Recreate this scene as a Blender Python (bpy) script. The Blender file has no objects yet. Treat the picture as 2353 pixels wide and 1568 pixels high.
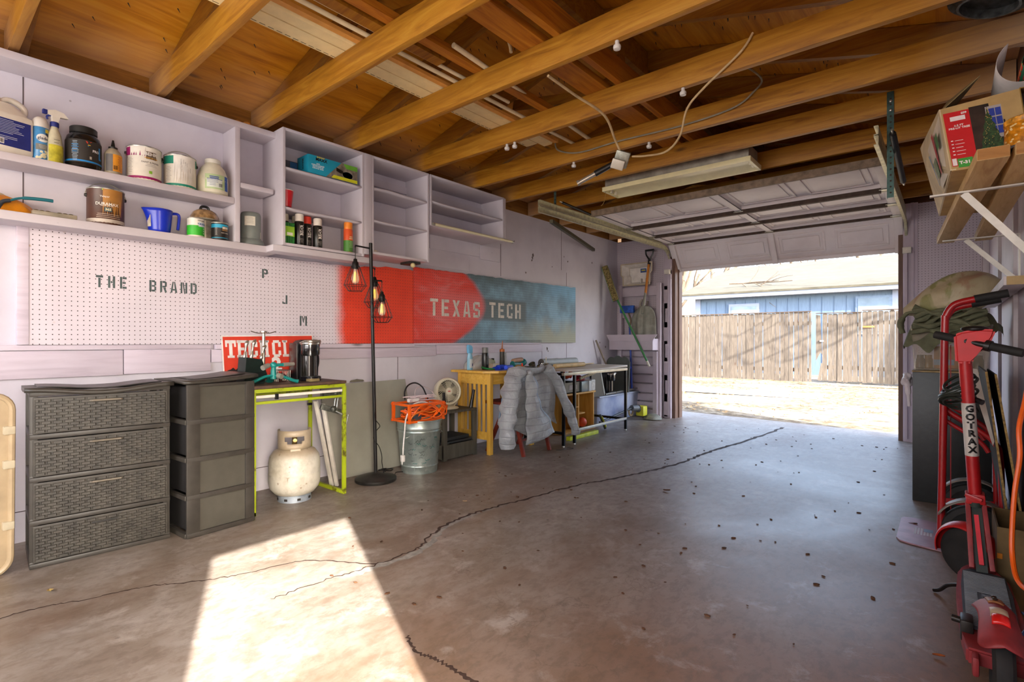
import bpy, bmesh, math, random
from mathutils import Vector as V, Matrix as Mx, Euler
from math import sin, cos, pi, radians as R, sqrt, atan, atan2

SC = bpy.context.scene
COL = SC.collection

# ------------------------------------------------------------ camera, sky, sun, exposure
cam_d = bpy.data.cameras.new('camera')
cam_d.sensor_width = 36.0
cam_d.lens = 1190.0 / 2353.0 * 36.0
cam_d.clip_start = 0.02
cam = bpy.data.objects.new('camera', cam_d)
cam.location = (3.59, 0.0, 1.02)
cam.rotation_euler = (R(90), 0, R(40.1))
COL.objects.link(cam)
SC.camera = cam

W = bpy.data.worlds.new('sky')
SC.world = W
W.use_nodes = True
wn = W.node_tree.nodes; wl = W.node_tree.links
sky = wn.new('ShaderNodeTexSky')
sky.sky_type = 'NISHITA'
sky.sun_disc = False
sky.sun_elevation = R(31.4)
sky.sun_rotation = R(114)
sky.air_density = 1.0; sky.dust_density = 2.5; sky.ozone_density = 1.0
hs = wn.new('ShaderNodeHueSaturation'); hs.inputs['Saturation'].default_value = 0.85
bgn = wn['Background']
wl.new(sky.outputs[0], hs.inputs['Color']); wl.new(hs.outputs[0], bgn.inputs[0])
bgn.inputs[1].default_value = 0.60

sun_d = bpy.data.lights.new('sun', 'SUN'); sun_d.energy = 10.0; sun_d.angle = R(0.6); sun_d.color = (1.0, 0.95, 0.88)
sun = bpy.data.objects.new('sun', sun_d)
SDIR = V((-0.9126, 0.4089, -0.6104)).normalized()      # direction the light travels
sun.rotation_euler = SDIR.to_track_quat('-Z', 'Y').to_euler()
sun.location = (20, -9, 14)
COL.objects.link(sun)

def area(name, loc, rot, sx, sy, en, col=(1, 1, 1)):
    l = bpy.data.lights.new(name, 'AREA'); l.shape = 'RECTANGLE'; l.size = sx; l.size_y = sy; l.energy = en; l.color = col
    o = bpy.data.objects.new(name, l); o.location = loc; o.rotation_euler = rot; COL.objects.link(o); return o
# added rear fill lamp, no known window; extra daylight at the open side door (both behind the camera)
area('rear_fill', (1.9, -1.96, 1.5), (R(104), 0, 0), 3.0, 1.6, 34, (1.0, 0.955, 0.93))
area('side_door_daylight', (4.1, -0.02, 1.1), (R(90), 0, R(90)), 0.72, 1.9, 6, (0.95, 0.97, 1.0))

SC.view_settings.view_transform = 'Standard'
SC.view_settings.look = 'None'
SC.view_settings.gamma = 1.0
SC.view_settings.exposure = 1.5
SC.view_settings.use_curve_mapping = False
SC.cycles.max_bounces = 10
SC.cycles.diffuse_bounces = 6
SC.cycles.use_denoising = True

# ------------------------------------------------------------ helpers
def C(h):
    h = h.lstrip('#'); v = [int(h[i:i + 2], 16) / 255 for i in (0, 2, 4)]
    return tuple(c / 12.92 if c <= .04045 else ((c + .055) / 1.055) ** 2.4 for c in v) + (1,)

MATS = {}
def newmat(name):
    m = bpy.data.materials.new(name); m.use_nodes = True
    return m, m.node_tree.nodes, m.node_tree.links, m.node_tree.nodes['Principled BSDF']

def ramp(n, l, fac, stops, interp='LINEAR'):
    r = n.new('ShaderNodeValToRGB'); r.color_ramp.interpolation = interp
    e = r.color_ramp.elements
    while len(e) < len(stops): e.new(0.5)
    for i, (p, c) in enumerate(stops): e[i].position = p; e[i].color = c
    l.new(fac, r.inputs[0]); return r.outputs[0]

def mixc(n, l, fac, a, b, mode='MIX'):
    m = n.new('ShaderNodeMix'); m.data_type = 'RGBA'; m.blend_type = mode
    for s, v in ((0, fac), (6, a), (7, b)):
        if hasattr(v, 'is_linked'): l.new(v, m.inputs[s])
        else: m.inputs[s].default_value = v
    return m.outputs[2]

def mth(n, l, op, *a, clamp=False):
    m = n.new('ShaderNodeMath'); m.operation = op; m.use_clamp = clamp
    for i, v in enumerate(a):
        if hasattr(v, 'is_linked'): l.new(v, m.inputs[i])
        else: m.inputs[i].default_value = v
    return m.outputs[0]

def noise(n, l, vec, scale, det=4, rough=.55, sc3=None, dist=0):
    if sc3:
        mp = n.new('ShaderNodeMapping'); mp.inputs['Scale'].default_value = sc3; l.new(vec, mp.inputs[0]); vec = mp.outputs[0]
    t = n.new('ShaderNodeTexNoise'); t.inputs['Scale'].default_value = scale; t.inputs['Detail'].default_value = det
    t.inputs['Roughness'].default_value = rough; t.inputs['Distortion'].default_value = dist
    l.new(vec, t.inputs[0]); return t.outputs[0]

def coords(n, kind='Object'):
    if kind == 'World': return n.new('ShaderNodeNewGeometry').outputs['Position']
    return n.new('ShaderNodeTexCoord').outputs[kind]

def bump(n, l, b, h, strength, dist=.01):
    bn = n.new('ShaderNodeBump'); bn.inputs['Strength'].default_value = strength; bn.inputs['Distance'].default_value = dist
    l.new(h, bn.inputs['Height']); l.new(bn.outputs[0], b.inputs['Normal'])

def M(col, rough=.5, metal=0., var=.06, scale=14, bmp=0., trans=0., alpha=1., emit=0., coat=0., name=None):
    key = (col, rough, metal, var, scale, bmp, trans, alpha, emit, coat)
    if key in MATS: return MATS[key]
    m, n, l, b = newmat(name or 'mat_' + col.strip('#'))
    c = C(col)
    tc = coords(n)
    f = noise(n, l, tc, scale, 5)
    d = tuple(max(0, x * (1 - var * 3)) for x in c[:3]) + (1,); u = tuple(min(1, x * (1 + var * 1.5)) for x in c[:3]) + (1,)
    l.new(ramp(n, l, f, [(.3, d), (.7, u)]), b.inputs['Base Color'])
    b.inputs['Roughness'].default_value = rough; b.inputs['Metallic'].default_value = metal
    if bmp: bump(n, l, b, f, bmp, .004)
    if trans: b.inputs['Transmission Weight'].default_value = trans; b.inputs['IOR'].default_value = 1.3
    if alpha < 1: b.inputs['Alpha'].default_value = alpha
    if coat: b.inputs['Coat Weight'].default_value = coat; b.inputs['Coat Roughness'].default_value = .15
    if emit: b.inputs['Emission Color'].default_value = c; b.inputs['Emission Strength'].default_value = emit
    MATS[key] = m; return m

def wood(name, c1, c2, c3, axis=0, kind='Object', sc=1., rough=.55, white=None, knots=True, bmp=.12):
    m, n, l, b = newmat(name)
    tc = coords(n, kind)
    s = [9., 9., 9.]; s[axis] = .8
    s = tuple(v * sc for v in s)
    g = noise(n, l, tc, 3.0, 7, .62, s, 1.2)
    f2 = noise(n, l, tc, .9, 3, .5, None, .4)
    col = ramp(n, l, g, [(.28, C(c1)), (.5, C(c2)), (.75, C(c3))])
    col = mixc(n, l, mth(n, l, 'MULTIPLY', f2, .55), col, C(c1))
    if knots:
        ks = [6., 6., 6.]; ks[axis] = 2.0
        mp = n.new('ShaderNodeMapping'); mp.inputs['Scale'].default_value = ks; l.new(tc, mp.inputs[0])
        vo = n.new('ShaderNodeTexVoronoi'); vo.inputs['Scale'].default_value = .8; l.new(mp.outputs[0], vo.inputs[0])
        kf = ramp(n, l, vo.outputs['Distance'], [(.035, (1, 1, 1, 1)), (.10, (0, 0, 0, 1))])
        col = mixc(n, l, mth(n, l, 'MULTIPLY', kf, .7), col, C('#3a1e08'))
    if white:
        col = white(n, l, col)
    l.new(col, b.inputs['Base Color']); b.inputs['Roughness'].default_value = rough
    bump(n, l, b, g, bmp, .004)
    return m

class MB:
    def __init__(s): s.bm = bmesh.new()
    def _add(s, vs, fs, mi=0):
        v = [s.bm.verts.new(p) for p in vs]
        for f in fs:
            try: nf = s.bm.faces.new([v[i] for i in f]); nf.material_index = mi
            except ValueError: pass
        return v
    def box(s, x0, x1, y0, y1, z0, z1, bev=0, mi=0, mat=None):
        b = bmesh.new()
        bmesh.ops.create_cube(b, size=1)
        bmesh.ops.scale(b, vec=(x1 - x0, y1 - y0, z1 - z0), verts=b.verts)
        bmesh.ops.translate(b, vec=((x0 + x1) / 2, (y0 + y1) / 2, (z0 + z1) / 2), verts=b.verts)
        if bev: bmesh.ops.bevel(b, geom=b.edges[:], offset=bev, segments=2, affect='EDGES', profile=.6)
        if mat is not None: bmesh.ops.transform(b, matrix=mat, verts=b.verts)
        s.merge(b, mi); return s
    def merge(s, b, mi=0):
        b.verts.index_update()
        m = {v: s.bm.verts.new(v.co) for v in b.verts}
        for f in b.faces:
            nf = s.bm.faces.new([m[v] for v in f.verts]); nf.material_index = mi
        b.free()
    def bar(s, p0, p1, w, h, up=(0, 0, 1), bev=0, mi=0):
        p0 = V(p0); p1 = V(p1); d = p1 - p0; L = d.length; d.normalize(); up = V(up)
        if abs(d.dot(up)) > .99: up = V((0, 1, 0)) if abs(d.y) < .9 else V((1, 0, 0))
        y = up.cross(d).normalized(); z = d.cross(y)
        mt = Mx(((d.x, y.x, z.x, p0.x), (d.y, y.y, z.y, p0.y), (d.z, y.z, z.z, p0.z), (0, 0, 0, 1)))
        return s.box(0, L, -w / 2, w / 2, -h / 2, h / 2, bev, mi, mt)
    def tube(s, pts, r, n=8, closed=False, mi=0, flat=1.):
        pts = [V(p) for p in pts]; N = len(pts); rings = []
        rr = r if hasattr(r, '__len__') else [r] * N
        pu = None
        for i, p in enumerate(pts):
            a = pts[(i - 1) % N] if (closed or i > 0) else p; c = pts[(i + 1) % N] if (closed or i < N - 1) else p
            t = (c - a)
            if t.length < 1e-9: t = V((0, 0, 1))
            t.normalize()
            if pu is None:
                pu = V((0, 0, 1)) if abs(t.z) < .9 else V((1, 0, 0))
            u = (pu - t * pu.dot(t))
            if u.length < 1e-6: u = t.orthogonal()
            u.normalize(); w = t.cross(u); pu = u
            rings.append([s.bm.verts.new(p + u * cos(2 * pi * k / n) * rr[i] * flat + w * sin(2 * pi * k / n) * rr[i]) for k in range(n)])
        for i in range(N if closed else N - 1):
            A = rings[i]; B = rings[(i + 1) % N]
            for k in range(n):
                try: f = s.bm.faces.new((A[k], A[(k + 1) % n], B[(k + 1) % n], B[k])); f.material_index = mi
                except ValueError: pass
        if not closed:
            for q in (rings[0][::-1], rings[-1]):
                try: s.bm.faces.new(q).material_index = mi
                except ValueError: pass
        return s
    def cyl(s, p0, p1, r0, r1=None, n=20, mi=0): return s.tube([p0, p1], [r0, r0 if r1 is None else r1], n, mi=mi)
    def lathe(s, prof, c=(0, 0, 0), n=28, mi=0, sx=1., sy=1., mat=None, a0=0, a1=2 * pi):
        full = abs(a1 - a0 - 2 * pi) < 1e-6; K = n if full else n + 1
        rings = []
        for r, z in prof:
            ring = []
            for k in range(K):
                a = a0 + (a1 - a0) * k / n
                p = V((r * cos(a) * sx, r * sin(a) * sy, z))
                if mat is not None: p = mat @ p
                ring.append(s.bm.verts.new(p + V(c)))
            rings.append(ring)
        for i in range(len(rings) - 1):
            for k in range(n):
                k2 = (k + 1) % K
                try: f = s.bm.faces.new((rings[i][k], rings[i][k2], rings[i + 1][k2], rings[i + 1][k])); f.material_index = mi
                except ValueError: pass
        if full:
            for q, r in ((rings[0][::-1], prof[0][0]), (rings[-1], prof[-1][0])):
                if r > 1e-4:
                    try: s.bm.faces.new(q).material_index = mi
                    except ValueError: pass
        return s
    def ball(s, c, r, sx=1, sy=1, sz=1, n=16, m=10, mat=None, mi=0):
        return s.lathe([(max(1e-5, r * sin(pi * i / m)), -r * cos(pi * i / m) * sz) for i in range(m + 1)], c, n, mi, sx, sy, mat)
    def prism(s, poly, mat, d, mi=0):
        """polygon in local xy, extruded d along local z, placed by mat"""
        a = [s.bm.verts.new(mat @ V((x, y, 0))) for x, y in poly]; b = [s.bm.verts.new(mat @ V((x, y, d))) for x, y in poly]
        n = len(poly)
        fs = [s.bm.faces.new(a[::-1]), s.bm.faces.new(b)]
        for i in range(n): fs.append(s.bm.faces.new((a[i], a[(i + 1) % n], b[(i + 1) % n], b[i])))
        for f in fs: f.material_index = mi
        return s
    def sheet(s, fn, nu, nv, mi=0, th=0, closeu=False):
        g = [[s.bm.verts.new(fn(i / nu, j / nv)) for j in range(nv + 1)] for i in range(nu + (0 if closeu else 1))]
        K = len(g)
        for i in range(nu):
            for j in range(nv):
                try: s.bm.faces.new((g[i][j], g[(i + 1) % K][j], g[(i + 1) % K][j + 1], g[i][j + 1])).material_index = mi
                except ValueError: pass
        return s

def tag(o, label=None, cat=None, group=None, kind=None):
    if label: o['label'] = label
    if cat: o['category'] = cat
    if group: o['group'] = group
    if kind: o['kind'] = kind
    return o

def thing(name, label, cat, loc=(0, 0, 0), rz=0, group=None):
    o = bpy.data.objects.new(name, None); o.empty_display_size = .05
    COL.objects.link(o); o.location = loc; o.rotation_euler = (0, 0, rz)
    return tag(o, label, cat, group)

def part(name, mb, m, parent=None, label=None, world=False, smooth=38, rec=True, solid=0, sub=0, kind=None):
    """link ONE mesh object; world=True means the geometry was written in world coordinates"""
    bm = mb.bm
    if rec: bmesh.ops.recalc_face_normals(bm, faces=bm.faces[:])
    me = bpy.data.meshes.new(name); off = V((0, 0, 0))
    if parent is None:
        xs = [v.co for v in bm.verts]
        off = V(((min(p.x for p in xs) + max(p.x for p in xs)) / 2, (min(p.y for p in xs) + max(p.y for p in xs)) / 2, min(p.z for p in xs)))
    elif world:
        q = parent
        while q is not None: off = off + q.location; q = q.parent
    if off.length > 0: bmesh.ops.translate(bm, vec=-off, verts=bm.verts)
    bm.to_mesh(me); bm.free()
    for x in (m if isinstance(m, (list, tuple)) else [m]): me.materials.append(x)
    if smooth:
        me.polygons.foreach_set('use_smooth', [True] * len(me.polygons)); me.set_sharp_from_angle(angle=R(smooth))
    o = bpy.data.objects.new(name, me); COL.objects.link(o)
    if parent is None: o.location = off
    else: o.parent = parent
    if solid:
        md = o.modifiers.new('s', 'SOLIDIFY'); md.thickness = solid; md.offset = 0
    if sub:
        md = o.modifiers.new('b', 'SUBSURF'); md.levels = sub; md.render_levels = sub
    if label: o['label'] = label
    if kind: o['kind'] = kind
    return o

def single(name, mb, m, label, cat, group=None, **k):
    return tag(part(name, mb, m, None, **k), label, cat, group)

def struct(name, mb, m, parent=None, **k):
    o = part(name, mb, m, parent, **k)
    if parent is None: o['kind'] = 'structure'
    return o

def copy_tree(o, parent=None):
    c = o.copy(); COL.objects.link(c); c.parent = parent
    for ch in list(o.children): copy_tree(ch, c)
    return c

def smooth_path(pts, k=6):
    """Catmull-Rom through the points"""
    P = [V(p) for p in pts]; out = []
    for i in range(len(P) - 1):
        a = P[max(i - 1, 0)]; b = P[i]; c = P[i + 1]; d = P[min(i + 2, len(P) - 1)]
        for j in range(k):
            t = j / k
            out.append(.5 * ((2 * b) + (c - a) * t + (2 * a - 5 * b + 4 * c - d) * t * t + (3 * b - 3 * c + d - a) * t ** 3))
    out.append(P[-1]); return out

def txt(s, size, mat4, ext=.0006, bold=0, xform=None, align='CENTER', space=1., mi=0, mb=None, wide=1.):
    """lettering as mesh: the default font, laid in the local xy plane of mat4"""
    cu = bpy.data.curves.new('t', 'FONT'); cu.body = s; cu.size = size; cu.align_x = align; cu.align_y = 'CENTER'
    cu.offset = bold; cu.extrude = ext; cu.space_character = space; cu.resolution_u = 2
    ob = bpy.data.objects.new('t', cu); COL.objects.link(ob)
    dg = bpy.context.evaluated_depsgraph_get(); dg.update()
    me = bpy.data.meshes.new_from_object(ob.evaluated_get(dg))
    b = bmesh.new(); b.from_mesh(me)
    bpy.data.objects.remove(ob); bpy.data.curves.remove(cu); bpy.data.meshes.remove(me)
    for v in b.verts:
        v.co.x *= wide
        if xform: v.co = xform(v.co)
        else: v.co = mat4 @ v.co
    mb = mb or MB(); mb.merge(b, mi); return mb

def frame(o, x, y):
    """matrix with origin o, x axis, y axis"""
    x = V(x).normalized(); y = V(y).normalized(); z = x.cross(y).normalized()
    return Mx(((x.x, y.x, z.x, o[0]), (x.y, y.y, z.y, o[1]), (x.z, y.z, z.z, o[2]), (0, 0, 0, 1)))
def face_x(x, y, z): return frame((x, y, z), (0, 1, 0), (0, 0, 1))     # lies on a plane facing +x
def face_ny(x, y, z): return frame((x, y, z), (1, 0, 0), (0, 0, 1))    # faces -y
def cylx(r, a0, z0):                                                   # wraps flat xy on a cylinder
    def f(p): a = a0 + p.x / r; q = r + p.z; return V((q * cos(a), q * sin(a), z0 + p.y))
    return f
def patch(mb, r, a0, a1, z0, z1, n=12, mi=0, th=.0006, r1=None, sx=1, sy=1):
    r1 = r if r1 is None else r1
    return mb.sheet(lambda u, v: V(((r + (r1 - r) * v + th) * cos(a0 + (a1 - a0) * u) * sx, (r + (r1 - r) * v + th) * sin(a0 + (a1 - a0) * u) * sy, z0 + (z1 - z0) * v)), n, 3, mi)

STENCIL = {
 'T': [[0, .82, .62, 1], [.21, 0, .41, .79]], 'H': [[0, 0, .2, 1], [.42, 0, .62, 1], [.23, .42, .39, .58]],
 'E': [[0, 0, .2, 1], [.23, .82, .6, 1], [.23, .42, .52, .58], [.23, 0, .6, .18]],
 'B': [[0, 0, .2, 1], [.23, .83, .52, 1], [.23, .43, .52, .57], [.23, 0, .52, .17], [.46, .55, .63, .9], [.46, .1, .63, .45]],
 'R': [[0, 0, .2, 1], [.23, .83, .52, 1], [.23, .42, .52, .57], [.46, .5, .63, .92], [(.3, .4), (.48, .4), (.66, 0), (.46, 0)]],
 'A': [[(0, 0), (.18, 0), (.31, 1), (.2, 1)], [(.34, 1), (.45, 1), (.66, 0), (.46, 0)], [.22, .2, .42, .34]],
 'N': [[0, 0, .17, 1], [.48, 0, .65, 1], [(.19, 1), (.31, 1), (.46, 0), (.34, 0)]],
 'D': [[0, 0, .2, 1], [.23, .83, .52, 1], [.23, 0, .52, .17], [.45, .1, .63, .9]],
 'X': [[(0, 1), (.21, 1), (.63, 0), (.42, 0)], [(.42, 1), (.62, 1), (.42, .62), (.32, .78)], [(0, 0), (.2, 0), (.29, .22), (.2, .42)]],
 'S': [[.1, .83, .6, 1], [0, .5, .18, .92], [.12, .42, .5, .58], [.44, .08, .62, .5], [0, 0, .52, .17], [0, .19, .17, .3], [.44, .7, .62, .81]],
 'C': [[0, .08, .2, .92], [.12, .84, .58, 1], [.12, 0, .58, .16], [.43, .64, .6, .82], [.43, .18, .6, .36]],
 'P': [[0, 0, .2, 1], [.23, .83, .5, 1], [.23, .42, .5, .58], [.44, .46, .62, .94]],
 'J': [[.38, 0, .58, 1], [.14, 0, .35, .17], [0, .03, .14, .28]],
 'M': [[0, 0, .18, 1], [.6, 0, .78, 1], [(.2, 1), (.31, 1), (.47, .35), (.35, .35)], [(.47, 1), (.58, 1), (.47, .5), (.41, .62)]]}
def stencil(s, h, mat, th=.0008, gap=.2, wscale=1.):
    mb = MB(); x = 0
    for ch in s:
        if ch == ' ': x += .52 * h * wscale; continue
        for q in STENCIL[ch]:
            if isinstance(q[0], tuple): poly = q
            else: poly = [(q[0], q[1]), (q[2], q[1]), (q[2], q[3]), (q[0], q[3])]
            mb.prism([(x + a * h * wscale, b * h) for a, b in poly], mat, th)
        x += ((.78 if ch == 'M' else .63) + gap) * h * wscale
    return mb
random.seed(7)
# ------------------------------------------------------------ materials of the place
WW, LEN = 3.88, 6.6            # inner width and the inner face of the front wall
YB = -2.0                      # rear wall, its opening added to let light in
HJ = 2.42                      # underside of the joists
SL = .27                       # roof slope

def paint_mat(name, base, stain, spots=True):
    m, n, l, b = newmat(name)
    p = coords(n, 'World')
    f = noise(n, l, p, 1.6, 6, .6)
    col = ramp(n, l, f, [(.3, C(stain)), (.55, C(base)), (.8, C(base))])
    if spots:
        vo = n.new('ShaderNodeTexVoronoi'); vo.inputs['Scale'].default_value = 5.; l.new(p, vo.inputs[0])
        k = ramp(n, l, vo.outputs['Distance'], [(.012, (1, 1, 1, 1)), (.035, (0, 0, 0, 1))])
        f3 = noise(n, l, p, 22, 3)
        k = mth(n, l, 'MULTIPLY', k, f3)
        col = mixc(n, l, k, col, C('#5b5150'))
    l.new(col, b.inputs['Base Color']); b.inputs['Roughness'].default_value = .6
    bump(n, l, b, noise(n, l, p, 30, 5), .12, .004)
    return m
m_wall = paint_mat('lavender_white_paint', '#cfcad3', '#c0bac5')
m_lav = paint_mat('lavender_paint', '#c4b8c3', '#b1a5b0')
m_shelf = paint_mat('shelf_paint', '#ccc6cd', '#bdb6bd')

def floor_mat():
    m, n, l, b = newmat('worn_concrete')
    p = coords(n, 'World')
    a = noise(n, l, p, .8, 8, .62, None, .6)
    c = noise(n, l, p, 4.5, 8, .66, (1, .8, 1), .5)
    col = ramp(n, l, a, [(.3, C('#655849')), (.48, C('#82766a')), (.66, C('#989088'))])
    col = mixc(n, l, ramp(n, l, c, [(.42, (0, 0, 0, 1)), (.68, (.6, .6, .6, 1))]), col, C('#a39b94'))
    # reddish dirt trodden in near the scooter side
    sx = n.new('ShaderNodeSeparateXYZ'); l.new(p, sx.inputs[0])
    d = mth(n, l, 'MULTIPLY', mth(n, l, 'SUBTRACT', sx.outputs[0], 1.9), .55, clamp=True)
    e = mth(n, l, 'MULTIPLY', mth(n, l, 'SUBTRACT', 4.6, sx.outputs[1]), .3, clamp=True)
    dm = mth(n, l, 'MULTIPLY', mth(n, l, 'MULTIPLY', d, e), mth(n, l, 'ADD', noise(n, l, p, 1.7, 6, .6), .15))
    col = mixc(n, l, mth(n, l, 'MULTIPLY', dm, 1.7, clamp=True), col, C('#7d5430'))
    fine = noise(n, l, p, 26, 9, .72, (1, .55, 1), .3)
    col = mixc(n, l, ramp(n, l, fine, [(.40, (.4, .4, .4, 1)), (.54, (0, 0, 0, 1))]), col, C('#5a4b3e'))
    fine2 = noise(n, l, p, 5, 10, .72, (1, .9, 1), .3)
    col = mixc(n, l, ramp(n, l, fine2, [(.55, (0, 0, 0, 1)), (.66, (.5, .5, .5, 1))]), col, C('#b1a8a0'))
    # red mud rubbed along the left wall
    g = ramp(n, l, noise(n, l, p, 1.1, 5, .6, (1.4, .5, 1)), [(.5, (0, 0, 0, 1)), (.68, (.6, .6, .6, 1))])
    col = mixc(n, l, g, col, C('#6b4e36'))
    # dark oil drips
    vo = n.new('ShaderNodeTexVoronoi'); vo.inputs['Scale'].default_value = 7.; l.new(p, vo.inputs[0])
    k = ramp(n, l, vo.outputs['Distance'], [(.03, (1, 1, 1, 1)), (.07, (0, 0, 0, 1))])
    k = mth(n, l, 'MULTIPLY', k, ramp(n, l, noise(n, l, p, 2.3, 2), [(.52, (0, 0, 0, 1)), (.6, (1, 1, 1, 1))]))
    col = mixc(n, l, mth(n, l, 'MULTIPLY', k, .8), col, C('#2f2a2c'))
    # fine hairline cracks
    v2 = n.new('ShaderNodeTexVoronoi'); v2.feature = 'DISTANCE_TO_EDGE'; v2.inputs['Scale'].default_value = 1.7
    nz = n.new('ShaderNodeTexNoise'); nz.inputs['Scale'].default_value = 2.5; nz.inputs['Detail'].default_value = 6; l.new(p, nz.inputs[0])
    ad = n.new('ShaderNodeVectorMath'); ad.operation = 'ADD'; l.new(p, ad.inputs[0]); l.new(nz.outputs['Color'], ad.inputs[1]); l.new(ad.outputs[0], v2.inputs[0])
    hc = ramp(n, l, v2.outputs['Distance'], [(.0, (1, 1, 1, 1)), (.006, (0, 0, 0, 1))])
    hc = mth(n, l, 'MULTIPLY', hc, ramp(n, l, noise(n, l, p, .9, 2), [(.5, (0, 0, 0, 1)), (.58, (.55, .55, .55, 1))]))
    col = mixc(n, l, hc, col, C('#5a4a3c'))
    l.new(col, b.inputs['Base Color'])
    l.new(ramp(n, l, a, [(.3, (.34, .34, .34, 1)), (.7, (.52, .52, .52, 1))]), b.inputs['Roughness'])
    bump(n, l, b, c, .1, .004)
    return m
m_floor = floor_mat()

def eave_white(n, l, col):       # white paint overspray that reached the timber next to the walls
    p = coords(n, 'World'); sx = n.new('ShaderNodeSeparateXYZ'); l.new(p, sx.inputs[0])
    ns = mth(n, l, 'MULTIPLY', noise(n, l, p, 2.2, 3), .5)
    a = mth(n, l, 'SUBTRACT', .62, mth(n, l, 'ADD', sx.outputs[0], ns))
    a = mth(n, l, 'MULTIPLY', a, 2.2, clamp=True)
    r = mth(n, l, 'SUBTRACT', mth(n, l, 'SUBTRACT', sx.outputs[0], 3.3), mth(n, l, 'MULTIPLY', ns, .6))
    r = mth(n, l, 'MULTIPLY', r, 2.2, clamp=True)
    return mixc(n, l, mth(n, l, 'MULTIPLY', mth(n, l, 'MAXIMUM', a, r), .42), col, C('#bfae9f'))
m_joist = wood('joist_timber', '#85520a', '#b27a18', '#cc9a32', 0, 'World', white=eave_white)
m_rafter = wood('rafter_timber', '#6f3f05', '#97620c', '#b37f1c', 0, 'World', white=eave_white)
m_ply = wood('plywood_sheathing', '#a8660a', '#d8921a', '#ecb03a', 1, 'World', sc=.55, white=eave_white, rough=.5)
m_long = wood('strongback_timber', '#85480a', '#b06c12', '#c88a26', 1, 'World')
m_dark = wood('dark_timber', '#3e210b', '#5a3313', '#74461c', 0, 'World')  # darker brown timber for the front wall and right plate

m_plate = wood('plate_timber', '#6b430f', '#8a5a1a', '#a67228', 1, 'World')
def box_obj(x0, x1, y0, y1, z0, z1, bev=0): return MB().box(x0, x1, y0, y1, z0, z1, bev)

# ------------------------------------------------------------ shell
fl = MB().prism([(-.1, YB), (WW + .1, YB), (WW + .1, 6.99), (.8, 7.33), (-.1, 7.42)], Mx.Translation((0, 0, -.12)), .12)
floor = struct('floor', fl, m_floor, smooth=0)

struct('wall_left', box_obj(-.12, 0, YB, LEN + .16, 0, HJ), m_wall)
b = MB()
b.box(WW, WW + .1, YB, -.40, 0, HJ); b.box(WW, WW + .1, .35, LEN + .16, 0, HJ); b.box(WW, WW + .1, -.40, .35, 2.03, HJ)
m_rw = paint_mat('grey_lavender_panel', '#c3b6bf', '#a99da8')
struct('wall_right', b, m_rw)
b = MB()
b.box(0, .80, LEN, LEN + .16, 0, HJ); b.box(3.24, WW, LEN, LEN + .16, 0, HJ); b.box(.80, 3.24, LEN, LEN + .16, 2.37, HJ)
# gable above the plate
b.prism([(-.1, 0), (WW + .1, 0), (WW / 2, SL * (WW / 2 + .1))], frame((0, LEN + .16, HJ + .14), (1, 0, 0), (0, 0, 1)), .04)
b.box(0, WW, LEN + .1, LEN + .15, HJ, HJ + .14)
struct('wall_front', b, m_dark)
# lavender lining of the two piers beside the door
def peg_mat(name, painter, org=(0, 0), rr=.0034, axes=(1, 2)):
    m, n, l, bs = newmat(name)
    p = coords(n, 'World'); sx = n.new('ShaderNodeSeparateXYZ'); l.new(p, sx.inputs[0])
    col = painter(n, l, p, sx)
    a = mth(n, l, 'SUBTRACT', mth(n, l, 'FRACT', mth(n, l, 'DIVIDE', mth(n, l, 'SUBTRACT', sx.outputs[axes[0]], org[0]), .0254)), .5)
    c = mth(n, l, 'SUBTRACT', mth(n, l, 'FRACT', mth(n, l, 'DIVIDE', mth(n, l, 'SUBTRACT', sx.outputs[axes[1]], org[1]), .0254)), .5)
    d = mth(n, l, 'SQRT', mth(n, l, 'ADD', mth(n, l, 'MULTIPLY', a, a), mth(n, l, 'MULTIPLY', c, c)))
    h = mth(n, l, 'LESS_THAN', d, rr / .0254)
    col = mixc(n, l, h, col, C('#3a302c'))
    l.new(col, bs.inputs['Base Color']); bs.inputs['Roughness'].default_value = .55
    return m
def pm_lav(n, l, p, sx):
    return ramp(n, l, noise(n, l, p, 1.5, 5), [(.3, C('#b3a8b1')), (.6, C('#c3b8c1'))])
m_peglav = peg_mat('lavender_pegboard', pm_lav, rr=.003, axes=(0, 2))
t = MB().box(.0, .70, 6.585, 6.6, .0, 2.41); struct('trim_1', t, m_peglav)
t = MB().box(3.36, WW, 6.585, 6.6, .0, 2.40); struct('trim_2', t, m_peglav)
# door jambs and casings
m_jamb = wood('jamb_wood', '#4e3326', '#6f5140', '#8d6f60', 2, 'World', knots=False)
t = MB().box(.80, .84, 6.60, 6.80, 0, 2.36); t.box(.84, .855, 6.70, 6.80, 0, 2.36); struct('trim_3', t, m_jamb)
t = MB().box(3.20, 3.24, 6.60, 6.80, 0, 2.36); struct('trim_4', t, m_jamb)
t = MB().box(.70, .78, 6.565, 6.60, 0, 2.41, .004); t.box(.785, .80, 6.55, 6.6, 0, 2.1); struct('trim_5', t, m_lav)
t = MB().box(3.24, 3.36, 6.575, 6.60, 0, 2.41, .004); t.box(3.30, 3.33, 6.56, 6.58, 0, 2.41, .004); struct('trim_6', t, m_lav)
for i, (z0, z1) in enumerate([(.1, .22), (.3, .42), (.45, .62), (.7, .86), (.92, 1.1), (1.18, 1.35), (1.62, 1.8)]):
    pass
t = MB().box(.80, 3.24, 6.56, 6.60, 2.37, 2.42); struct('trim_7', t, m_jamb)

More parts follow.
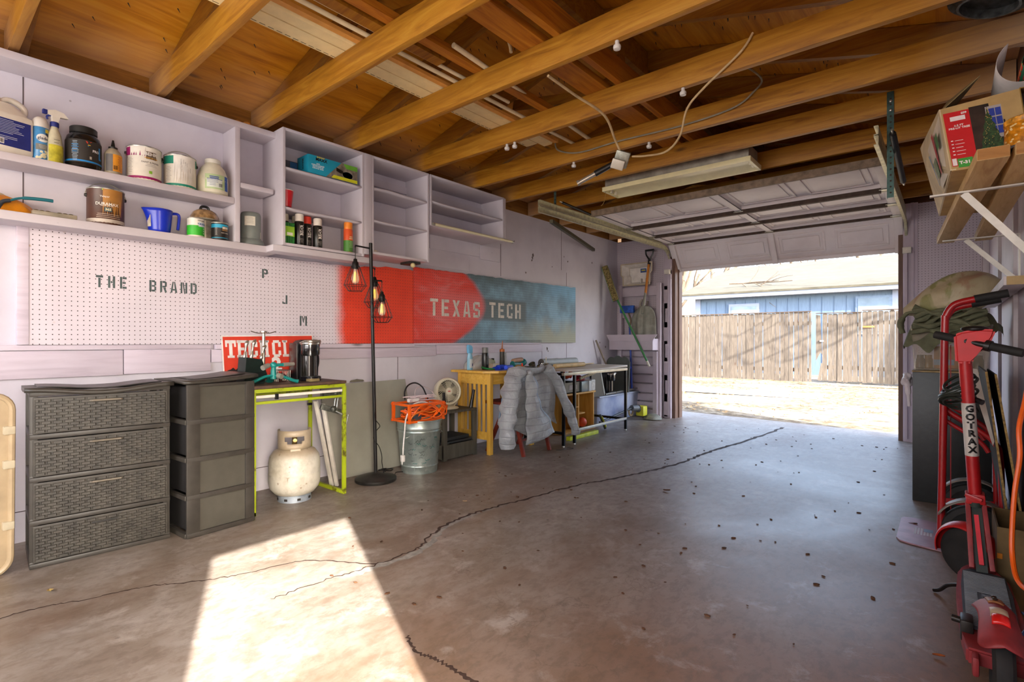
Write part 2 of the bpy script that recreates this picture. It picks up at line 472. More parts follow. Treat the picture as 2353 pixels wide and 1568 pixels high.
b = MB(); b.box(-.1, .5, YB - .1, YB, 0, HJ); b.box(3.4, WW + .1, YB - .1, YB, 0, HJ); b.box(.5, 3.4, YB - .1, YB, 0, 1.45); b.box(.5, 3.4, YB - .1, YB, 2.1, HJ)  # unseen rear opening, added to let more light into the room
b.prism([(-.1, 0), (WW + .1, 0), (WW + .1, .15), (WW / 2, .15 + SL * (WW / 2 + .1)), (-.1, .15)], frame((0, YB, HJ), (1, 0, 0), (0, 0, 1)), .06)
struct('wall_back', b, m_wall)
# plate, ceiling sheathing
t = MB().box(-.12, .0, YB, LEN, HJ, HJ + .15); struct('trim_8', t, m_plate)
t = MB().box(WW, WW + .1, YB, LEN, HJ, HJ + .15); struct('trim_9', t, m_dark)
Lr = (WW / 2) * sqrt(1 + SL * SL)
def sheath(name, sgn):
    b = MB(); x0 = 0 if sgn > 0 else WW
    z0 = HJ + .145
    e = .35
    a = (x0 - sgn * e, z0 - SL * e); r = (WW / 2 + sgn * .0, z0 + SL * WW / 2)
    vs = []
    poly = [(a[0], a[1]), (r[0], r[1]), (r[0], r[1] + .03), (a[0], a[1] + .03)]
    b.prism(poly, frame((0, LEN + .45, 0), (1, 0, 0), (0, 0, 1)), LEN + .45 - YB)
    return struct(name, b, m_ply)
sheath('ceiling', 1); sheath('ceiling', -1)

ys = [-1.46, -.85, -.24, .38, .99, 1.57, 2.18, 2.82, 3.43, 3.97, 4.57, 5.18, 5.79, 6.38]
JL = {3: 'orange brown ceiling joist above the jug with the blue label, nearest at the left', 4: 'ceiling joist landing above the wide paint can shelf, with rust red underside',
      5: 'ceiling joist ending at the narrow shelf column, dark knot and bruise on its face', 6: 'ceiling joist landing over the cabinet with the teal box, white insulator knob underneath',
      7: 'ceiling joist with big round dark knot, third beam from the light fixture', 8: 'ceiling joist with the grey cable stapled along its face',
      9: 'ceiling joist just in front of the fluorescent fixture', 10: 'ceiling joist just behind the fluorescent fixture'}
for i, y in enumerate(ys):
    b = MB().box(.005, WW - .005, y - .038, y, HJ, HJ + .14, .002)
    if y < 0: lab = 'brown ceiling joist behind the camera, toward the rear wall'; g = 'rear ceiling joists'
    else: lab = JL.get(i, 'dim ceiling joist above the raised garage door'); g = 'ceiling joists across the garage'
    single('ceiling_joist', b, m_joist, lab, 'joist', g)
    for sg in (1, -1):
        x0 = .0 if sg > 0 else WW
        b = MB()
        zl = HJ + .005
        b.prism([(x0 + sg * .003, zl), (WW / 2 - sg * .02, zl + SL * (WW / 2 - .02)), (WW / 2 - sg * .02, zl + SL * (WW / 2 - .02) + .135), (x0 + sg * .003, zl + .135)],
                frame((0, y + .040, 0), (1, 0, 0), (0, 0, 1)), .037)
        side = 'left' if sg > 0 else 'right'
        single('roof_rafter', b, m_rafter, 'sloping roof rafter on the %s slope, under the plywood sheathing' % side, 'rafter', 'rafters of the %s roof slope' % side)
b = MB().box(WW / 2 - .019, WW / 2 + .019, YB, LEN + .1, HJ + .48, HJ + .65); single('ridge_board', b, m_rafter, 'long ridge board at the peak where the rafters meet', 'ridge board')
b = MB().box(1.85, 2.0, .5, LEN, HJ + .141, HJ + .179, .002); single('strongback_board', b, m_long, 'wide flat orange board running lengthwise across the joists', 'board')
b = MB().box(2.06, 2.10, .5, LEN, HJ + .141, HJ + .28, .002); single('strongback_board', b, m_long, 'board on edge running lengthwise over the joists beside the flat board', 'board')
for i, y in enumerate(ys[3:]):
    if i % 2: continue
    b = MB().bar((2.03, y + .06, HJ + .145), (2.03, y + .06, HJ + .44), .038, .09)
    b.bar((1.82, y + .1, HJ + .20), (1.15, y + .1, HJ + .33), .02, .07)
    single('truss_brace', b, m_rafter, 'wooden post and diagonal brace between joists and ridge', 'brace', 'braces under the roof ridge')

# floor crack and old patching, children of the floor
ck = [(1.55, .95), (1.56, 1.2), (1.596, 1.408), (1.601, 1.645), (1.475, 1.9), (1.445, 2.201), (1.504, 2.579), (1.59, 3.11), (1.737, 3.542), (1.872, 4.201), (1.916, 4.912), (2.021, 5.638), (2.106, 6.724)]
def crack(pts, w0, w1, z=.0012, seed=1, jit=.012):
    rd = random.Random(seed); b = MB(); P = smooth_path([(x, y, z) for x, y in pts], 14); n = len(P); L = []; Rr = []
    for i, p in enumerate(P):
        t = (P[min(i + 1, n - 1)] - P[max(i - 1, 0)]).normalized(); s = V((t.y, -t.x, 0)); w = w0 + (w1 - w0) * i / n
        o = s * rd.uniform(-jit, jit)
        L.append(b.bm.verts.new(p + o + s * w * rd.uniform(.4, 1.2))); Rr.append(b.bm.verts.new(p + o - s * w * rd.uniform(.4, 1.2)))
    for i in range(n - 1): b.bm.faces.new((L[i], L[i + 1], Rr[i + 1], Rr[i]))
    return b
m_crack = M('#3d2a1f', .9, var=.15, scale=40)
m_cem = M('#8d8880', .9, var=.12, scale=30)
part('cement_patch', crack([(1.60, 1.3), (1.625, 1.645), (1.50, 1.9), (1.46, 2.15), (1.49, 2.45)], .03, .006, .0006, 5, .006), m_cem, floor, 'grey cement smeared along the crack', world=True)
part('crack', crack(ck[3:], .007, .022, seed=2), m_crack, floor, 'wide dark crack running to the garage door', world=True)
part('crack', crack(ck[:4], .003, .006, .0011, seed=3), m_crack, floor, world=True)
def flp(u, v):
    from math import sin as s_, cos as c_
    r = (u - 1176.5) / 1190; w = (784 - v) / 1190; yw = R(40.1); dx = -s_(yw) + c_(yw) * r; dy = c_(yw) + s_(yw) * r
    t = -1.02 / w; return (3.59 + dx * t, dy * t)
part('crack', crack([flp(935, 1462), flp(960, 1500), flp(1000, 1515), flp(1050, 1545), flp(1120, 1585)], .006, .009, .0011, seed=4, jit=.006), m_crack, floor, 'dark crack at the near edge of the sun patch', world=True)
part('crack', crack([flp(-20, 1428), flp(80, 1400), flp(200, 1378), flp(330, 1350), flp(440, 1338), flp(560, 1320), flp(700, 1290), flp(865, 1298)], .0035, .005, .0011, seed=6, jit=.006), m_crack, floor, 'thin crack across the near left floor', world=True)

# ------------------------------------------------------------ outside
def ground_mat():
    m, n, l, b = newmat('dry_leafy_ground')
    p = coords(n, 'World')
    a = noise(n, l, p, 9, 8, .7)
    c = noise(n, l, p, .7, 3, .5, (1, 2, 1))
    col = ramp(n, l, a, [(.35, C('#3c2b16')), (.5, C('#665539')), (.62, C('#8c806b'))])
    col = mixc(n, l, ramp(n, l, c, [(.45, (0, 0, 0, 1)), (.6, (.85, .85, .85, 1))]), col, C('#877d70'))
    l.new(col, b.inputs['Base Color']); b.inputs['Roughness'].default_value = .9
    bump(n, l, b, a, .5, .02); return m
m_ground = ground_mat()
def gz(x, y): return -.03 + .011 * max(0, y - 8)
b = MB(); b.sheet(lambda u, v: V((-40 + 80 * u, 7.0 + 63 * v * v, gz(0, 7 + 7 * min(v * v * 9, 1)) + .015 * sin(9 * u * 6) * cos(13 * v * 3))), 60, 60)
struct('ground', b, m_ground, smooth=60)
b = MB(); b.sheet(lambda u, v: V((-40 + 80 * u, -30 + 37.2 * v, -.06)), 8, 8)
struct('ground', b, m_ground, smooth=60)
b = MB(); b.sheet(lambda u, v: V((-6 + 14 * u, 10.1 + .9 * v + .5 * u, .002 + gz(0, 10.4))), 10, 2)
single('gravel_lane', b, M('#a09a90', .9, var=.08, scale=20), 'pale packed gravel lane crossing outside before the fence', 'lane')
# fence
m_fence = wood('weathered_fence', '#3d352e', '#5b5146', '#72685b', 2, 'World', sc=1.2, rough=.9, knots=True)
m_frail = wood('fence_rail', '#3b2d22', '#4f3f32', '#604f42', 0, 'World', rough=.9, knots=False)
def fence_panel(name, label, x0, x1, z0, z1, zt1, seed, gap=.004, cat='fence', lean=0):
    rd = random.Random(seed); t = thing(name, label, cat, (x0, 14, z0))
    b = MB(); x = x0
    while x < x1 - .03:
        w = min(rd.uniform(.088, .098), x1 - x); zt = z1 + (zt1 - z1) * (x - x0) / (x1 - x0) + rd.uniform(-.012, .012)
        sh = rd.uniform(-.012, .012); yy = 14 + rd.uniform(-.006, .006); zb = z0 + rd.uniform(0, .04)
        c = .02
        b.prism([(x + sh, zb), (x + w + sh, zb), (x + w, zt - c), (x + w - c, zt), (x + c, zt), (x, zt - c)], frame((0, yy, 0), (1, 0, 0), (0, 0, 1)), .016)
        x += w + gap * rd.uniform(.3, 3)
    part('pickets', b, m_fence, t, world=True)
    for z in (z0 + .3, z1 - .3):
        part('rail', MB().box(x0, x1, 14.012, 14.05, z, z + .09), m_frail, t, world=True)
    return t
f1 = fence_panel('wooden_fence', 'long weathered picket fence left of the gate, crossed by branch shadows', -6.0, 1.10, -.02, 1.70, 1.72, 1)
part('cap_rail', MB().box(-6, 1.1, 13.96, 14.06, 1.715, 1.735), m_frail, f1, world=True)
f2 = fence_panel('fence_gate', 'narrow wooden gate of dark weathered boards with a broken lower corner', 1.34, 2.09, .06, 1.65, 1.67, 2, cat='gate')
part('cap_rail', MB().box(1.2, 2.1, 13.96, 14.06, 1.665, 1.68), m_frail, f2, world=True)
b = MB(); b.prism([(1.20, .55), (1.29, .75), (1.33, .7), (1.29, 1.62), (1.2, 1.64)], frame((0, 14.0, 0), (1, 0, 0), (0, 0, 1)), .016)
b.prism([(1.31, .5), (1.36, .5), (1.31, .08), (1.24, .1)], frame((0, 13.97, 0), (1, 0, 0), (0, 0, 1)), .016)
part('broken_board', b, m_fence, f2, 'broken tilted board', world=True)
part('latch', MB().box(1.28, 1.36, 13.95, 13.98, 1.0, 1.04), M('#8a7a70', .6), f2, world=True)
f3 = fence_panel('wooden_fence', 'weathered picket fence right of the gate with an orange hinge', 2.115, 7.0, .05, 1.685, 1.70, 3)
part('cap_rail', MB().box(2.115, 7, 13.96, 14.06, 1.70, 1.72), m_frail, f3, world=True)
part('hinge', MB().box(2.12, 2.34, 13.962, 13.975, 1.32, 1.36), M('#b5703a', .7), f3, 'orange strap hinge', world=True)

# neighbour house
m_side = wood('blue_grey_siding', '#4f6076', '#5b6d83', '#687a90', 2, 'World', knots=False, bmp=.02)
m_roofs = wood('pale_shingles', '#312d24', '#4c4739', '#6b6555', 0, 'World', sc=.8, rough=.95, knots=False)
m_trimw = M('#7f879c', .6, var=.02)
hs_ = thing('neighbour_house', 'pale blue-grey house with a shingled roof beyond the fence', 'house', (0, 17, 0))
part('wall', MB().box(-2.85, 9, 17.2, 17.35, 0, 2.5), m_side, hs_, world=True)
b = MB()
for k in range(40): b.box(-2.8 + k * .3, -2.79 + k * .3, 17.19, 17.2, 0, 2.3)
part('batten_grooves', b, M('#43546a', .8), hs_, world=True)
part('side_wall', MB().box(-2.85, -2.75, 17.2, 25, 0, 2.5), m_side, hs_, world=True)
part('corner_board', MB().box(-2.87, -2.70, 17.16, 17.2, 0, 2.4), m_trimw, hs_, world=True)
part('corner_board', MB().box(2.45, 2.60, 17.15, 17.2, 0, 2.4), m_trimw, hs_, world=True)
part('fascia', MB().box(-3.3, 9.2, 16.86, 16.9, 2.39, 2.56), m_trimw, hs_, world=True)
part('soffit', MB().box(-3.3, 9.2, 16.9, 17.2, 2.40, 2.42), M('#d9dbe0', .7), hs_, world=True)
b = MB(); b.prism([(16.84, 2.56), (22.5, 4.05), (28, 2.56), (28, 2.5), (22.5, 3.98), (16.84, 2.5)], frame((-3.35, 0, 0), (0, 1, 0), (0, 0, 1)), 12.6)
part('roof', b, m_roofs, hs_, world=True)
w = part('window', MB().box(-1.78, -.88, 17.14, 17.2, 1.2, 2.19), m_trimw, hs_, world=True)
part('pane', MB().box(-1.70, -.96, 17.125, 17.14, 1.28, 2.10), M('#73869a', .1, var=.15, scale=2), w, world=True)
w = part('window', MB().box(1.62, 2.45, 17.15, 17.2, 1.2, 2.26), M('#62738a', .5), hs_, world=True)
part('pane', MB().box(1.68, 2.38, 17.135, 17.15, 1.28, 2.2), M('#6f8092', .15, var=.1, scale=2), w, world=True)

# bare trees
m_bark = wood('tree_bark', '#46392e', '#615345', '#7a6b5b', 2, 'World', rough=.95, knots=False)
def tree(x, y, h, r, seed, label, depth=4, lean=.1, group=None, spread=.55):
    rd = random.Random(seed); b = MB(); tk = MB()
    def grow(p, d, L, rr, k, mb):
        pts = [p]; q = p.copy(); dd = d.copy(); n = 4
        for i in range(n):
            dd = (dd + V((rd.uniform(-.2, .2), rd.uniform(-.2, .2), rd.uniform(-.05, .12)))).normalized(); q = q + dd * L / n; pts.append(q.copy())
        mb.tube(pts, [rr * (1 - .45 * i / n) for i in range(n + 1)], 6 if k > 2 else 4)
        if k <= 0: return
        for j in range(3 if k > 1 else 3):
            a = rd.choice(pts[2:]); nd = (dd + V((rd.uniform(-1, 1), rd.uniform(-1, 1), rd.uniform(-.1, .8))) * (spread + .2)).normalized()
            grow(a, nd, L * rd.uniform(.55, .8), rr * .5, k - 1, b)
    grow(V((x, y, -.1)), V((rd.uniform(-lean, lean), 0, 1)).normalized(), h, r, depth, tk)
    t = thing('bare_tree', label, 'tree', (x, y, 0), 0, group)
    part('trunk', tk, m_bark, t, world=True); part('branches', b, m_bark, t, world=True)
    return t
tree(-3.9, 18.5, 3.4, .19, 3, 'tall bare tree just left of the neighbour house', 5)
tree(-6.0, 21, 3.6, .16, 5, 'slim bare tree far left, pale trunk behind the fence', 5)
for i, (x, y, h) in enumerate([(-6.5, 27, 4.2), (-2.2, 31, 4.2), (1.5, 30, 4.5), (5, 32, 4.4), (8.5, 29, 4.2)]):
    tree(x, y, h, .2, 20 + i, 'bare winter tree rising beyond the shingled roof', 5, group='bare trees behind the roof', spread=.7)
# unseen bare tree to the right: its branches throw the shadows on the fence
t = tree(7.0, 12.3, 4.2, .17, 41, 'bare tree beyond the right wall whose branches shade the fence', 5, spread=.8)
b = MB(); rd = random.Random(61)
for (x0, z0, x1, z1, r) in ((6.6, 4.95, 2.9, 3.0, .055), (6.7, 4.4, 3.3, 3.0, .04), (6.9, 4.3, 4.3, 3.05, .05), (6.2, 5.1, 3.0, 3.75, .03), (6.5, 4.9, 3.6, 3.9, .025)):
    P = smooth_path([(x0 + (x1 - x0) * k / 6, 12.25 + .12 * sin(k * 2.1 + x0), z0 + (z1 - z0) * k / 6 + .09 * sin(k * 1.7 + r * 90)) for k in range(7)], 3); b.tube(P, [r * (1 - .6 * k / len(P)) for k in range(len(P))], 6)
    for k in range(3, 18, 2):
        q = P[k]; dx = rd.uniform(-.9, -.2); b.tube([q, q + V((dx * .5, rd.uniform(-.1, .1), rd.uniform(-.1, .35))), q + V((dx, rd.uniform(-.2, .2), rd.uniform(-.05, .5)))], [r * .35, r * .25, r * .12], 4)
part('drooping_limbs', b, m_bark, t, world=True)
b = MB(); rd = random.Random(9)
def limb(p, d, L, r, k):
    pts = [V(p)]; q = V(p); d = V(d).normalized()
    for i in range(5): d = (d + V((rd.uniform(-.25, .25), rd.uniform(-.1, .1), rd.uniform(-.12, .12)))).normalized(); q = q + d * L / 5; pts.append(q.copy())
    b.tube(pts, [r * (1 - .1 * i) for i in range(6)], 5)
    if k:
        for j in range(3): limb(pts[rd.randint(1, 4)], d + V((rd.uniform(-.6, .6), rd.uniform(-.3, .3), rd.uniform(-.5, .6))), L * .6, r * .6, k - 1)
limb((-1.9, 17.6, 2.90), (1, .1, .05), 1.9, .028, 2)
single('fallen_branch', b, m_bark, 'fallen bare branch lying across the shingled roof', 'branch')

# scattered leaves outside and litter inside
rd = random.Random(11); b = MB()
for i in range(1500):
    x = rd.uniform(-3, 5); y = 7.6 + 6.3 * rd.random(); s = rd.uniform(.02, .05); a = rd.uniform(0, 6.3)
    z = gz(x, y) + .02
    b._add([(x + s * cos(a), y + s * sin(a), z + rd.uniform(0, .02)), (x + s * .5 * cos(a + 1.6), y + s * .5 * sin(a + 1.6), z), (x - s * cos(a), y - s * sin(a), z + rd.uniform(0, .02)), (x + s * .5 * cos(a - 1.6), y + s * .5 * sin(a - 1.6), z)], [(0, 1, 2, 3)])
tag(part('fallen_leaves', b, M('#b08a55', .9, var=.2, scale=3)), 'dry brown leaves strewn over the ground outside', 'leaves', kind='stuff')
b = MB()
for i in range(160):
    px = rd.uniform(.9, 3.4); y = rd.uniform(1.2, 6.5)
    s = rd.uniform(.004, .011); a = rd.uniform(0, 6.3)
    b.ball((px, y, .003), s, 1.4, .8, .35, 5, 3, Mx.Rotation(a, 3, 'Z'))
tag(part('floor_grit', b, M('#5b3b22', .9, var=.2)), 'small crumbs of leaf and grit strewn on the concrete', 'grit', kind='stuff')
def leaf(x, y, s, lab, col='#7b4a22'):
    b = MB(); n = 10
    b.sheet(lambda u, v: V((x + s * (u - .5) * 2, y + s * (v - .5) * (1 - abs(2 * u - 1) ** 2 + .1), .004 + .5 * s * abs(v - .5) + .3 * s * u * u)), 6, 4)
    single('dry_leaf', b, M(col, .8, var=.15), lab, 'leaf')
leaf(*flp(1532, 1130), .025, 'dry brown leaf on the concrete right of the long crack', '#5b3318')
leaf(*flp(2098, 1207), .02, 'small curled leaf on the pink steel plate', '#4b2a17')
leaf(*flp(1068, 1155), .02, 'pale tan leaf on the concrete below the bucket', '#b09373')
leaf(*flp(115, 1362), .02, 'straw coloured leaf on the floor in front of the wicker drawers', '#c0a763')
leaf(*flp(2157, 1512), .016, 'orange-brown leaf chip on the floor left of the scooter rear wheel', '#a3541d')

# ------------------------------------------------------------ overhead garage door
m_door = paint_mat('door_white', '#e6dedd', '#d8cecd', spots=False)
m_lip = M('#8d7a66', .8, var=.15, scale=20)
m_galv = M('#b6b3a4', .35, .75, var=.08, scale=30)
m_galv2 = M('#8f9187', .4, .8, var=.1, scale=30)
dr = thing('garage_door', 'white panelled garage door half open, slid back under the joists', 'garage door', (2.0, 6.7, 1.94))
secs = [((4.60, 2.315), (5.34, 2.305)), ((5.35, 2.305), (5.925, 2.30)), ((5.935, 2.30), (6.47, 2.295)), ((6.48, 2.29), (6.74, 1.945))]
X0, X1 = .80, 3.24
for si, ((ya, za), (yb, zb)) in enumerate(secs):
    d = V((0, yb - ya, zb - za)); L = d.length; d.normalize(); nrm = V((1, 0, 0)).cross(d)      # points up / outward
    mt = Mx(((1, 0, 0, X0), (0, d.y, nrm.y, ya), (0, d.z, nrm.z, za), (0, 0, 0, 1)))
    Wd = X1 - X0
    b = MB(); b.box(0, Wd, 0, L, .03, .038, mat=mt)
    e = .045
    for (a0, a1, c0, c1) in ((0, Wd, 0, e), (0, Wd, L - e, L)): b.box(a0, a1, c0, c1, -.005, .03, .003, mat=mt)
    for k in range(4):
        a0 = .07 + k * (Wd - .14) / 4 + .05; a1 = .07 + (k + 1) * (Wd - .14) / 4 - .05; c0 = .09; c1 = L - .09
        # embossed rim and field
        for (q0, q1, s0, s1) in ((a0, a1, c0, c0 + .02), (a0, a1, c1 - .02, c1), (a0, a0 + .02, c0 + .02, c1 - .02), (a1 - .02, a1, c0 + .02, c1 - .02)): b.box(q0, q1, s0, s1, .018, .031, .005, mat=mt)
        b.box(a0 + .05, a1 - .05, c0 + .05, c1 - .05, .02, .031, .008, mat=mt)
    sp = part('door_section', b, m_door, dr, world=True)
    b = MB()
    for (a0, a1) in ((0, .075), (Wd / 2 - .03, Wd / 2 + .03), (Wd - .075, Wd)): b.box(a0, a1, .0, L, -.016, -.004, .002, mat=mt); b.box(a0, a0 + .004, 0, L, -.016, .03, mat=mt); b.box(a1 - .004, a1, 0, L, -.016, .03, mat=mt)
    part('stile', b, m_door, sp, world=True)
    if si < 3:
        b = MB()
        for hx in (.005, Wd / 2 - .045, Wd - .095):
            b.box(hx, hx + .09, L - .04, L + .045, -.026, -.017, .002, mat=mt)
            b.tube([mt @ V((hx - .01, L, -.024)), mt @ V((hx + .1, L, -.024))], .007, 8)
        part('hinge', b, m_galv, sp, world=True)
b = MB().box(X0, X1, 4.565, 4.598, 2.29, 2.35, .003)
part('top_edge', b, m_lip, dr, 'grimy brown top edge', world=True)
b = MB()
for z in (5.345, 5.93): b.box(X0 + .08, X1 - .08, z - .045, z - .006, 2.262, 2.303)
b.box(X0 + .08, X1 - .08, 6.44, 6.466, 2.266, 2.296)
part('seam_strip', b, M('#4d3c31', .8, var=.15, scale=20), dr, 'dirty brown seam with its shade in the colour', world=True)  # section rails coloured dark for their shade as well as dirt
part('bottom_bracket', MB().box(2.3, 2.5, 6.722, 6.738, 1.955, 1.99, .003), m_door, dr, world=True)

def track(name, label, x, sgn):
    t = thing(name, label, 'track', (x, 5, 2.2))
    def chan(pts, w=.05, dpt=.022):
        b = MB()
        P = [V(p) for p in pts]
        for i in range(len(P) - 1):
            a, c = P[i], P[i + 1]; d = (c - a).normalized(); up = V((1, 0, 0)).cross(d)
            b.bar(a, c, .003, w, up=up)
            for s_ in (-1, 1): b.bar(a + up * s_ * w / 2 + V((-sgn * dpt / 2, 0, 0)), c + up * s_ * w / 2 + V((-sgn * dpt / 2, 0, 0)), dpt, .004, up=up)
        return b
    curve = [(x, 6.36 + .28 * sin(a), 1.955 + .28 * cos(a)) for a in [pi / 2 * k / 6 for k in range(7)]]
    part('horizontal_track', chan([(x, 3.72, 2.205), (x, 6.3, 2.235)] + curve[0:1]), m_trk, t, world=True)
    part('horizontal_track', chan([(x, 3.72, 2.265), (x, 6.35, 2.30)]), m_trk, t, world=True)
    part('curved_track', chan(curve), m_trk, t, world=True)
    part('vertical_track', chan([(x, 6.64 - .085, 1.95), (x, 6.64 - .085, .03)]), m_lav, t, world=True)
    part('bracket', MB().box(x - .035, x + .035, 6.50, 6.585, 1.90, 1.96, .004), M('#d8d2c4', .5), t, world=True)
    return t
m_trk = M('#c9c4a2', .4, .45, var=.1, scale=25)
track('door_track', 'steel double track for the garage door along the left wall', .765, -1)
track('door_track', 'steel double track for the garage door on the right side', 3.275, 1)
m_angle = M('#4f6b66', .4, .6, var=.12, scale=30)
def hanger(label, x, y, z0, z1, w=.032):
    t = thing('track_hanger', label, 'hanger', (x, y, z0))
    b = MB().box(x, x + w, y - .003, y, z0, z1); b.box(x - .003, x, y - .003, y + w, z0, z1)
    part('angle_iron', b, m_angle, t, world=True)
    b = MB()
    z = z0 + .03
    while z < z1 - .01:
        b.cyl((x + w * .5, y - .0045, z), (x + w * .5, y - .0028, z), .0055, n=8); z += .036
    part('hole_row', b, M('#3a2a20', .8), t, world=True)
    b = MB()
    for z in (z1 - .06, z1 - .115): b.ball((x + w * .5, y - .006, z), .009, sy=.6, n=10, m=6)
    part('bolt', b, M('#c9c9c4', .3, .8), t, world=True)
hanger('green perforated steel angle holding the right door track', 3.305, 3.925, 1.90, 2.55)
hanger('thin green perforated angle holding the left door track', .745, 4.0, 2.215, 2.56, .022)
def sp(label, p0, p1, r=.018):
    t = thing('door_spring', label, 'spring', p0)
    d = V(p1) - V(p0); pts = [V(p0) + d * i / 60 for i in range(61)]
    part('coil', MB().tube(pts, [r * (1 if i % 2 else .86) for i in range(61)], 10), M('#262422', .5, .5), t, world=True)
    b = MB().tube([V(p1), V(p1) + d.normalized() * .05], .006); b.tube([V(p0), V(p0) - d.normalized() * .04], .006)
    part('hook', b, m_galv, t, world=True)
sp('black extension spring beside the right door track', (3.345, 3.70, 2.22), (3.36, 4.35, 2.09))
sp('black extension spring above the left door track', (.80, 4.05, 2.33), (.80, 4.55, 2.31), .013)
single('metal_bar', MB().bar((.60, 4.15, 2.20), (.05, 5.86, 2.21), .035, .035), M('#54503c', .5, .4), 'dark metal bar slanting from the left track to the wall', 'bar')
# ------------------------------------------------------------ ceiling fittings
m_enam = M('#efe6b4', .35, var=.03)
t = thing('ceiling_light', 'unlit fluorescent strip fixture hanging between the joists', 'light fixture', (1.84, 4.22, 2.36))
part('housing', MB().box(1.23, 2.45, 4.10, 4.34, 2.395, 2.50, .004), M('#9a9384', .5, .3, var=.12), t, world=True)
b = MB()
for (x0, x1, y0, y1) in ((1.215, 2.47, 4.075, 4.09), (1.215, 2.47, 4.35, 4.365)): b.box(x0, x1, y0, y1, 2.36, 2.398, .003)
for (x0, x1) in ((1.215, 1.235), (2.45, 2.47)): b.box(x0, x1, 4.09, 4.35, 2.36, 2.398, .003)
part('reflector_rim', b, m_enam, t, world=True)
b = MB(); b.prism([(4.09, 2.362), (4.16, 2.394), (4.28, 2.394), (4.35, 2.362), (4.35, 2.366), (4.28, 2.398), (4.16, 2.398), (4.09, 2.366)], frame((1.235, 0, 0), (0, 1, 0), (0, 0, 1)), 1.215)
part('reflector', b, m_enam, t, world=True)
for x, y in ((1.245, 4.17), (1.245, 4.24), (2.43, 4.17), (2.43, 4.24)): part('lamp_socket', MB().box(x, x + .015, y, y + .03, 2.365, 2.393), M('#ece6cf', .4), t, world=True)
part('pull_cord', MB().tube(smooth_path([(1.24, 4.1, 2.37), (1.235, 4.10, 2.33), (1.22, 4.10, 2.27), (1.19, 4.1, 2.24)], 4), .002, 5), M('#b08a4c', .8), t, world=True)

def ring_cable(name, pts, r, m, label, cat='cable', group=None, k=8):
    return single(name, MB().tube(smooth_path(pts, k), r, 8), m, label, cat, group)
m_cab = M('#c4a97c', .7, var=.1); m_cabg = M('#8c8470', .7, var=.1)
ring_cable('electric_cable', [(1.985, 2.2, 2.412), (1.99, 2.45, 2.40), (2.03, 2.7, 2.36), (1.99, 2.9, 2.29), (1.985, 2.98, 2.235)], .0075, m_cab, 'tan cable hanging from a joist down to the junction box')
ring_cable('electric_cable', [(2.06, 3.0, 2.19), (2.16, 2.98, 2.165), (2.326, 2.9, 2.13), (2.43, 2.85, 2.18), (2.5, 2.78, 2.29), (2.60, 2.765, 2.37), (2.78, 2.765, 2.49), (2.84, 2.77, 2.57)], .006, m_cab, 'tan cable looping right from the junction box up over a joist')
ring_cable('electric_cable', [(1.20, 3.37, 2.60), (1.23, 3.375, 2.53), (1.422, 3.375, 2.469), (1.758, 3.375, 2.472), (2.212, 3.375, 2.459), (2.55, 3.375, 2.48), (2.68, 3.375, 2.545), (2.72, 3.39, 2.62), (2.70, 3.0, 2.57)], .006, m_cabg, 'grey cable stapled across the face of a ceiling joist')
ring_cable('electric_cable', [(1.60, 2.0, 2.93), (1.68, 2.1, 2.86), (1.74, 2.125, 2.74), (1.78, 2.13, 2.62), (1.79, 2.13, 2.575)], .009, m_cab, 'tan cable drooping from the roof peak behind the nearer joist')
jb = thing('junction_box', 'open metal junction box dangling from the tan cable', 'junction box', (1.985, 3.0, 2.19))
rj = Euler((.5, .35, .5)).to_matrix().to_4x4(); mj = Mx.Translation((1.985, 3.0, 2.19)) @ rj
part('box_body', MB().box(-.045, .045, -.02, .02, -.05, .05, .006, mat=mj), M('#8f8f83', .4, .6, var=.15, scale=40), jb, world=True)
part('cover_plate', MB().box(-.05, .03, -.05, -.02, -.06, -.0, .004, mat=mj), M('#c9c2b2', .5, .3), jb, world=True)
b = MB(); b.cyl((1.965, 2.985, 2.175), (1.83, 2.93, 2.11), .017, .02)
part('lamp_holder', b, M('#1d1c1b', .35), jb, 'black lamp holder', world=True)
b = MB(); b.cyl((1.83, 2.93, 2.11), (1.735, 2.895, 2.065), .015, .014); b.cyl((1.735, 2.895, 2.065), (1.72, 2.888, 2.058), .019, .019)
part('glass_tube', b, M('#b8b1a2', .15, .6), jb, 'shiny tube end', world=True)
# porcelain knobs nailed under the joists
mk = M('#d8d4cc', .25, var=.05)
kl = ['white porcelain knob under the joist near the tan cable', 'small grey knob under the third joist from the left', 'white porcelain knob under a joist above the light fixture', 'small white knob beside the junction box joist', 'porcelain knob under the joist over the middle cabinet', 'grey knob under the joist behind the black lamp holder']
for i, (x, y) in enumerate([(2.41, 2.162), (1.257, 2.80), (2.469, 2.80), (1.35, 3.41), (1.19, 2.795), (1.98, 3.41)]):
    b = MB().lathe([(.004, 2.378), (.016, 2.380), (.019, 2.39), (.017, 2.398), (.010, 2.401), (.010, 2.419)], (x, y, 0), 14)
    single('insulator_knob', b, mk, kl[i], 'insulator')

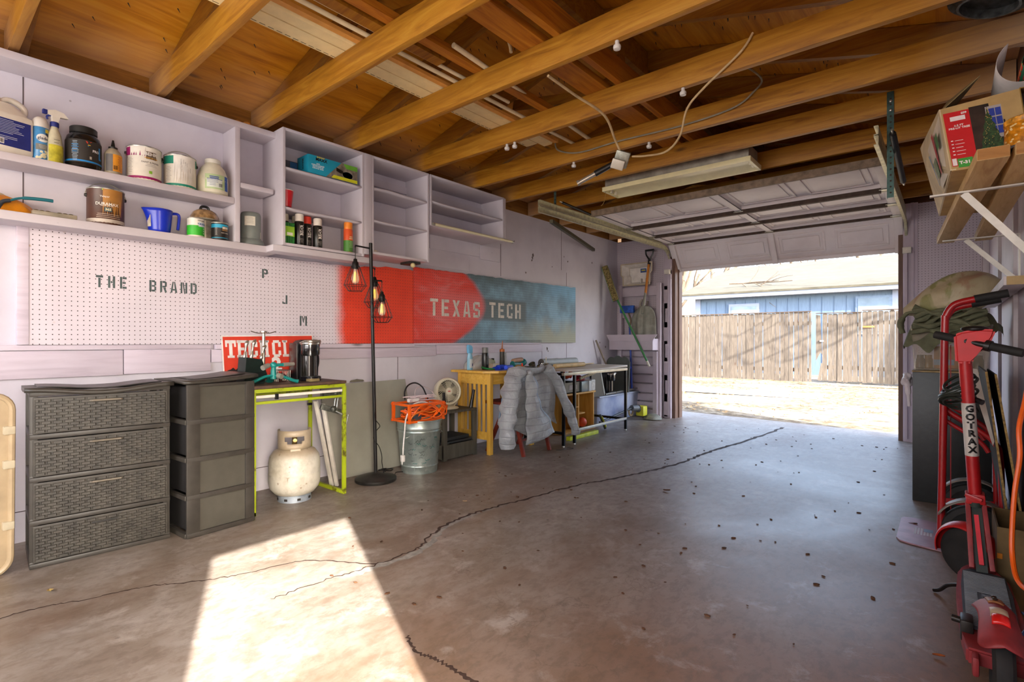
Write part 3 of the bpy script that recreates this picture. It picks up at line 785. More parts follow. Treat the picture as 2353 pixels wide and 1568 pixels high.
# vinyl siding strips, trims and pipes stored on the joists
zt = HJ + .141
m_vinyl = M('#ecd9a2', .45, var=.03); m_slot = M('#5a4630', .8)
def slotstrip(x, y0, y1, label, z=zt):
    t = thing('siding_strip', label, 'siding strip', (x, (y0 + y1) / 2, z))
    part('strip', MB().box(x, x + .10, y0, y1, z, z + .006, .001).box(x + .10, x + .106, y0, y1, z, z + .03), m_vinyl, t, world=True)
    b = MB(); y = y0 + .03
    while y < y1 - .04: b.box(x + .012, x + .0155, y, y + .028, z - .0008, z + .0002); y += .042
    part('nail_slot', b, m_slot, t, world=True)
slotstrip(1.03, .30, 3.22, 'long cream siding strip with nail slots, outermost of the bundle on the joists')
def prof(x, y0, y1, pts, m, name, label, cat):
    b = MB(); b.prism([(x + a, zt + c) for a, c in pts], frame((0, y1, 0), (1, 0, 0), (0, 0, 1)), y1 - y0)
    return single(name, b, m, label, cat)
prof(1.145, .35, 3.30, [(0, 0), (.07, 0), (.09, .02), (.09, .03), (.07, .012), (0, .012)], m_vinyl, 'siding_strip', 'cream rounded siding strip beside the slotted one', 'siding strip')
prof(1.245, .35, 3.30, [(0, .0), (.035, 0), (.035, .02), (0, .02)], M('#d79a4a', .5), 'trim_board', 'thin orange wooden strip lying among the siding strips', 'wood strip')
prof(1.50, .0, 2.95, [(0, .0), (.06, 0), (.06, .04), (0, .04)], m_long, 'trim_board', 'reddish two by four lying along the joists by the pipes', 'wood strip')
prof(1.40, .0, 1.95, [(0, .0), (.07, 0), (.07, .025), (.0, .025)], m_rafter, 'trim_board', 'dark brown board lying next to the reddish two by four', 'wood strip')
def pipe(p0, p1, r, label):
    b = MB(); d = (V(p1) - V(p0)).normalized(); b.tube([V(p0), V(p1), V(p1) - d * .002, V(p0) + d * .002], [r, r, r * .8, r * .8], 14)
    single('plastic_pipe', b, M('#e6d7b0', .4, var=.04), label, 'pipe')
pipe((1.33, .3, zt + .013), (1.335, 3.45, zt + .013), .012, 'cream plastic pipe lying next to the siding strips')
pipe((1.60, 1.885, zt + .016), (1.47, 3.5, zt + .016), .014, 'cream plastic pipe lying alone, its open end toward the camera')
pipe((1.36, .3, zt + .035), (1.372, 2.6, zt + .035), .011, 'shorter cream pipe stacked on the siding bundle')

# roof vent pipe collar, top right
t = thing('roof_vent', 'round dirty roof vent in the plywood at the top right corner', 'vent', (3.745, 3.2, 2.58))
mv = Mx.Translation((3.745, 3.20, HJ + .143 + SL * .135)) @ Mx.Rotation(atan(SL), 4, 'Y')
b = MB().lathe([(.14, -.02), (.155, -.035), (.15, -.005), (.13, -.002), (.115, -.06), (.105, -.06), (.11, .0), (.14, -.02)], n=30, mat=mv)
part('collar', b, M('#6d7577', .5, .4, var=.2, scale=30), t, world=True)
part('vent_mesh', MB().lathe([(.001, -.004), (.112, -.004)], n=30, mat=mv), M('#93a5ad', .5, .3), t, world=True)
# foam blobs squeezed out above the wall
mf = M('#c88b3a', .9, var=.15, scale=30, bmp=.6)
for i, (y, s, lab) in enumerate([(.86, .05, 'left of the second joist'), (1.10, .045, 'right of the second joist'), (1.205, .025, 'small, beside the second joist'), (1.47, .06, 'left of the third joist')]):
    b = MB(); rd = random.Random(i)
    for k in range(9): b.ball((.04 + rd.uniform(0, .06), y + rd.uniform(-s, s), HJ + .003), rd.uniform(.018, .034), sz=rd.uniform(.5, 1), n=9, m=6, mat=Mx.Rotation(rd.uniform(-.5, .5), 3, 'X'))
    single('insulation_foam', b, mf, 'orange foam lump on the wall top, %s' % lab, 'foam')

b = MB(); rd = random.Random(77)
for k in range(900):
    x = rd.uniform(.1, WW - .1); y = ys[rd.randint(3, 12)] + rd.choice((.02, .30, .31)) + rd.uniform(-.25, .25) * rd.random(); z = HJ + .145 + SL * min(x, WW - x)
    a = rd.uniform(-.3, .3); b.cyl((x, y, z), (x + .01 * a, y + .01, z - .018), .003, .001, 5)
tag(part('nail_points', b, M('#3c3a38', .5, .4)), 'roofing nail points sticking down through the plywood sheathing', 'nails', kind='stuff')
# ------------------------------------------------------------ left wall: boards, pegboards, stencils
m_plank = wood('painted_plank', '#bdb0bd', '#cfc3cf', '#d9cfda', 1, 'World', sc=.8, knots=True, bmp=.25, rough=.6)
m_seam = M('#4a3f40', .9)
def wallboard(y0, y1, z0, z1, x1=.02, m=None, lab='', x0=.001):
    return single('wall_board', MB().box(x0, x1, y0, y1, z0, z1, .002), m or m_plank, lab, 'board')
wallboard(-.6, 1.275, .972, .998, .03, lab='thin painted ledge strip under the big stencilled pegboard')
wallboard(-.6, .824, .828, .969, lab='wide knotty painted plank below the pegboard, behind the wicker drawers')
wallboard(.828, 1.278, .832, .974, lab='shorter painted plank right of the knotty one, left of the red sign')
wallboard(1.30, 2.89, .968, .998, .05, lab='painted rail under the orange sprayed end of the pegboard')
wallboard(2.90, 4.75, .985, 1.035, .03, lab='painted rail stained blue under the far pegboard')
wallboard(1.284, 3.17, .885, .966, .018, lab='painted board behind the coffee maker and lamp pole')
wallboard(3.174, 4.78, .90, .983, .018, lab='painted board above the yellow table, with black scribbles')
wallboard(3.10, 3.75, 1.86, 1.99, .012, m_wall, 'painted patch board under the far right cabinet, upper left')
wallboard(3.755, 4.05, 1.84, 1.98, .016, m_wall, 'small painted patch board under the far right cabinet, right end')
wallboard(2.86, 3.60, 1.70, 1.84, .010, m_wall, 'painted patch panel above the red pegboard')
# wall panel joints and lower siding seam
b = MB()
for (y, z0, z1) in ((.412, 1.60, 2.36), (5.19, 1.88, 2.42), (5.30, .0, 1.86), (4.08, 1.70, 2.04), (2.75, .0, .9), (4.80, .0, .98)): b.box(.0005, .0018, y - .002, y + .002, z0, z1)
b.box(.0005, .0018, -.6, 2.9, .154, .158)
struct('trim_10', b, m_seam)
b = MB()
rd = random.Random(4)
def blot(b, x, y, z, s, n=9):
    pts = [(s * rd.uniform(.5, 1) * cos(2 * pi * k / n), 1.3 * s * rd.uniform(.5, 1) * sin(2 * pi * k / n)) for k in range(n)]
    b.prism(pts, face_x(x, y, z), .0008)
for (y, z, s) in ((4.62, 1.96, .016), (4.63, 1.99, .02), (4.61, 1.93, .012), (4.5, 1.78, .012), (5.25, 2.05, .008), (5.33, 2.0, .014), (5.9, 2.05, .012), (6.1, 1.0, .012), (6.25, .94, .014), (5.0, 1.9, .008), (4.3, 2.1, .007), (3.45, .93, .01), (2.4, .7, .006), (1.9, .72, .006), (3.9, .94, .012), (4.2, .96, .008), (4.9, .93, .018), (4.92, .9, .01)): blot(b, .0006, y, z, s)
struct('trim_11', b, M('#6a5d5c', .8, name='scuffs'))

def ms_band(n, l, v, a, c):      # smooth 0..1 between a and c
    r = n.new('ShaderNodeMapRange'); r.interpolation_type = 'SMOOTHSTEP'; l.new(v, r.inputs[0])
    r.inputs[1].default_value = a; r.inputs[2].default_value = c; return r.outputs[0]
def peg1(n, l, p, sx):
    base = ramp(n, l, noise(n, l, p, 2., 5), [(.3, C('#ccc3cb')), (.6, C('#d8ced6'))])
    y = mth(n, l, 'ADD', sx.outputs[1], mth(n, l, 'MULTIPLY', mth(n, l, 'SUBTRACT', noise(n, l, p, 6, 5), .5), .10))
    vo = n.new('ShaderNodeTexVoronoi'); vo.inputs['Scale'].default_value = 7.; l.new(p, vo.inputs[0])
    k = mth(n, l, 'MULTIPLY', ramp(n, l, vo.outputs['Distance'], [(.03, (1, 1, 1, 1)), (.07, (0, 0, 0, 1))]), ramp(n, l, noise(n, l, p, 3, 2), [(.55, (0, 0, 0, 1)), (.6, (1, 1, 1, 1))]))
    base = mixc(n, l, mth(n, l, 'MULTIPLY', k, .6), base, C('#a98a5a'))
    red = ramp(n, l, noise(n, l, p, 5, 5, .6), [(.3, C('#d93a22')), (.7, C('#ea4a2c'))])
    return mixc(n, l, ms_band(n, l, y, 2.12, 2.24), base, red)
m_peg1 = peg_mat('pegboard_orange_end', peg1, rr=.0028)
def peg2(n, l, p, sx):
    Y, Z = sx.outputs[1], sx.outputs[2]
    nz = mth(n, l, 'MULTIPLY', mth(n, l, 'SUBTRACT', noise(n, l, p, 3.2, 5, .55), .5), .4)
    blue = ramp(n, l, noise(n, l, p, 2.6, 6, .6), [(.25, C('#4d616b')), (.45, C('#6a8797')), (.6, C('#7ea6bd')), (.75, C('#7d9db0'))])
    yel = mth(n, l, 'MULTIPLY', ms_band(n, l, mth(n, l, 'ADD', Z, nz), 1.34, 1.08), ms_band(n, l, Y, 4.0, 4.9))
    blue = mixc(n, l, mth(n, l, 'MULTIPLY', yel, .8), blue, C('#a8a283'))
    hi = mth(n, l, 'MULTIPLY', ms_band(n, l, mth(n, l, 'ADD', Z, nz), 1.42, 1.62), ms_band(n, l, Y, 4.5, 5.2))
    blue = mixc(n, l, mth(n, l, 'MULTIPLY', hi, .6), blue, C('#7fc0ea'))
    top = mth(n, l, 'MULTIPLY', ms_band(n, l, mth(n, l, 'ADD', Z, nz), 1.52, 1.66), ms_band(n, l, Y, 4.9, 4.2))
    blue = mixc(n, l, mth(n, l, 'MULTIPLY', top, .6), blue, C('#4b5a58'))
    # dark sprayed box round the second word
    bx = mth(n, l, 'MULTIPLY', mth(n, l, 'MULTIPLY', ms_band(n, l, Y, 3.70, 3.80), ms_band(n, l, Y, 4.50, 4.44)), mth(n, l, 'MULTIPLY', ms_band(n, l, Z, 1.21, 1.25), ms_band(n, l, Z, 1.47, 1.43)))
    blue = mixc(n, l, mth(n, l, 'MULTIPLY', bx, .85), blue, C('#575f5e'))
    red = ramp(n, l, noise(n, l, p, 3.0, 5, .6, (1, .7, 1.6), .8), [(.38, C('#dd3a26')), (.56, C('#e04d42')), (.72, C('#dd7474'))])
    pk = mth(n, l, 'MULTIPLY', ms_band(n, l, Y, 2.95, 3.25), mth(n, l, 'MULTIPLY', ms_band(n, l, Z, 1.08, 1.3), ms_band(n, l, Z, 1.56, 1.42)))
    red = mixc(n, l, mth(n, l, 'MULTIPLY', pk, .45), red, C('#de8588'))
    # edge of the red: bulges right around mid height
    dz = mth(n, l, 'SUBTRACT', Z, 1.37)
    ed = mth(n, l, 'SUBTRACT', 3.79, mth(n, l, 'MULTIPLY', mth(n, l, 'MULTIPLY', dz, dz), 3.0))
    d = mth(n, l, 'ADD', mth(n, l, 'SUBTRACT', ed, Y), mth(n, l, 'MULTIPLY', nz, .35))
    return mixc(n, l, ms_band(n, l, d, -.05, .05), blue, red)
m_peg2 = peg_mat('pegboard_red_blue', peg2, rr=.0031)
def pegb(name, y0, y1, z0, top, m, label, seed):
    rd = random.Random(seed); n = 60; b = MB()
    poly = [(y0, z0), (y1, z0)] + [(y1 - (y1 - y0) * k / n, top(1 - k / n) + rd.uniform(-.006, .004)) for k in range(n + 1)]
    t = thing(name, label, 'pegboard', (.03, y0, z0))
    b.prism(poly, frame((.024, 0, 0), (0, 1, 0), (0, 0, 1)), .006)
    part('board', b, m, t, world=True)
    b = MB()
    for (z) in (z0 + .02, z0 + .5): b.box(.0205 if z < z0 + .1 else .002, .024, y0 + .01, y1 - .01, z, z + .04)
    part('batten', b, m_plank, t, world=True)
    return t
p1 = pegb('pegboard', .43, 2.892, 1.0, lambda u: 1.60 - .0 * u + (.035 if u > .75 else 0) * min(1, (u - .75) * 8), m_peg1, 'long lavender pegboard with an orange-red right end, stencilled with dark letters', 1)
p2 = pegb('pegboard', 2.897, 5.46, 1.0, lambda u: 1.665 + .02 * u, m_peg2, 'second pegboard sprayed red then grey-blue, with white stencilled words', 2)
part('edge_strip', MB().box(.002, .034, .385, .43, 1.0, 1.605, .003), m_plank, p1, 'scuffed upright strip at the left edge', world=True)
m_st = M('#4c5a5a', .7, var=.1)
m_sw = M('#d8d2c8', .7, var=.08)
def sten(s, y, z, h, m, par, tilt=0, gap=.2, ws=1.):
    ob = part('stencil_text', stencil(s, h, frame((.0303, y, z), (0, 1, tilt), (0, -tilt, 1)), .0006, gap, ws), m, par, world=True, smooth=0)
    return ob
sten('THE', .699, 1.315, .066, m_st, p1, 0, .42, .78)
sten('BRAND', .947, 1.31, .066, m_st, p1, 0, .36, .82)
sten('P', 1.595, 1.448, .062, m_st, p1, 0, ws=1.0); sten('J', 1.735, 1.28, .062, m_st, p1); sten('M', 1.862, 1.13, .07, m_st, p1)
sten('TEXAS', 3.085, 1.25, .155, m_sw, p2, 0, .28, .98)
sten('TECH', 3.87, 1.26, .155, m_sw, p2, 0, .26, .99)

# ------------------------------------------------------------ shelving
SZ1, SZ2, SZT = 1.915, 1.640, 2.40
t = thing('wall_shelf', 'long pale lavender wall shelf unit with two shelves holding jugs and paint cans', 'shelf', (0, .6, SZ2))
SX = .19
for nm, z, h in (('top_board', SZT - .04, .04), ('shelf_board', SZ1 - .04, .04), ('bottom_board', SZ2 - .045, .045)):
    part(nm, MB().box(.001, SX, -.7, 1.356 if nm == 'shelf_board' else 1.62, z, z + h, .008), m_shelf, t, world=True)
part('divider', MB().box(.001, SX + .001, 1.357, 1.388, SZ2, SZT - .04, .003), m_shelf, t, world=True)
part('small_shelf', MB().box(.001, SX, 1.388, 1.60, 1.985, 2.02, .010), m_shelf, t, world=True)
def cabinet(label, y0, y1, z0, z1, shelves, dep=.29, th=.018, par_y=None, skip=()):
    t = thing('wall_cabinet', label, 'cabinet', (0, (y0 + y1) / 2, z0))
    part('side_panel', MB().box(.001, dep, y0, y0 + th, z0, z1, .002), m_shelf, t, world=True)
    part('side_panel', MB().box(.001, dep, y1 - th, y1, z0, z1, .002), m_shelf, t, world=True)
    part('top_panel', MB().box(.001, dep, y0 + th, y1 - th, z1 - th, z1, .002), m_shelf, t, world=True)
    part('bottom_panel', MB().box(.001, dep - .004, y0 + th, y1 - th, z0, z0 + th, .002), m_shelf, t, world=True)
    part('back_rail', MB().box(.001, .02, y0 + th, y1 - th, z1 - .13, z1 - .07), m_shelf, t, world=True)
    for z, sag in shelves:
        b = MB(); b.sheet(lambda u, v: V((.002 + (dep - .008) * v, y0 + th + (y1 - y0 - 2 * th) * u, z - .012 + sag * v * sin(pi * u) * (.6 + .4 * cos(5 * u)))), 14, 6)
        part('shelf_board', b, m_shelf, t, world=True, solid=.013)
    return t
cabinet('painted wall cabinet holding the teal box and the spray paint cans', 1.612, 2.225, 1.645, 2.412, [(2.165, 0), (1.905, -.012)])
cabinet('empty painted wall cabinet with buckled shelves above the lamp', 2.29, 2.85, 1.675, 2.412, [(2.18, .02), (1.942, -.01)])
cabinet('wide low empty wall cabinet at the far end of the row, tube along its bottom', 2.862, 3.80, 1.985, 2.412, [(2.205, -.012)])
single('cabinet_stile', MB().box(.25, .292, 2.226, 2.289, 1.665, 2.412, .003), m_shelf, 'flat upright board covering the gap between two wall cabinets', 'board')
single('cabinet_stile', MB().box(.25, .285, 3.801, 3.83, 2.02, 2.41, .003), m_shelf, 'narrow upright strip closing the far end of the last wall cabinet', 'board')
single('shelf_rail', MB().box(.16, .285, 1.55, 2.29, 1.60, 1.642, .006), m_shelf, 'painted rail hanging below the middle cabinet edge', 'board')
t = thing('light_tube', 'loose fluorescent tube lying along the bottom edge of the last cabinet', 'tube', (.31, 3.3, 1.99))
part('glass_tube', MB().cyl((.302, 2.90, 1.998), (.302, 3.90, 1.998), .0125, n=14), M('#e6dfb8', .25, var=.02), t, world=True)
part('end_cap', MB().cyl((.302, 2.88, 1.998), (.302, 2.90, 1.998), .0128, n=14), m_galv, t, world=True)
part('end_cap', MB().cyl((.302, 3.90, 1.998), (.302, 3.92, 1.998), .0128, n=14), m_galv, t, world=True)
t = thing('loose_knob', 'loose cream knob on a dark plate under the corner cabinet', 'knob', (.22, 2.72, 1.62))
part('plate', MB().box(.10, .24, 2.70, 2.80, 1.655, 1.674, .002), M('#3c3b38', .5, .4), t, world=True)
part('knob_ball', MB().ball((.24, 2.72, 1.640), .02, n=14), M('#cfc28e', .3), t, world=True)
b = MB(); rd = random.Random(3)
for k in range(6): b.ball((.22 + rd.uniform(-.02, .02), 2.36 + rd.uniform(-.03, .03), 1.705 + rd.uniform(0, .006)), .016, sz=.6, n=8, m=6)
single('crumpled_cloth', b, M('#ddd3c8', .9), 'small crumpled white cloth at the bottom left of the empty cabinet', 'cloth')

# ------------------------------------------------------------ shelf goods. Each is built round its own axis; local +x faces the room
def T0(name, label, cat, x, y, z, rz=0, group=None): return thing(name, label, cat, (x, y, z), rz, group)
mW = M('#e9e4d6', .35, var=.03); mBlk = M('#171717', .35, var=.1); mNavy = M('#23307d', .45); mBlue = M('#1c3fb8', .35)
def lines(mb, n, mat, w, dz, h=.003, seed=0, left=True):
    rd = random.Random(seed)
    for i in range(n):
        ww = w * rd.uniform(.55, 1); x0 = -w / 2 if left else -ww / 2
        mb.prism([(x0, -i * dz), (x0 + ww, -i * dz), (x0 + ww, -i * dz + h), (x0, -i * dz + h)], mat, .0004)
    return mb
def clines(mb, r, a0, z, n, w, dz, h=.0025, seed=0):
    rd = random.Random(seed)
    for i in range(n):
        ww = w * rd.uniform(.5, 1); patch(mb, r, a0 - ww / 2 / r, a0 + ww / 2 / r, z - i * dz, z - i * dz + h, 4)
    return mb
def barcode(mb, r, a, z, w, h):
    rd = random.Random(5); x = -w / 2
    while x < w / 2: ww = rd.uniform(.0007, .002); patch(mb, r, a + x / r, a + (x + ww) / r, z, z + h, 1); x += ww + rd.uniform(.0007, .0018)
    return mb

# 1 big white jug, navy label
t = T0('bleach_jug', 'large white plastic jug with a navy blue label, leftmost on the upper shelf', 'jug', .10, .325, SZ1, .25)
b = MB().box(-.065, .065, -.10, .10, 0, .20, .022)
b.sheet(lambda u, v: V(((.062 - .030 * v) * (abs(cos(2 * pi * u)) ** .6) * (1 if cos(2 * pi * u) > 0 else -1), (.096 - .062 * v * v) * (abs(sin(2 * pi * u)) ** .6) * (1 if sin(2 * pi * u) > 0 else -1), .19 + .06 * v)), 28, 6, closeu=True)
part('body', b, mW, t)
b = MB().tube(smooth_path([(0, .075, .205), (0, .085, .25), (0, .05, .275), (0, .012, .272), (0, -.004, .245)], 5), .014, 10)
part('handle', b, mW, t)
part('cap', MB().lathe([(.022, .245), (.024, .25), (.024, .275), (.02, .278)], (0, -.03, 0)), M('#ddd6c0', .5), t)
lab = part('label', MB().box(.0655, .0665, -.075, .085, .035, .165), mNavy, t, 'navy blue label with white print')
b = MB(); lines(b, 9, frame((.0668, .005, .155), (0, 1, 0), (0, 0, 1)), .13, .0075, .002, 1)
lines(b, 3, frame((.0668, -.01, .078), (0, 1, 0), (0, 0, 1)), .09, .0075, .002, 2)
part('print', b, M('#cdd3e6', .5), lab, world=False, smooth=0)
b = MB().box(.0667, .0672, -.06, -.015, .042, .068); part('barcode_panel', b, M('#e8e8ea', .5), lab, smooth=0)
b = MB()
for i in range(14): b.box(.0673, .0676, -.056 + i * .0028, -.0548 + i * .0028 + (.0006 if i % 3 else 0), .046, .064)
part('barcode', b, mBlk, lab, smooth=0)
# 2 air freshener
t = T0('air_freshener', 'slim light blue air freshener can with a white oval reading glade', 'aerosol can', .115, .462, SZ1, .2)
r = .031
part('can', MB().lathe([(.028, 0), (r, .004), (r, .165), (.028, .17)]), M('#4f97cf', .3, var=.1, scale=20), t, 'blue can')
b = MB(); b.lathe([(r + .0008, .170), (r + .0008, .19), (.029, .205), (.024, .215), (.012, .225), (.0, .228)]); b.ball((-.006, 0, .20), .026, sz=1.1, n=14)
part('cap', b, M('#ddd9cf', .4), t, 'white slanted cap')
b = MB(); b.sheet(lambda u, v: cylx(r + .0008, 0, .115)(V((.026 * v * cos(2 * pi * u), .020 * v * sin(2 * pi * u), 0))), 24, 3); part('oval_label', b, M('#eef0ea', .4), t, smooth=30)
part('brand_text', txt('glade', .021, None, .0003, .0002, xform=cylx(r + .0012, 0, .114)), M('#20304a', .5), t, smooth=0)
b = MB(); patch(b, r, -.9, .9, .055, .085); part('grey_band', b, M('#7e8079', .6), t, smooth=30)
b = MB(); clines(b, r + .0006, 0, .078, 3, .035, .007, .0018); part('print', b, M('#c8cac2', .5), t, smooth=0)
b = MB(); rd = random.Random(2)
for k in range(16):
    a = rd.uniform(-.8, .8); z = rd.uniform(.015, .05); f = cylx(r + .0006, a, z)
    b.sheet(lambda u, v: f(V((.007 * v * cos(2 * pi * u), .006 * v * sin(2 * pi * u), 0))), 7, 1)
part('flower_print', b, M('#e8e4c0', .5), t, smooth=0)
b = MB(); patch(b, r, .3, 1.0, .145, .163); part('badge', b, M('#e8d23a', .5), t, 'yellow badge', smooth=30)
b = MB(); patch(b, r, .35, 1.0, .128, .143); part('badge', b, M('#202a45', .5), t, 'dark badge', smooth=30)
# 3 spray bottle
t = T0('spray_bottle', 'translucent trigger spray bottle with a blue nozzle and yellowish liquid', 'spray bottle', .12, .515, SZ1, .2)
part('bottle', MB().lathe([(.03, 0), (.033, .006), (.034, .05), (.033, .10), (.027, .15), (.016, .178), (.013, .20)], sx=.85), M('#d6d2b4', .3, var=.1), t)
part('liquid', MB().lathe([(.0345, .008), (.0352, .05), (.0346, .095)], sx=.85, a0=-1.0, a1=1.4, n=14), M('#c9c13e', .3, var=.15, scale=30), t, 'yellow liquid level')
part('collar', MB().lathe([(.017, .19), (.018, .195), (.018, .212), (.015, .215)]), mNavy, t)
b = MB().prism([(-.045, .018), (-.045, .034), (.0, .045), (.035, .038), (.05, .018), (.02, .012), (.012, -.02), (-.012, -.02), (-.014, .01)], frame((.012, 0, .235), (0, 1, 0), (0, 0, 1)), .0)
b = MB(); b.prism([(-.03, .012), (-.03, .030), (.0, .042), (.035, .036), (.055, .014), (.02, .010), (.012, -.02), (-.012, -.02), (-.014, .008)], frame((-.011, 0, .235), (0, 1, 0), (0, 0, 1)), .022)
part('spray_head', b, mW, t)
part('nozzle', MB().box(-.009, .009, -.048, -.030, .245, .267, .003), mNavy, t)
part('trigger', MB().tube(smooth_path([(0, -.016, .246), (0, -.03, .236), (0, -.028, .222)], 4), .005), mNavy, t)
b = MB()
for k in range(7): patch(b, .0335, -.35, .2 if k % 2 else .35, .03 + k * .015, .0318 + k * .015, 3, sx=.85)
part('level_marks', b, mBlk, t, smooth=0)
# 4 protein tub
t = T0('supplement_tub', 'big black round tub with a screw lid and blue striped label', 'tub', .095, .635, SZ1, .1)
part('jar', MB().lathe([(.066, 0), (.074, .01), (.075, .15), (.068, .175), (.054, .19), (.054, .195)]), M('#141414', .18, var=.1), t)
b = MB().lathe([(.056, .193), (.058, .195), (.058, .222), (.054, .226), (.0, .226)], n=40)
part('lid', b, M('#1b1b1a', .45), t)
b = MB().lathe([(.0755, .03), (.0757, .148)]); lab = part('label', b, M('#2c2824', .6), t, 'dark label')
b = MB().lathe([(.076, .035), (.076, .043)]); patch(b, .0759, .66, .80, .06, .125); patch(b, .0759, .80, .90, .06, .07); part('blue_stripe', b, M('#1b86cf', .5), lab, smooth=30)
b = MB(); clines(b, .076, -.75, .135, 14, .034, .0075, .0025, 4); part('print', b, M('#9fb4c4', .5), lab, smooth=0)
b = MB(); clines(b, .0763, -.75, .118, 4, .034, .012, .003, 6); part('print', b, M('#2a8bd0', .5), lab, smooth=0)
part('label_text', txt('PRO', .018, None, .0003, .0004, xform=cylx(.0762, .45, .098)), M('#e6e6e6', .5), lab, smooth=0)
for i, c in enumerate(('#d8402a', '#e8b83a', '#2a9ad0')):
    b = MB(); f = cylx(.0761, .02 + i * .0, .135 - i * .004); b._add([f(V((-.014, .008, 0))), f(V((.014, .008, 0))), f(V((-.008, -.004, 0)))], [(0, 1, 2)]) if i == 0 else patch(b, .0761 + .0001 * i, -.05, .2 - .1 * i, .128 - .006 * i, .132 - .006 * i); part('emblem', b, M(c, .5), lab, smooth=0)
b = MB(); patch(b, .0761, .05, .17, .052, .066); part('badge', b, M('#b8b0a4', .5), lab, smooth=0)
# 5 glue bottle
t = T0('glue_bottle', 'cream glue bottle with a black spout and orange label', 'bottle', .115, .757, SZ1, .1)
part('bottle', MB().lathe([(.036, 0), (.039, .006), (.039, .115), (.034, .13), (.019, .148), (.017, .15)]), M('#a89d85', .45), t)
part('spout', MB().lathe([(.02, .148), (.021, .156), (.010, .160), (.008, .175), (.005, .19), (.0045, .196)]), mBlk, t)
b = MB(); patch(b, .0395, -.35, 1.2, .02, .112, 14); lab = part('label', b, M('#dd9326', .5), t, 'orange label', smooth=40)
b = MB(); patch(b, .0396, -1.2, -.33, .02, .112, 10); part('label', b, M('#6d6a68', .5), t, 'grey photo label', smooth=40)
b = MB(); clines(b, .0401, .55, .10, 12, .032, .0065, .002, 7); part('print', b, M('#8d4a12', .5), lab, smooth=0)
b = MB(); barcode(b, .0402, -.05, .03, .016, .022); part('barcode', b, mBlk, lab, smooth=0)

def can(name, label, cat, x, y, z, r, h, body, rz=0, bail=True, bailup=False, lid=True, rim='#b9b7ae'):
    t = T0(name, label, cat, x, y, z, rz)
    part('can_body', MB().lathe([(r * .97, 0), (r, .004), (r, .008), (r * .985, .012), (r * .985, h - .012), (r, h - .008), (r, h)]), body, t)
    part('rim', MB().lathe([(r * 1.0, h - .004), (r * 1.015, h), (r * .97, h + .004), (r * .93, h), (r * .9, h - .006), (.0, h - .007)]), M(rim, .35, .6, var=.2, scale=30), t)
    if bail:
        for s in (-1, 1): part('bail_ear', MB().cyl((0, s * r * .98, h - .035), (0, s * (r + .008), h - .035), .011, .007, 12), M('#26221f', .5), t)
        if bailup: pts = [(.0 - .0 * sin(a), (r + .005) * cos(a), h - .035 + .075 * sin(a)) for a in [pi * k / 18 for k in range(19)]]
        else: pts = [((r + .006) * sin(a) * .5, (r + .006) * cos(a), h - .035 - .055 * sin(a)) for a in [pi * k / 18 for k in range(19)]]
        part('bail_handle', MB().tube(pts, .0024, 6), m_galv, t)
    return t
def splash(r, m_seed, a0, a1, z1, z0, n=26, th=.0012):
    """paint run down the side of a can"""
    rd = random.Random(m_seed); b = MB(); P = []
    for i in range(n + 1):
        a = a0 + (a1 - a0) * i / n; lo = z0 + (z1 - z0) * (rd.uniform(0, .75) if i % 3 else 0)
        P.append((a, lo))
    for i in range(n):
        (a, l0), (c, l1) = P[i], P[i + 1]
        q = lambda aa, z: V(((r + th) * cos(aa), (r + th) * sin(aa), z))
        b._add([q(a, l0), q(c, l1), q(c, z1), q(a, z1)], [(0, 1, 2, 3)])
    return b
# 6 paint can, magenta band
t = can('paint_can', 'white paint can with a magenta band and white drips, left of the teal one', 'paint can', .095, .905, SZ1, .083, .19, M('#e4dfd2', .4, var=.04), rz=-.15)
b = MB(); b.lathe([(.0825, .135), (.0825, .182)], a0=-1.5, a1=-.05, n=20); part('base_band', MB().lathe([(.0825, .006), (.0825, .022)], n=40), M('#9c1563', .45), t, smooth=40); lab = part('colour_band', b, M('#9c1563', .45), t, 'magenta band', smooth=40)
part('brand_text', txt('BEHR', .026, None, .0003, .0006, xform=cylx(.0832, .28, .148)), M('#f2f0e8', .4), lab, smooth=0)
b = MB(); patch(b, .0826, .0, .62, .132, .162); part('brand_plate', b, M('#6d5a45', .5, var=.2), lab, smooth=30)
b = MB(); patch(b, .0829, .0, .62, .121, .131); part('brand_plate', b, M('#2c2420', .5), lab, smooth=30)
part('label_text', txt('PREMIUM PLUS', .010, None, .0003, .0002, xform=cylx(.0833, .31, .126)), M('#d9a23c', .5), lab, smooth=0)
part('label_text', txt('PAINT & PRIMER', .0125, None, .0002, 0, xform=cylx(.0828, .28, .102)), M('#6b6460', .5), t, smooth=0)
b = MB(); clines(b, .0826, .3, .09, 2, .075, .008, .0016, 3); clines(b, .0826, -.95, .12, 10, .03, .0085, .0018, 8); part('print', b, M('#9a948c', .5), t, smooth=0)
b = MB(); patch(b, .0826, .17, .36, .04, .056); part('green_badge', b, M('#8cc63a', .5), t, smooth=30)
part('paint_drips', splash(.0828, 3, -.95, -.05, .185, .125, 16), M('#ebe7dc', .3), t, smooth=0)
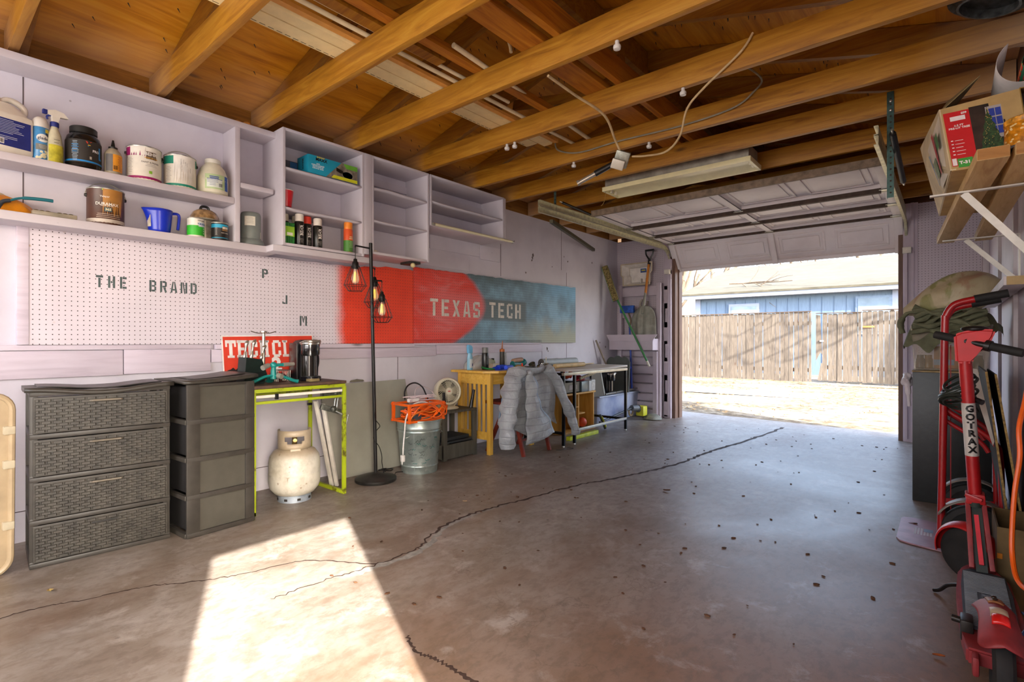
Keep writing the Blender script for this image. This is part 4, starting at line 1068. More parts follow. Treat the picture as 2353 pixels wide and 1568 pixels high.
# 7 paint can, teal band
t = can('paint_can', 'white paint can with a teal band and raised wire handle, drips down its front', 'paint can', .095, 1.085, SZ1, .083, .19, M('#dfdacd', .4, var=.04), rz=-.2, bailup=True)
b = MB(); b.lathe([(.0825, .135), (.0825, .182)], a0=-1.5, a1=1.5, n=30); part('base_band', MB().lathe([(.0825, .006), (.0825, .022)], n=40), M('#1d8a72', .45), t, smooth=40); part('colour_band', b, M('#1d8a72', .45), t, 'teal band', smooth=40)
part('paint_drips', splash(.0828, 8, -.5, 1.0, .186, .03, 34), M('#ebe8df', .3), t, smooth=0)
b = MB(); clines(b, .0826, -.85, .115, 10, .035, .0085, .0018, 8); part('print', b, M('#8f8a84', .5), t, smooth=0)
b = MB()
rd = random.Random(12)
for k in range(9): a = rd.uniform(-.1, .6); z = rd.uniform(.09, .15); patch(b, .0842, a, a + .012, z, z + rd.uniform(.01, .03), 1)
part('scratches', b, M('#4a4540', .6), t, smooth=0)
# 8 white jug
t = T0('plastic_jug', 'rounded white plastic jug with a pale green and blue label at the shelf end', 'jug', .10, 1.262, SZ1, -.1)
part('body', MB().lathe([(.070, 0), (.083, .012), (.085, .09), (.083, .12), (.066, .168), (.044, .195), (.040, .20), (.040, .205)]), M('#dcd8c0', .4), t)
part('cap', MB().lathe([(.042, .200), (.044, .202), (.044, .222), (.038, .228), (0, .230)], n=36), M('#e2dfd2', .4), t)
b = MB(); patch(b, .0852, -.75, .6, .03, .12, 16, r1=.0835); lab = part('label', b, M('#b9cf9a', .5), t, 'pale green label', smooth=40)
b = MB(); patch(b, .0853, .6, .95, .03, .12, 6, r1=.0837); part('label', b, M('#2a56a8', .5), t, 'blue label edge', smooth=40)
b = MB(); patch(b, .0858, -.62, .38, .04, .088, 10); part('label_panel', b, M('#dfe6dc', .5), lab, smooth=40)
b = MB(); patch(b, .0866, -.62, .38, .088, .091, 10); clines(b, .0866, -.25, .08, 4, .06, .009, .0018, 2); part('print', b, M('#2f4f9c', .5), lab, smooth=0)
b = MB(); clines(b, .0857, -.15, .102, 2, .07, .009, .005, 9); part('title_print', b, M('#3a4fa8', .5), lab, smooth=0)
b = MB(); barcode(b, .0868, .26, .046, .02, .02); part('barcode', b, mBlk, lab, smooth=0)

# ---- lower shelf
t = T0('plastic_sack', 'orange plastic sack with creamy top, slumped at the left of the lower shelf', 'bag', .09, .30, SZ2)
b = MB(); rd = random.Random(5)
b.sheet(lambda u, v: V((.07 * cos(2 * pi * u) * (1 - .3 * v) * (sin(pi * min(.999, v * .5 + .5)) ** .35 if v < 1 else .02), .155 * sin(2 * pi * u) * (1 - .35 * v * v) * (sin(pi * (v * .5 + .5)) ** .4 if v < 1 else .01), .09 * v + .006 * sin(9 * 2 * pi * u) * sin(pi * v))), 40, 12, closeu=True)
part('sack_body', b, M('#d2861d', .35, var=.15, scale=12, bmp=.4), t)
b = MB().ball((-.01, -.03, .085), .045, sx=1, sy=1.6, sz=.35); part('sack_top', b, M('#ddcfae', .6), t, 'cream crumpled top')
t = T0('paint_edger', 'teal handled hand tool resting on the orange sack', 'hand tool', .15, .36, SZ2)
part('handle', MB().tube(smooth_path([(0, -.01, .055), (0, .03, .074), (.0, .10, .082), (0, .145, .083)], 6), [.008] * 7 + [.012] * 11 + [.012], 12, flat=.7), M('#1e6f7c', .4), t, 'teal grip')
part('head', MB().tube(smooth_path([(0, -.01, .055), (0, -.035, .045), (0, -.05, .02), (0, -.052, .001)], 5), [.009] * 8 + [.011] * 8, 10), M('#2b333c', .4), t, 'dark head')
t = T0('battery_strip', 'clear blister strip of small parts lying flat on the lower shelf', 'blister pack', .15, .51, SZ2)
part('tray', MB().box(-.03, .03, -.085, .085, 0, .022, .004), M('#a99f8c', .25, var=.1, trans=.3), t)
for k in range(7):
    if k == 3: continue
    part('small_part', MB().lathe([(.006, .023), (.010, .025), (.006, .027), (.0, .027)], (.012, -.07 + k * .022, 0), 10), M('#6a5626', .3, .6), t)
t = can('paint_can', 'brown paint can with tan paint runs and a wire handle on the lower shelf', 'paint can', .10, .728, SZ2, .083, .19, M('#4b2a1b', .4, var=.08), rz=-.05, bailup=True)
b = MB(); b.lathe([(.0825, .004), (.0825, .028)], n=40); part('base_band', b, M('#b8ada0', .5, var=.1), t, 'greyish base band', smooth=40)
part('paint_drips', splash(.083, 21, -.30, .85, .186, .045, 30), M('#b07c3c', .4), t, 'tan drips', smooth=0)
part('label_text', txt('DURAMAX', .021, None, .0003, .0004, xform=cylx(.0846, -.08, .105)), M('#e8e2d8', .5), t, smooth=0)
part('label_text', txt('Valspar', .014, None, .0003, .0001, xform=cylx(.0846, -.2, .145)), M('#e8e2d8', .5), t, smooth=0)
b = MB(); patch(b, .0847, -.22, .16, .066, .088); part('number_plate', b, M('#34565c', .5), t, smooth=30)
part('label_text', txt('365', .018, None, .0003, .0005, xform=cylx(.0856, -.03, .077)), M('#e6d9b0', .5), t, smooth=0)
b = MB(); clines(b, .0846, -.08, .094, 1, .09, .008, .003, 3); clines(b, .0846, 0, .052, 3, .12, .009, .002, 5); part('print', b, M('#cbb9a8', .5), t, smooth=0)
b = MB(); patch(b, .083, -.35, -.2, .178, .186); part('green_tape', b, M('#8fc43a', .6), t, smooth=30)
# measuring jug
t = T0('measuring_jug', 'bright blue plastic pouring jug with spout and handle', 'jug', .11, .975, SZ2, .0)
b = MB(); K = 32
def jr(a, z):
    r = .052 + .012 * z / .135
    sp = max(0, cos(a + pi / 2)) ** 14
    return r + sp * .024 * (z / .135) ** 3
b.sheet(lambda u, v: V((jr(2 * pi * u, .135 * v) * cos(2 * pi * u), jr(2 * pi * u, .135 * v) * sin(2 * pi * u), .135 * v + .0)), K, 8, closeu=True)
b.lathe([(.0, .002), (.052, .002)], n=K)
part('jug_body', b, M('#1b35c4', .3, var=.04), t, solid=.002)
part('handle', MB().tube(smooth_path([(0, .06, .125), (0, .09, .128), (0, .10, .11), (0, .095, .05), (0, .092, .035)], 5), .008, 10), M('#1b35c4', .3, var=.04), t)
b = MB()
for k in range(3): patch(b, .065, .62 + k * .12, .67 + k * .12, .105, .125, 2)
part('level_marks', b, M('#5a78e8', .4), t, smooth=0)
b = MB(); patch(b, .0585, -1.5, -1.0, .03, .095, 6, r1=.062); part('sticker', b, M('#c8bfae', .6, var=.2), t, smooth=30)
# refinishing can, quart can, dome container
t = can('refinishing_can', 'small can with a bright green lower label reading TUB & TILE', 'can', .135, 1.155, SZ2, .046, .112, M('#e3dfd3', .4), bail=False, rz=.1)
b = MB(); b.lathe([(.0457, .008), (.0457, .068)]); part('green_label', b, M('#34b52c', .45), t, smooth=40)
b = MB(); patch(b, .0458, -.1, .9, .062, .088); lab = part('label_panel', b, M('#cfdce6', .5), t, smooth=30)
part('label_text', txt('TUB & TILE', .0115, None, .0003, .0004, xform=cylx(.0466, .38, .077)), M('#1f3f86', .5), lab, smooth=0)
part('label_text', txt('RUST-OLEUM', .0075, None, .0002, .0002, xform=cylx(.0462, .3, .097)), M('#2a2a2a', .5), t, smooth=0)
b = MB()
for k in range(3): patch(b, .0459, .55, .72, .02 + k * .014, .028 + k * .014, 2)
part('print', b, M('#dff0d8', .5), t, smooth=0)
t = can('quart_can', 'small black quart paint can with a bright blue top band reading BEHR', 'can', .145, 1.285, SZ2, .047, .105, M('#1f1b19', .45), bail=False, rz=.1)
b = MB(); b.lathe([(.0466, .073), (.0466, .096)]); part('blue_base_band', MB().lathe([(.0466, .006), (.0466, .014)]), M('#1f9fc4', .45), t, smooth=40); part('blue_band', b, M('#1f9fc4', .45), t, smooth=40)
b = MB(); patch(b, .0468, -.15, .65, .055, .082); lab = part('brand_plate', b, M('#8a6a42', .5), t, smooth=30)
part('brand_text', txt('BEHR', .015, None, .0003, .0005, xform=cylx(.0477, .25, .073)), M('#f0ece0', .5), lab, smooth=0)
part('label_text', txt('PAINT & PRIMER', .007, None, .0003, .0001, xform=cylx(.0469, .25, .042)), M('#cfc8bc', .5), t, smooth=0)
b = MB(); clines(b, .0468, -.85, .07, 7, .014, .007, .002); part('print', b, M('#a8a29a', .5), t, smooth=0)
t = T0('dome_container', 'clear domed container with brown scraps and a black knob behind two small cans', 'container', .075, 1.225, SZ2)
part('base', MB().lathe([(.055, 0), (.06, .005), (.062, .115), (.084, .12), (.084, .127), (.06, .13)]), M('#8f8a7c', .3, .3, var=.2, scale=20), t)
part('dome', MB().lathe([(.082, .127), (.078, .145), (.066, .17), (.045, .185), (.02, .192), (.0, .193)]), M('#a8855a', .12, var=.25, scale=25, coat=.6), t, 'shiny brownish dome')
part('knob', MB().tube(smooth_path([(0, -.025, .188), (0, -.015, .208), (0, .015, .208), (0, .025, .188)], 4), .008), mBlk, t)

# grey downspout piece in the narrow column
t = T0('grey_canister', 'grey plastic canister with a paper label standing on a wide foot, in the narrow column', 'canister', .10, 1.49, SZ2)
part('foot', MB().lathe([(.078, 0), (.082, .004), (.082, .012), (.076, .03), (.066, .042), (.0, .042)]), M('#6f7775', .45), t)
part('body', MB().lathe([(.062, .04), (.06, .20), (.056, .212), (.052, .216), (.0, .216)]), M('#79817e', .45), t)
b = MB(); patch(b, .061, -1.0, .05, .125, .185, 10, r1=.0605); lab = part('paper_label', b, M('#dedbcc', .6), t, smooth=30)
b = MB(); clines(b, .0618, -.45, .176, 5, .05, .009, .0018, 3); part('print', b, M('#7d7a72', .6), lab, smooth=0)
b = MB(); patch(b, .0617, .75, .85, .05, .09, 2); part('sticker', b, M('#e6e2d4', .6), t, smooth=0)

# ---- middle cabinet
ZB = [1.663, 1.905, 2.165]
t = T0('cleaner_box', 'teal cardboard box of a surface cleaner with black and yellow lettering', 'box', .20, 1.985, ZB[2] + .001, .0)
b = MB().box(-.075, .075, -.19, .19, 0, .125, .001); bx = part('carton', b, M('#1797b5', .5, var=.03), t)
b = MB(); b.prism([(-.06, -.0625), (.19, -.0625), (.19, .0625), (.06, .0625)], face_x(.0754, 0, .0625), .0004); part('photo_panel', b, M('#857d6f', .5, var=.25, scale=25), bx, 'grey photo panel', smooth=0)
b = MB(); b.prism([(.10, .03), (.19, .03), (.19, .0625), (.075, .0625)], face_x(.0759, 0, .0625), .0004); part('green_panel', b, M('#6cb33a', .5), bx, smooth=0)
b = MB(); b.prism([(-.02, -.058), (.19, -.058), (.19, -.036), (.0, -.036)], face_x(.0759, 0, .0625), .0004); part('yellow_panel', b, M('#d9dc2a', .5), bx, smooth=0)
b = MB(); b.lathe([(.0, .0), (.04, 0)], mat=Mx.Translation((.0762, .11, .047)) @ Mx.Rotation(pi / 2, 4, 'Y') @ Mx.Scale(.6, 4, (1, 0, 0)), n=24); part('blue_disc', b, M('#2196c9', .5), bx, smooth=0)
b = MB(); b.prism([(.02, .035), (.07, .02), (.09, .0), (.05, .0), (.02, .01)], face_x(.0758, 0, .05), .0004); part('boot_print', b, mBlk, bx, smooth=0)
part('brand_text', txt('MAXX', .030, face_x(.0762, -.095, .102), .0003, .0008), mBlk, bx, smooth=0)
part('brand_text', txt('SURFACE', .014, face_x(.0762, -.10, .118), .0003, .0005), M('#e2c92c', .5), bx, smooth=0)
part('label_text', txt('18-IN\nSURFACE CLEANER\nNETTOYEUR DE\nSURFACES 18 PO', .011, face_x(.0762, -.12, .055), .0003, .0003), M('#dfeef2', .5), bx, smooth=0)
part('brand_text', txt('MAXX', .026, frame((0, -.1903, .07), (0, 0, 1), (-1, 0, 0)) @ Mx.Rotation(pi, 4, 'Z'), .0003, .0006), mBlk, bx, smooth=0)
t = T0('dark_box', 'small dark cardboard box hidden behind the teal box', 'box', .10, 1.735, ZB[2])
part('carton', MB().box(-.04, .04, -.055, .055, 0, .09, .001), M('#4e4a52', .5, var=.2), t); part('side_panel', MB().box(.0405, .041, .0, .05, .0, .085), M('#2a5a86', .5), t)
t = T0('plastic_cup', 'red plastic party cup on its side shelf at the cabinet left edge', 'cup', .24, 1.662, ZB[1])
part('cup', MB().lathe([(.028, .002), (.03, .004), (.042, .108)], n=28), M('#c4202a', .3), t)
part('rim', MB().lathe([(.0415, .108), (.044, .110), (.0415, .113), (.04, .11)], n=28), M('#f0e8e4', .3), t, 'white rim')
def spray(label, x, y, capc, z=ZB[0], r=.031, h=.155, body=None, text=True):
    t = T0('spray_can', label, 'spray can', x, y, z)
    part('can', MB().lathe([(r * .94, 0), (r, .004), (r, h), (r * .9, h + .008), (r * .85, h + .012)]), body or M('#1a1917', .3), t)
    part('cap', MB().lathe([(r * .92, h + .008), (r * .93, h + .012), (r * .93, h + .05), (r * .86, h + .058), (0, h + .059)]), capc, t)
    if text:
        part('brand_text', txt('BEHR', .030, None, .0003, .0005, xform=lambda p: cylx(r + .0004, .1, h * .66)(V((-p.y, p.x, p.z)))), M('#ece8e0', .5), t, smooth=0)
        b = MB(); clines(b, r + .0003, .1, .045, 4, .03, .008, .0015, 2); patch(b, r + .0003, .45, .5, .07, .14, 1); patch(b, r + .0003, -.45, -.42, .02, .14, 1); part('print', b, M('#b9b2a6', .5), t, smooth=0)
    return t
spray('black spray can with a white cap, left of the red capped one', .235, 1.752, M('#dcd3c8', .4))
spray('black spray can with a red cap', .205, 1.825, M('#d23a26', .4), r=.029)
spray('black spray can with a white cap, right of the red capped one', .235, 1.885, M('#dcd3c8', .4), h=.148)
spray('dark can with a cream cap in the second row, behind the green brush pack', .13, 1.70, M('#d8ccb8', .4), h=.165, text=False)
spray('dark can with a pale cap in the second row, behind the red capped can', .12, 1.79, M('#d8ccb8', .4), h=.165, text=False)
spray('dark can with a grey cap in the second row, furthest right', .12, 1.868, M('#b8b0a4', .4), h=.165, text=False)
t = T0('scrubber_pack', 'pack of green bristle brushes with a lime hang card', 'brush pack', .255, 1.672, ZB[0])
b = MB()
for k in range(6): b.cyl((0, -.032 + k * .0125, 0), (0, -.032 + k * .0125, .14), .0062, n=8)
part('bristles', b, M('#1f7a2c', .6, var=.2, scale=60), t)
part('card', MB().box(.007, .0085, -.03, .032, .05, .115), M('#9bd03a', .5), t); part('card_panel', MB().box(.0086, .009, -.02, .02, .055, .075), M('#e9ead8', .5), t)
t = spray('tall bug spray can with an orange cap and orange to green label', .23, 2.128, M('#f08a2a', .4), r=.033, h=.165, body=M('#e2592a', .4), text=False)
b = MB().lathe([(.0334, .006), (.0334, .09)]); part('green_label', b, M('#4e8a35', .5), t, smooth=40)
part('brand_text', txt('OFF!', .02, None, .0003, .0005, xform=cylx(.034, .1, .115)), M('#f6e9c8', .5), t, smooth=0) if False else part('print', clines(MB(), .0338, .1, .112, 2, .04, .012, .006, 3), M('#f0d9a0', .5), t, smooth=0)
b = MB(); clines(b, .0338, .1, .08, 5, .035, .01, .002, 3); part('print', b, M('#c9dcae', .5), t, smooth=0)
# ------------------------------------------------------------ drawers, green frame table and what stands on it
def weave_mat():
    m, n, l, b = newmat('woven_resin')
    tc = n.new('ShaderNodeTexCoord').outputs['Object']
    mp = n.new('ShaderNodeMapping'); mp.inputs['Rotation'].default_value = (0, 0, 0); l.new(tc, mp.inputs[0])
    f = noise(n, l, tc, 18, 4)
    l.new(ramp(n, l, f, [(.3, C('#2f2c27')), (.7, C('#48443c'))]), b.inputs['Base Color']); b.inputs['Roughness'].default_value = .42
    return m
m_weave = weave_mat()
m_frame = M('#3b3731', .42, var=.08, scale=18)
m_int = M('#232120', .6)
def drawer_unit(label, x, y, rz, Wd, D, H, n=4):
    """local: front faces +x, width along y, origin at the front left bottom corner"""
    t = thing('drawer_unit', label, 'drawer unit', (x, y, 0), rz)
    hh = (H - .03) / n
    fr_ = MB()
    for yy in (0, Wd - .03):
        fr_.box(-.03, -.002, yy, yy + .03, .0, H - .02, .004); fr_.box(-D, -D + .03, yy, yy + .03, .0, H - .02, .004)
    for k in range(n + 1):
        z = k * hh
        for yy in (0, Wd - .02): fr_.box(-D, 0, yy, yy + .02, z, z + .03, .004)
        fr_.box(-.02, .006, 0, Wd, z, z + .022, .005); fr_.box(-D, -D + .02, 0, Wd, z, z + .022)
    part('frame', fr_, m_frame, t)
    b = MB()
    b.sheet(lambda u, v: V((.015 - (D + .02) * (1 - u), -.015 + (Wd + .03) * v, H - .012 + .012 * cos(2 * pi * v) * (1 if u > .5 else .4) )), 10, 16)
    part('top', b, m_frame, t, solid=.02)
    b = MB(); b.sheet(lambda u, v: V((-.035 - (D - .08) * (1 - u), .03 + (Wd - .06) * v, H + .001 + .012 * cos(2 * pi * v) * .7)), 8, 12)
    part('top_inset', b, M('#2b2825', .35, var=.1), t, solid=.004)
    for k in range(n):
        z0 = k * hh + .024; z1 = (k + 1) * hh - .004; y0, y1 = .012, Wd - .012
        b = MB().box(-.012, .004, y0, y1, z0, z1, .003)
        # basket weave: over-under strips standing proud of the front
        cw, rh = .040, .0125
        j = 0; z = z0 + .006
        while z < z1 - .012:
            yy = y0 + .006 - (cw / 2 if j % 2 else 0)
            while yy < y1 - .006:
                a = max(yy, y0 + .006); c = min(yy + cw - .003, y1 - .006)
                if c - a > .008:
                    m_ = (a + c) / 2; zz0, zz1 = z, z + rh - .0018
                    b._add([(.0045, a, zz0), (.0045, a, zz1), (.0085, a + .004, zz0 + .001), (.0085, a + .004, zz1 - .001), (.0085, c - .004, zz0 + .001), (.0085, c - .004, zz1 - .001), (.0045, c, zz0), (.0045, c, zz1)],
                           [(0, 1, 3, 2), (2, 3, 5, 4), (4, 5, 7, 6), (1, 7, 5, 3), (0, 2, 4, 6)])
                yy += cw
            z += rh; j += 1
        dw = part('drawer', b, m_weave, t, rec=False, smooth=0)
        part('drawer_bin', MB().box(-D + .04, -.014, .035, Wd - .035, z0 + .004, z1 - .02, .01), m_int, dw, 'dark inside of the drawer')
        if k > 0: part('handle', MB().tube([(.012, Wd * .5 - .055, (z0 + z1) / 2 + .055), (.024, Wd * .5 - .05, (z0 + z1) / 2 + .056), (.024, Wd * .5 + .06, (z0 + z1) / 2 + .056), (.012, Wd * .5 + .065, (z0 + z1) / 2 + .055)], .005, 8), M('#8a8274', .35, .3), dw, 'pale bar handle')
        else: part('handle_slots', MB().box(.0086, .010, Wd * .5 - .05, Wd * .5 + .05, (z0 + z1) / 2 + .05, (z0 + z1) / 2 + .056), mBlk, dw, 'slots of the missing handle')
    return t
drawer_unit('wide four drawer resin cabinet with woven fronts, standing by the left wall', .462, .378, -.083, .535, .33, .80)

# second unit seen from its plain side
t = thing('drawer_unit', 'narrow four tier resin drawer unit turned so its plain side faces out', 'drawer unit', (.60, .955, 0), .064)
Wd, D, H = .35, .34, .80
for k in range(4):
    z0 = .015 + k * .195
    b = MB()
    for (y0, y1) in ((0, .065), (Wd - .05, Wd)): b.box(-.006, .008, y0, y1, z0, z0 + .195, .004)
    b.box(-.006, .010, 0, Wd, z0 - .012, z0 + .012, .004); b.box(-.006, .008, .06, Wd - .045, z0 + .18, z0 + .195, .002)
    for (y0, y1) in ((-.006, .012), (Wd - .012, Wd + .004)):
        b.box(-D, .0, y0, y1, z0 - .012, z0 + .012, .003)
    b.box(-D, -D + .03, 0, Wd, z0 - .01, z0 + .195)
    tier = part('tier_frame', b, m_frame, t)
    part('side_panel', MB().box(-.012, -.004, .06, Wd - .045, z0 + .01, z0 + .185), M('#4f4c44', .3, var=.04), tier, 'smooth recessed side panel')
    part('drawer_bin', MB().box(-D + .03, -.02, .02, Wd - .02, z0 + .014, z0 + .18, .008), m_int, tier)
b = MB(); b.sheet(lambda u, v: V((.03 - (D + .05) * (1 - u), -.02 + (Wd + .03) * v, .806 + .02 * v * v + .006 * sin(pi * u))), 10, 10); part('top', b, m_frame, t, solid=.016)
b = MB(); b.sheet(lambda u, v: V((-.02 - (D - .05) * (1 - u), .03 + (Wd - .07) * v, .817 + .02 * v * v + .006 * sin(pi * u))), 8, 8); part('top_inset', b, M('#2b2825', .35, var=.1), t, solid=.003)

# folded table leaning at the left edge of the picture
t = thing('folding_table', 'beige plastic folding table standing folded on its edge at the far left', 'table', (.40, -.1, 0))
m_bei = M('#b9a482', .4, var=.06, scale=10)
mt = Mx.Translation((.40, .325, 0)) @ Mx.Rotation(R(4), 4, 'Y') @ Mx.Rotation(R(6), 4, 'Z')
def rr2(y0, y1, z0, z1, r, k=6):
    P = []
    for cy, cz, a in ((y1 - r, z1 - r, 0), (y0 + r, z1 - r, pi / 2), (y0 + r, z0 + r, pi), (y1 - r, z0 + r, 3 * pi / 2)):
        for i in range(k + 1): q = a + pi / 2 * i / k; P.append((cy + r * cos(q), cz + r * sin(q)))
    return P
fy = mt @ frame((0, 0, 0), (0, 1, 0), (0, 0, 1))
part('table_panel', MB().prism(rr2(-.75, 0, .0, .80, .07), fy, .022), m_bei, t, world=True)
o = rr2(-.75, 0, .0, .80, .07); b = MB().tube([fy @ V((p[0] * .985 - .006, .4 + (p[1] - .4) * .985, .03)) for p in o], .012, 8, closed=True)
part('edge_rib', b, m_bei, t, world=True)
for z in (.20, .47, .62): part('clip', MB().box(.022, .045, -.035, .003, z, z + .035, .004, mat=mt), M('#c9bd9f', .5), t, world=True)

# lime green frame table
m_lime = None
def lime():
    m, n, l, b = newmat('worn_lime_paint')
    f = noise(n, l, coords(n, 'World'), 7, 8, .7, None, .3)
    l.new(ramp(n, l, f, [(.3, C('#2a2512')), (.38, C('#6d6a12')), (.45, C('#9fae16')), (.7, C('#adbd18'))]), b.inputs['Base Color']); b.inputs['Roughness'].default_value = .5; return m
m_lime = lime()
t = thing('metal_table', 'small table with a worn lime green metal frame and brown top, tank beneath', 'table', (.27, 1.64, 0))
Y0, Y1, XB, XF = 1.335, 1.925, .06, .50
part('table_top', MB().box(XB - .02, XF + .012, Y0 - .01, Y1 + .012, .738, .756, .003), M('#5b4435', .55, var=.15, scale=25), t, 'scratched brown top', world=True)
s_ = .012
def sq(p0, p1, w=.022): return MB().bar(p0, p1, w, w, bev=.002)
b = sq((XF, Y0, .725), (XF, Y1, .725)); b.bar((XB, Y0, .725), (XB, Y1, .725), .022, .022); b.bar((XB, Y0, .725), (XF, Y0, .725), .022, .022); b.bar((XB, Y1, .725), (XF, Y1, .725), .022, .022)
part('frame_rail', b, m_lime, t, world=True)
for nm, p0, p1 in (('front_rail', (XF, Y0, .655), (XF, Y1, .655)), ('back_rail', (XB, Y0, .66), (XB, Y1, .66))): part(nm, sq(p0, p1, .016), m_lime, t, world=True)
for (x, y) in ((XF, Y0), (XF, Y1), (XB, Y0), (XB, Y1)): part('leg', sq((x, y, .02 if y == Y1 else 0), (x, y, .72)), m_lime, t, world=True)
for y in (Y0, Y1): part('foot_rail', sq((XB - .01, y, .011), (XF + .011, y, .011)), m_lime, t, world=True)
part('drawer_lip', MB().box(XF - .01, XF + .012, Y0 + .01, Y1 - .02, .684, .70), mW, t, world=True)
part('clip', MB().box(XF + .006, XF + .02, 1.455, 1.475, .67, .705, .003), mBlk, t, world=True)
part('clip', MB().box(XB + .012, XB + .03, Y1 - .03, Y1 + .0, .56, .575), mBlk, t, world=True)

# clamp on the table's right leg
m_cl = M('#8d8f8c', .3, .8, var=.15, scale=40)
t = thing('bench_clamp', 'grey cast clamp with a T handle gripping the right side of the lime table', 'clamp', (.47, 1.88, .5))
b = MB(); b.bar((.45, 1.80, .665), (.46, 1.92, .675), .035, .03, bev=.006); b.ball((.47, 1.88, .67), .022, n=10); b.bar((.44, 1.79, .59), (.47, 1.93, .54), .03, .035, bev=.006); b.ball((.48, 1.86, .57), .022, n=10)
part('jaw', b, M('#55574f', .4, .5, var=.2, scale=40), t, world=True)
part('guide_rod', MB().cyl((.47, 1.885, .675), (.48, 1.86, .55), .006), m_cl, t, world=True); part('guide_rod', MB().cyl((.47, 1.905, .675), (.48, 1.88, .55), .006), m_cl, t, world=True)
part('screw', MB().cyl((.47, 1.86, .57), (.50, 1.95, .51), .009), m_cl, t, world=True)
part('handle', MB().cyl((.505, 1.955, .525), (.50, 1.935, .44), .005), m_cl, t, world=True)
t = thing('plastic_bars', 'pair of long white plastic bars leaning under the lime table', 'bars', (.15, 1.9, 0))
for p0, p1 in (((.30, 1.955, .01), (.36, 1.80, .62)), ((.33, 1.975, .01), (.40, 1.83, .60))): part('bar', MB().bar(p0, p1, .028, .016, bev=.004), M('#cfc9be', .4), t, world=True)

# sign, knife block, towel holder, sprinkler, coffee maker
m_sred = M('#d9402a', .45, var=.03)
t = thing('yard_sign', 'red sign with white block letters leaning on the wall behind the knife block', 'sign', (.04, 1.6, .757))
mt = frame((.085, 1.33, .757), (0, 1, 0), (-.14, 0, 1))
b = MB().prism([(0, 0), (.62, 0), (.62, .31), (0, .30)], mt, .004); part('panel', b, M('#e9e4df', .5), t, world=True)
b = MB().prism([(.008, .0), (.614, .0), (.614, .303), (.008, .292)], mt @ Mx.Translation((0, 0, .0042)), .0006); part('red_field', b, m_sred, t, world=True, smooth=0)
SLAB = {'T': [[0, .82, .66, 1], [.23, 0, .43, .82], [.12, 0, .54, .13], [0, .62, .12, .82], [.54, .62, .66, .82]],
        'E': [[.06, 0, .24, 1], [0, 0, .62, .15], [0, .85, .62, 1], [.24, .42, .46, .58], [.5, .15, .62, .34], [.5, .66, .62, .85]],
        'C': [[0, .14, .19, .86], [.08, .84, .5, 1], [.08, 0, .5, .16], [.42, .6, .6, .9], [.42, .1, .6, .38]],
        'H': [[.06, 0, .24, 1], [.42, 0, .6, 1], [.24, .42, .42, .58], [0, 0, .3, .13], [.36, 0, .66, .13], [0, .87, .3, 1], [.36, .87, .66, 1]],
        'L': [[.08, 0, .26, 1], [0, .87, .36, 1], [0, 0, .6, .15], [.48, .15, .6, .4]]}
b = MB(); x = .02
for ch in 'TECH CL':
    if ch == ' ': x += .016; continue
    for q in SLAB[ch]: b.prism([(x + q[0] * .1, .155 + q[1] * .115), (x + q[2] * .1, .155 + q[1] * .115), (x + q[2] * .1, .155 + q[3] * .115), (x + q[0] * .1, .155 + q[3] * .115)], mt @ Mx.Translation((0, 0, .005)), .0006)
    x += .68 * .1 + .003
part('sign_text', b, M('#ece6e2', .5), t, world=True, smooth=0)
part('sign_number', txt('2', .13, mt @ Mx.Translation((.345, .10, .0052)), .0005, .006), M('#ece6e2', .5), t, world=True, smooth=0)
rd = random.Random(5); pts = [(.008, 0)]
for k in range(40): pts.append((.008 + .606 * (k + .5) / 40, .02 + rd.uniform(0, .045) * (1 + (k < 6) * .7)))
pts.append((.614, 0)); part('crowd_print', MB().prism(pts, mt @ Mx.Translation((0, 0, .005)), .0004), M('#1d1517', .6), t, world=True, smooth=0)

t = thing('knife_block', 'dark green-black knife block with three steel handled knives', 'knife block', (.33, 1.40, .757), .1)
mk_ = Mx.Rotation(.12, 4, 'X')
b = MB(); b.prism([(-.075, 0), (.055, 0), (.075, .055), (.04, .150), (-.062, .165)], frame((-.045, 0, 0), (0, 1, 0), (0, 0, 1)), .09)
for v in b.bm.verts: v.co.y *= .95
part('block', b, M('#16231f', .35, var=.15, scale=20), t)
part('front_slot', MB().box(.045, .058, -.035, .045, .012, .072, .004), M('#0e1513', .4), t)
b = MB()
for k in range(4):
    for j in range(2): b.box(-.03 + j * .04, -.012 + j * .04, -.045 + k * .022, -.03 + k * .022, .1575 - k * .003, .161 - k * .003)
part('slots', b, mBlk, t)
for (x, y, hgt, tl) in ((.0, -.05, .115, .03), (.0, -.008, .12, .035), (.02, .045, .085, .035)):
    z0 = .150
    p = smooth_path([(x, y, z0), (x, y + tl * .3, z0 + hgt * .4), (x, y + tl * .5, z0 + hgt * .8), (x, y + tl * .9, z0 + hgt)], 4)
    kn = part('knife', MB().tube(p, [.007 + .003 * sin(k * .9) + .001 * k / 4 for k in range(len(p))], 10), M('#bdb6aa', .25, .85), t, 'polished steel knife handle')
t = thing('paper_towel_holder', 'chrome upright rod with a crossbar top standing behind the sprinkler', 'holder', (.22, 1.52, .757))
part('rod', MB().cyl((.22, 1.52, .757), (.22, 1.52, 1.07), .010), M('#c9c2b4', .2, .9), t, world=True)
part('base', MB().lathe([(.06, .757), (.062, .762), (.05, .77), (.01, .775)], (.22, 1.52, 0)), M('#c9c2b4', .25, .9), t, world=True)
part('finial', MB().lathe([(.010, 1.068), (.022, 1.075), (.022, 1.084), (.0, 1.087)], (.22, 1.52, 0)), M('#c9c2b4', .2, .9), t, world=True)
part('crossbar', MB().tube(smooth_path([(.22, 1.44, 1.083), (.22, 1.48, 1.071), (.22, 1.52, 1.072), (.22, 1.56, 1.071), (.22, 1.60, 1.083)], 4), .003), M('#8d867c', .3, .9), t, world=True)
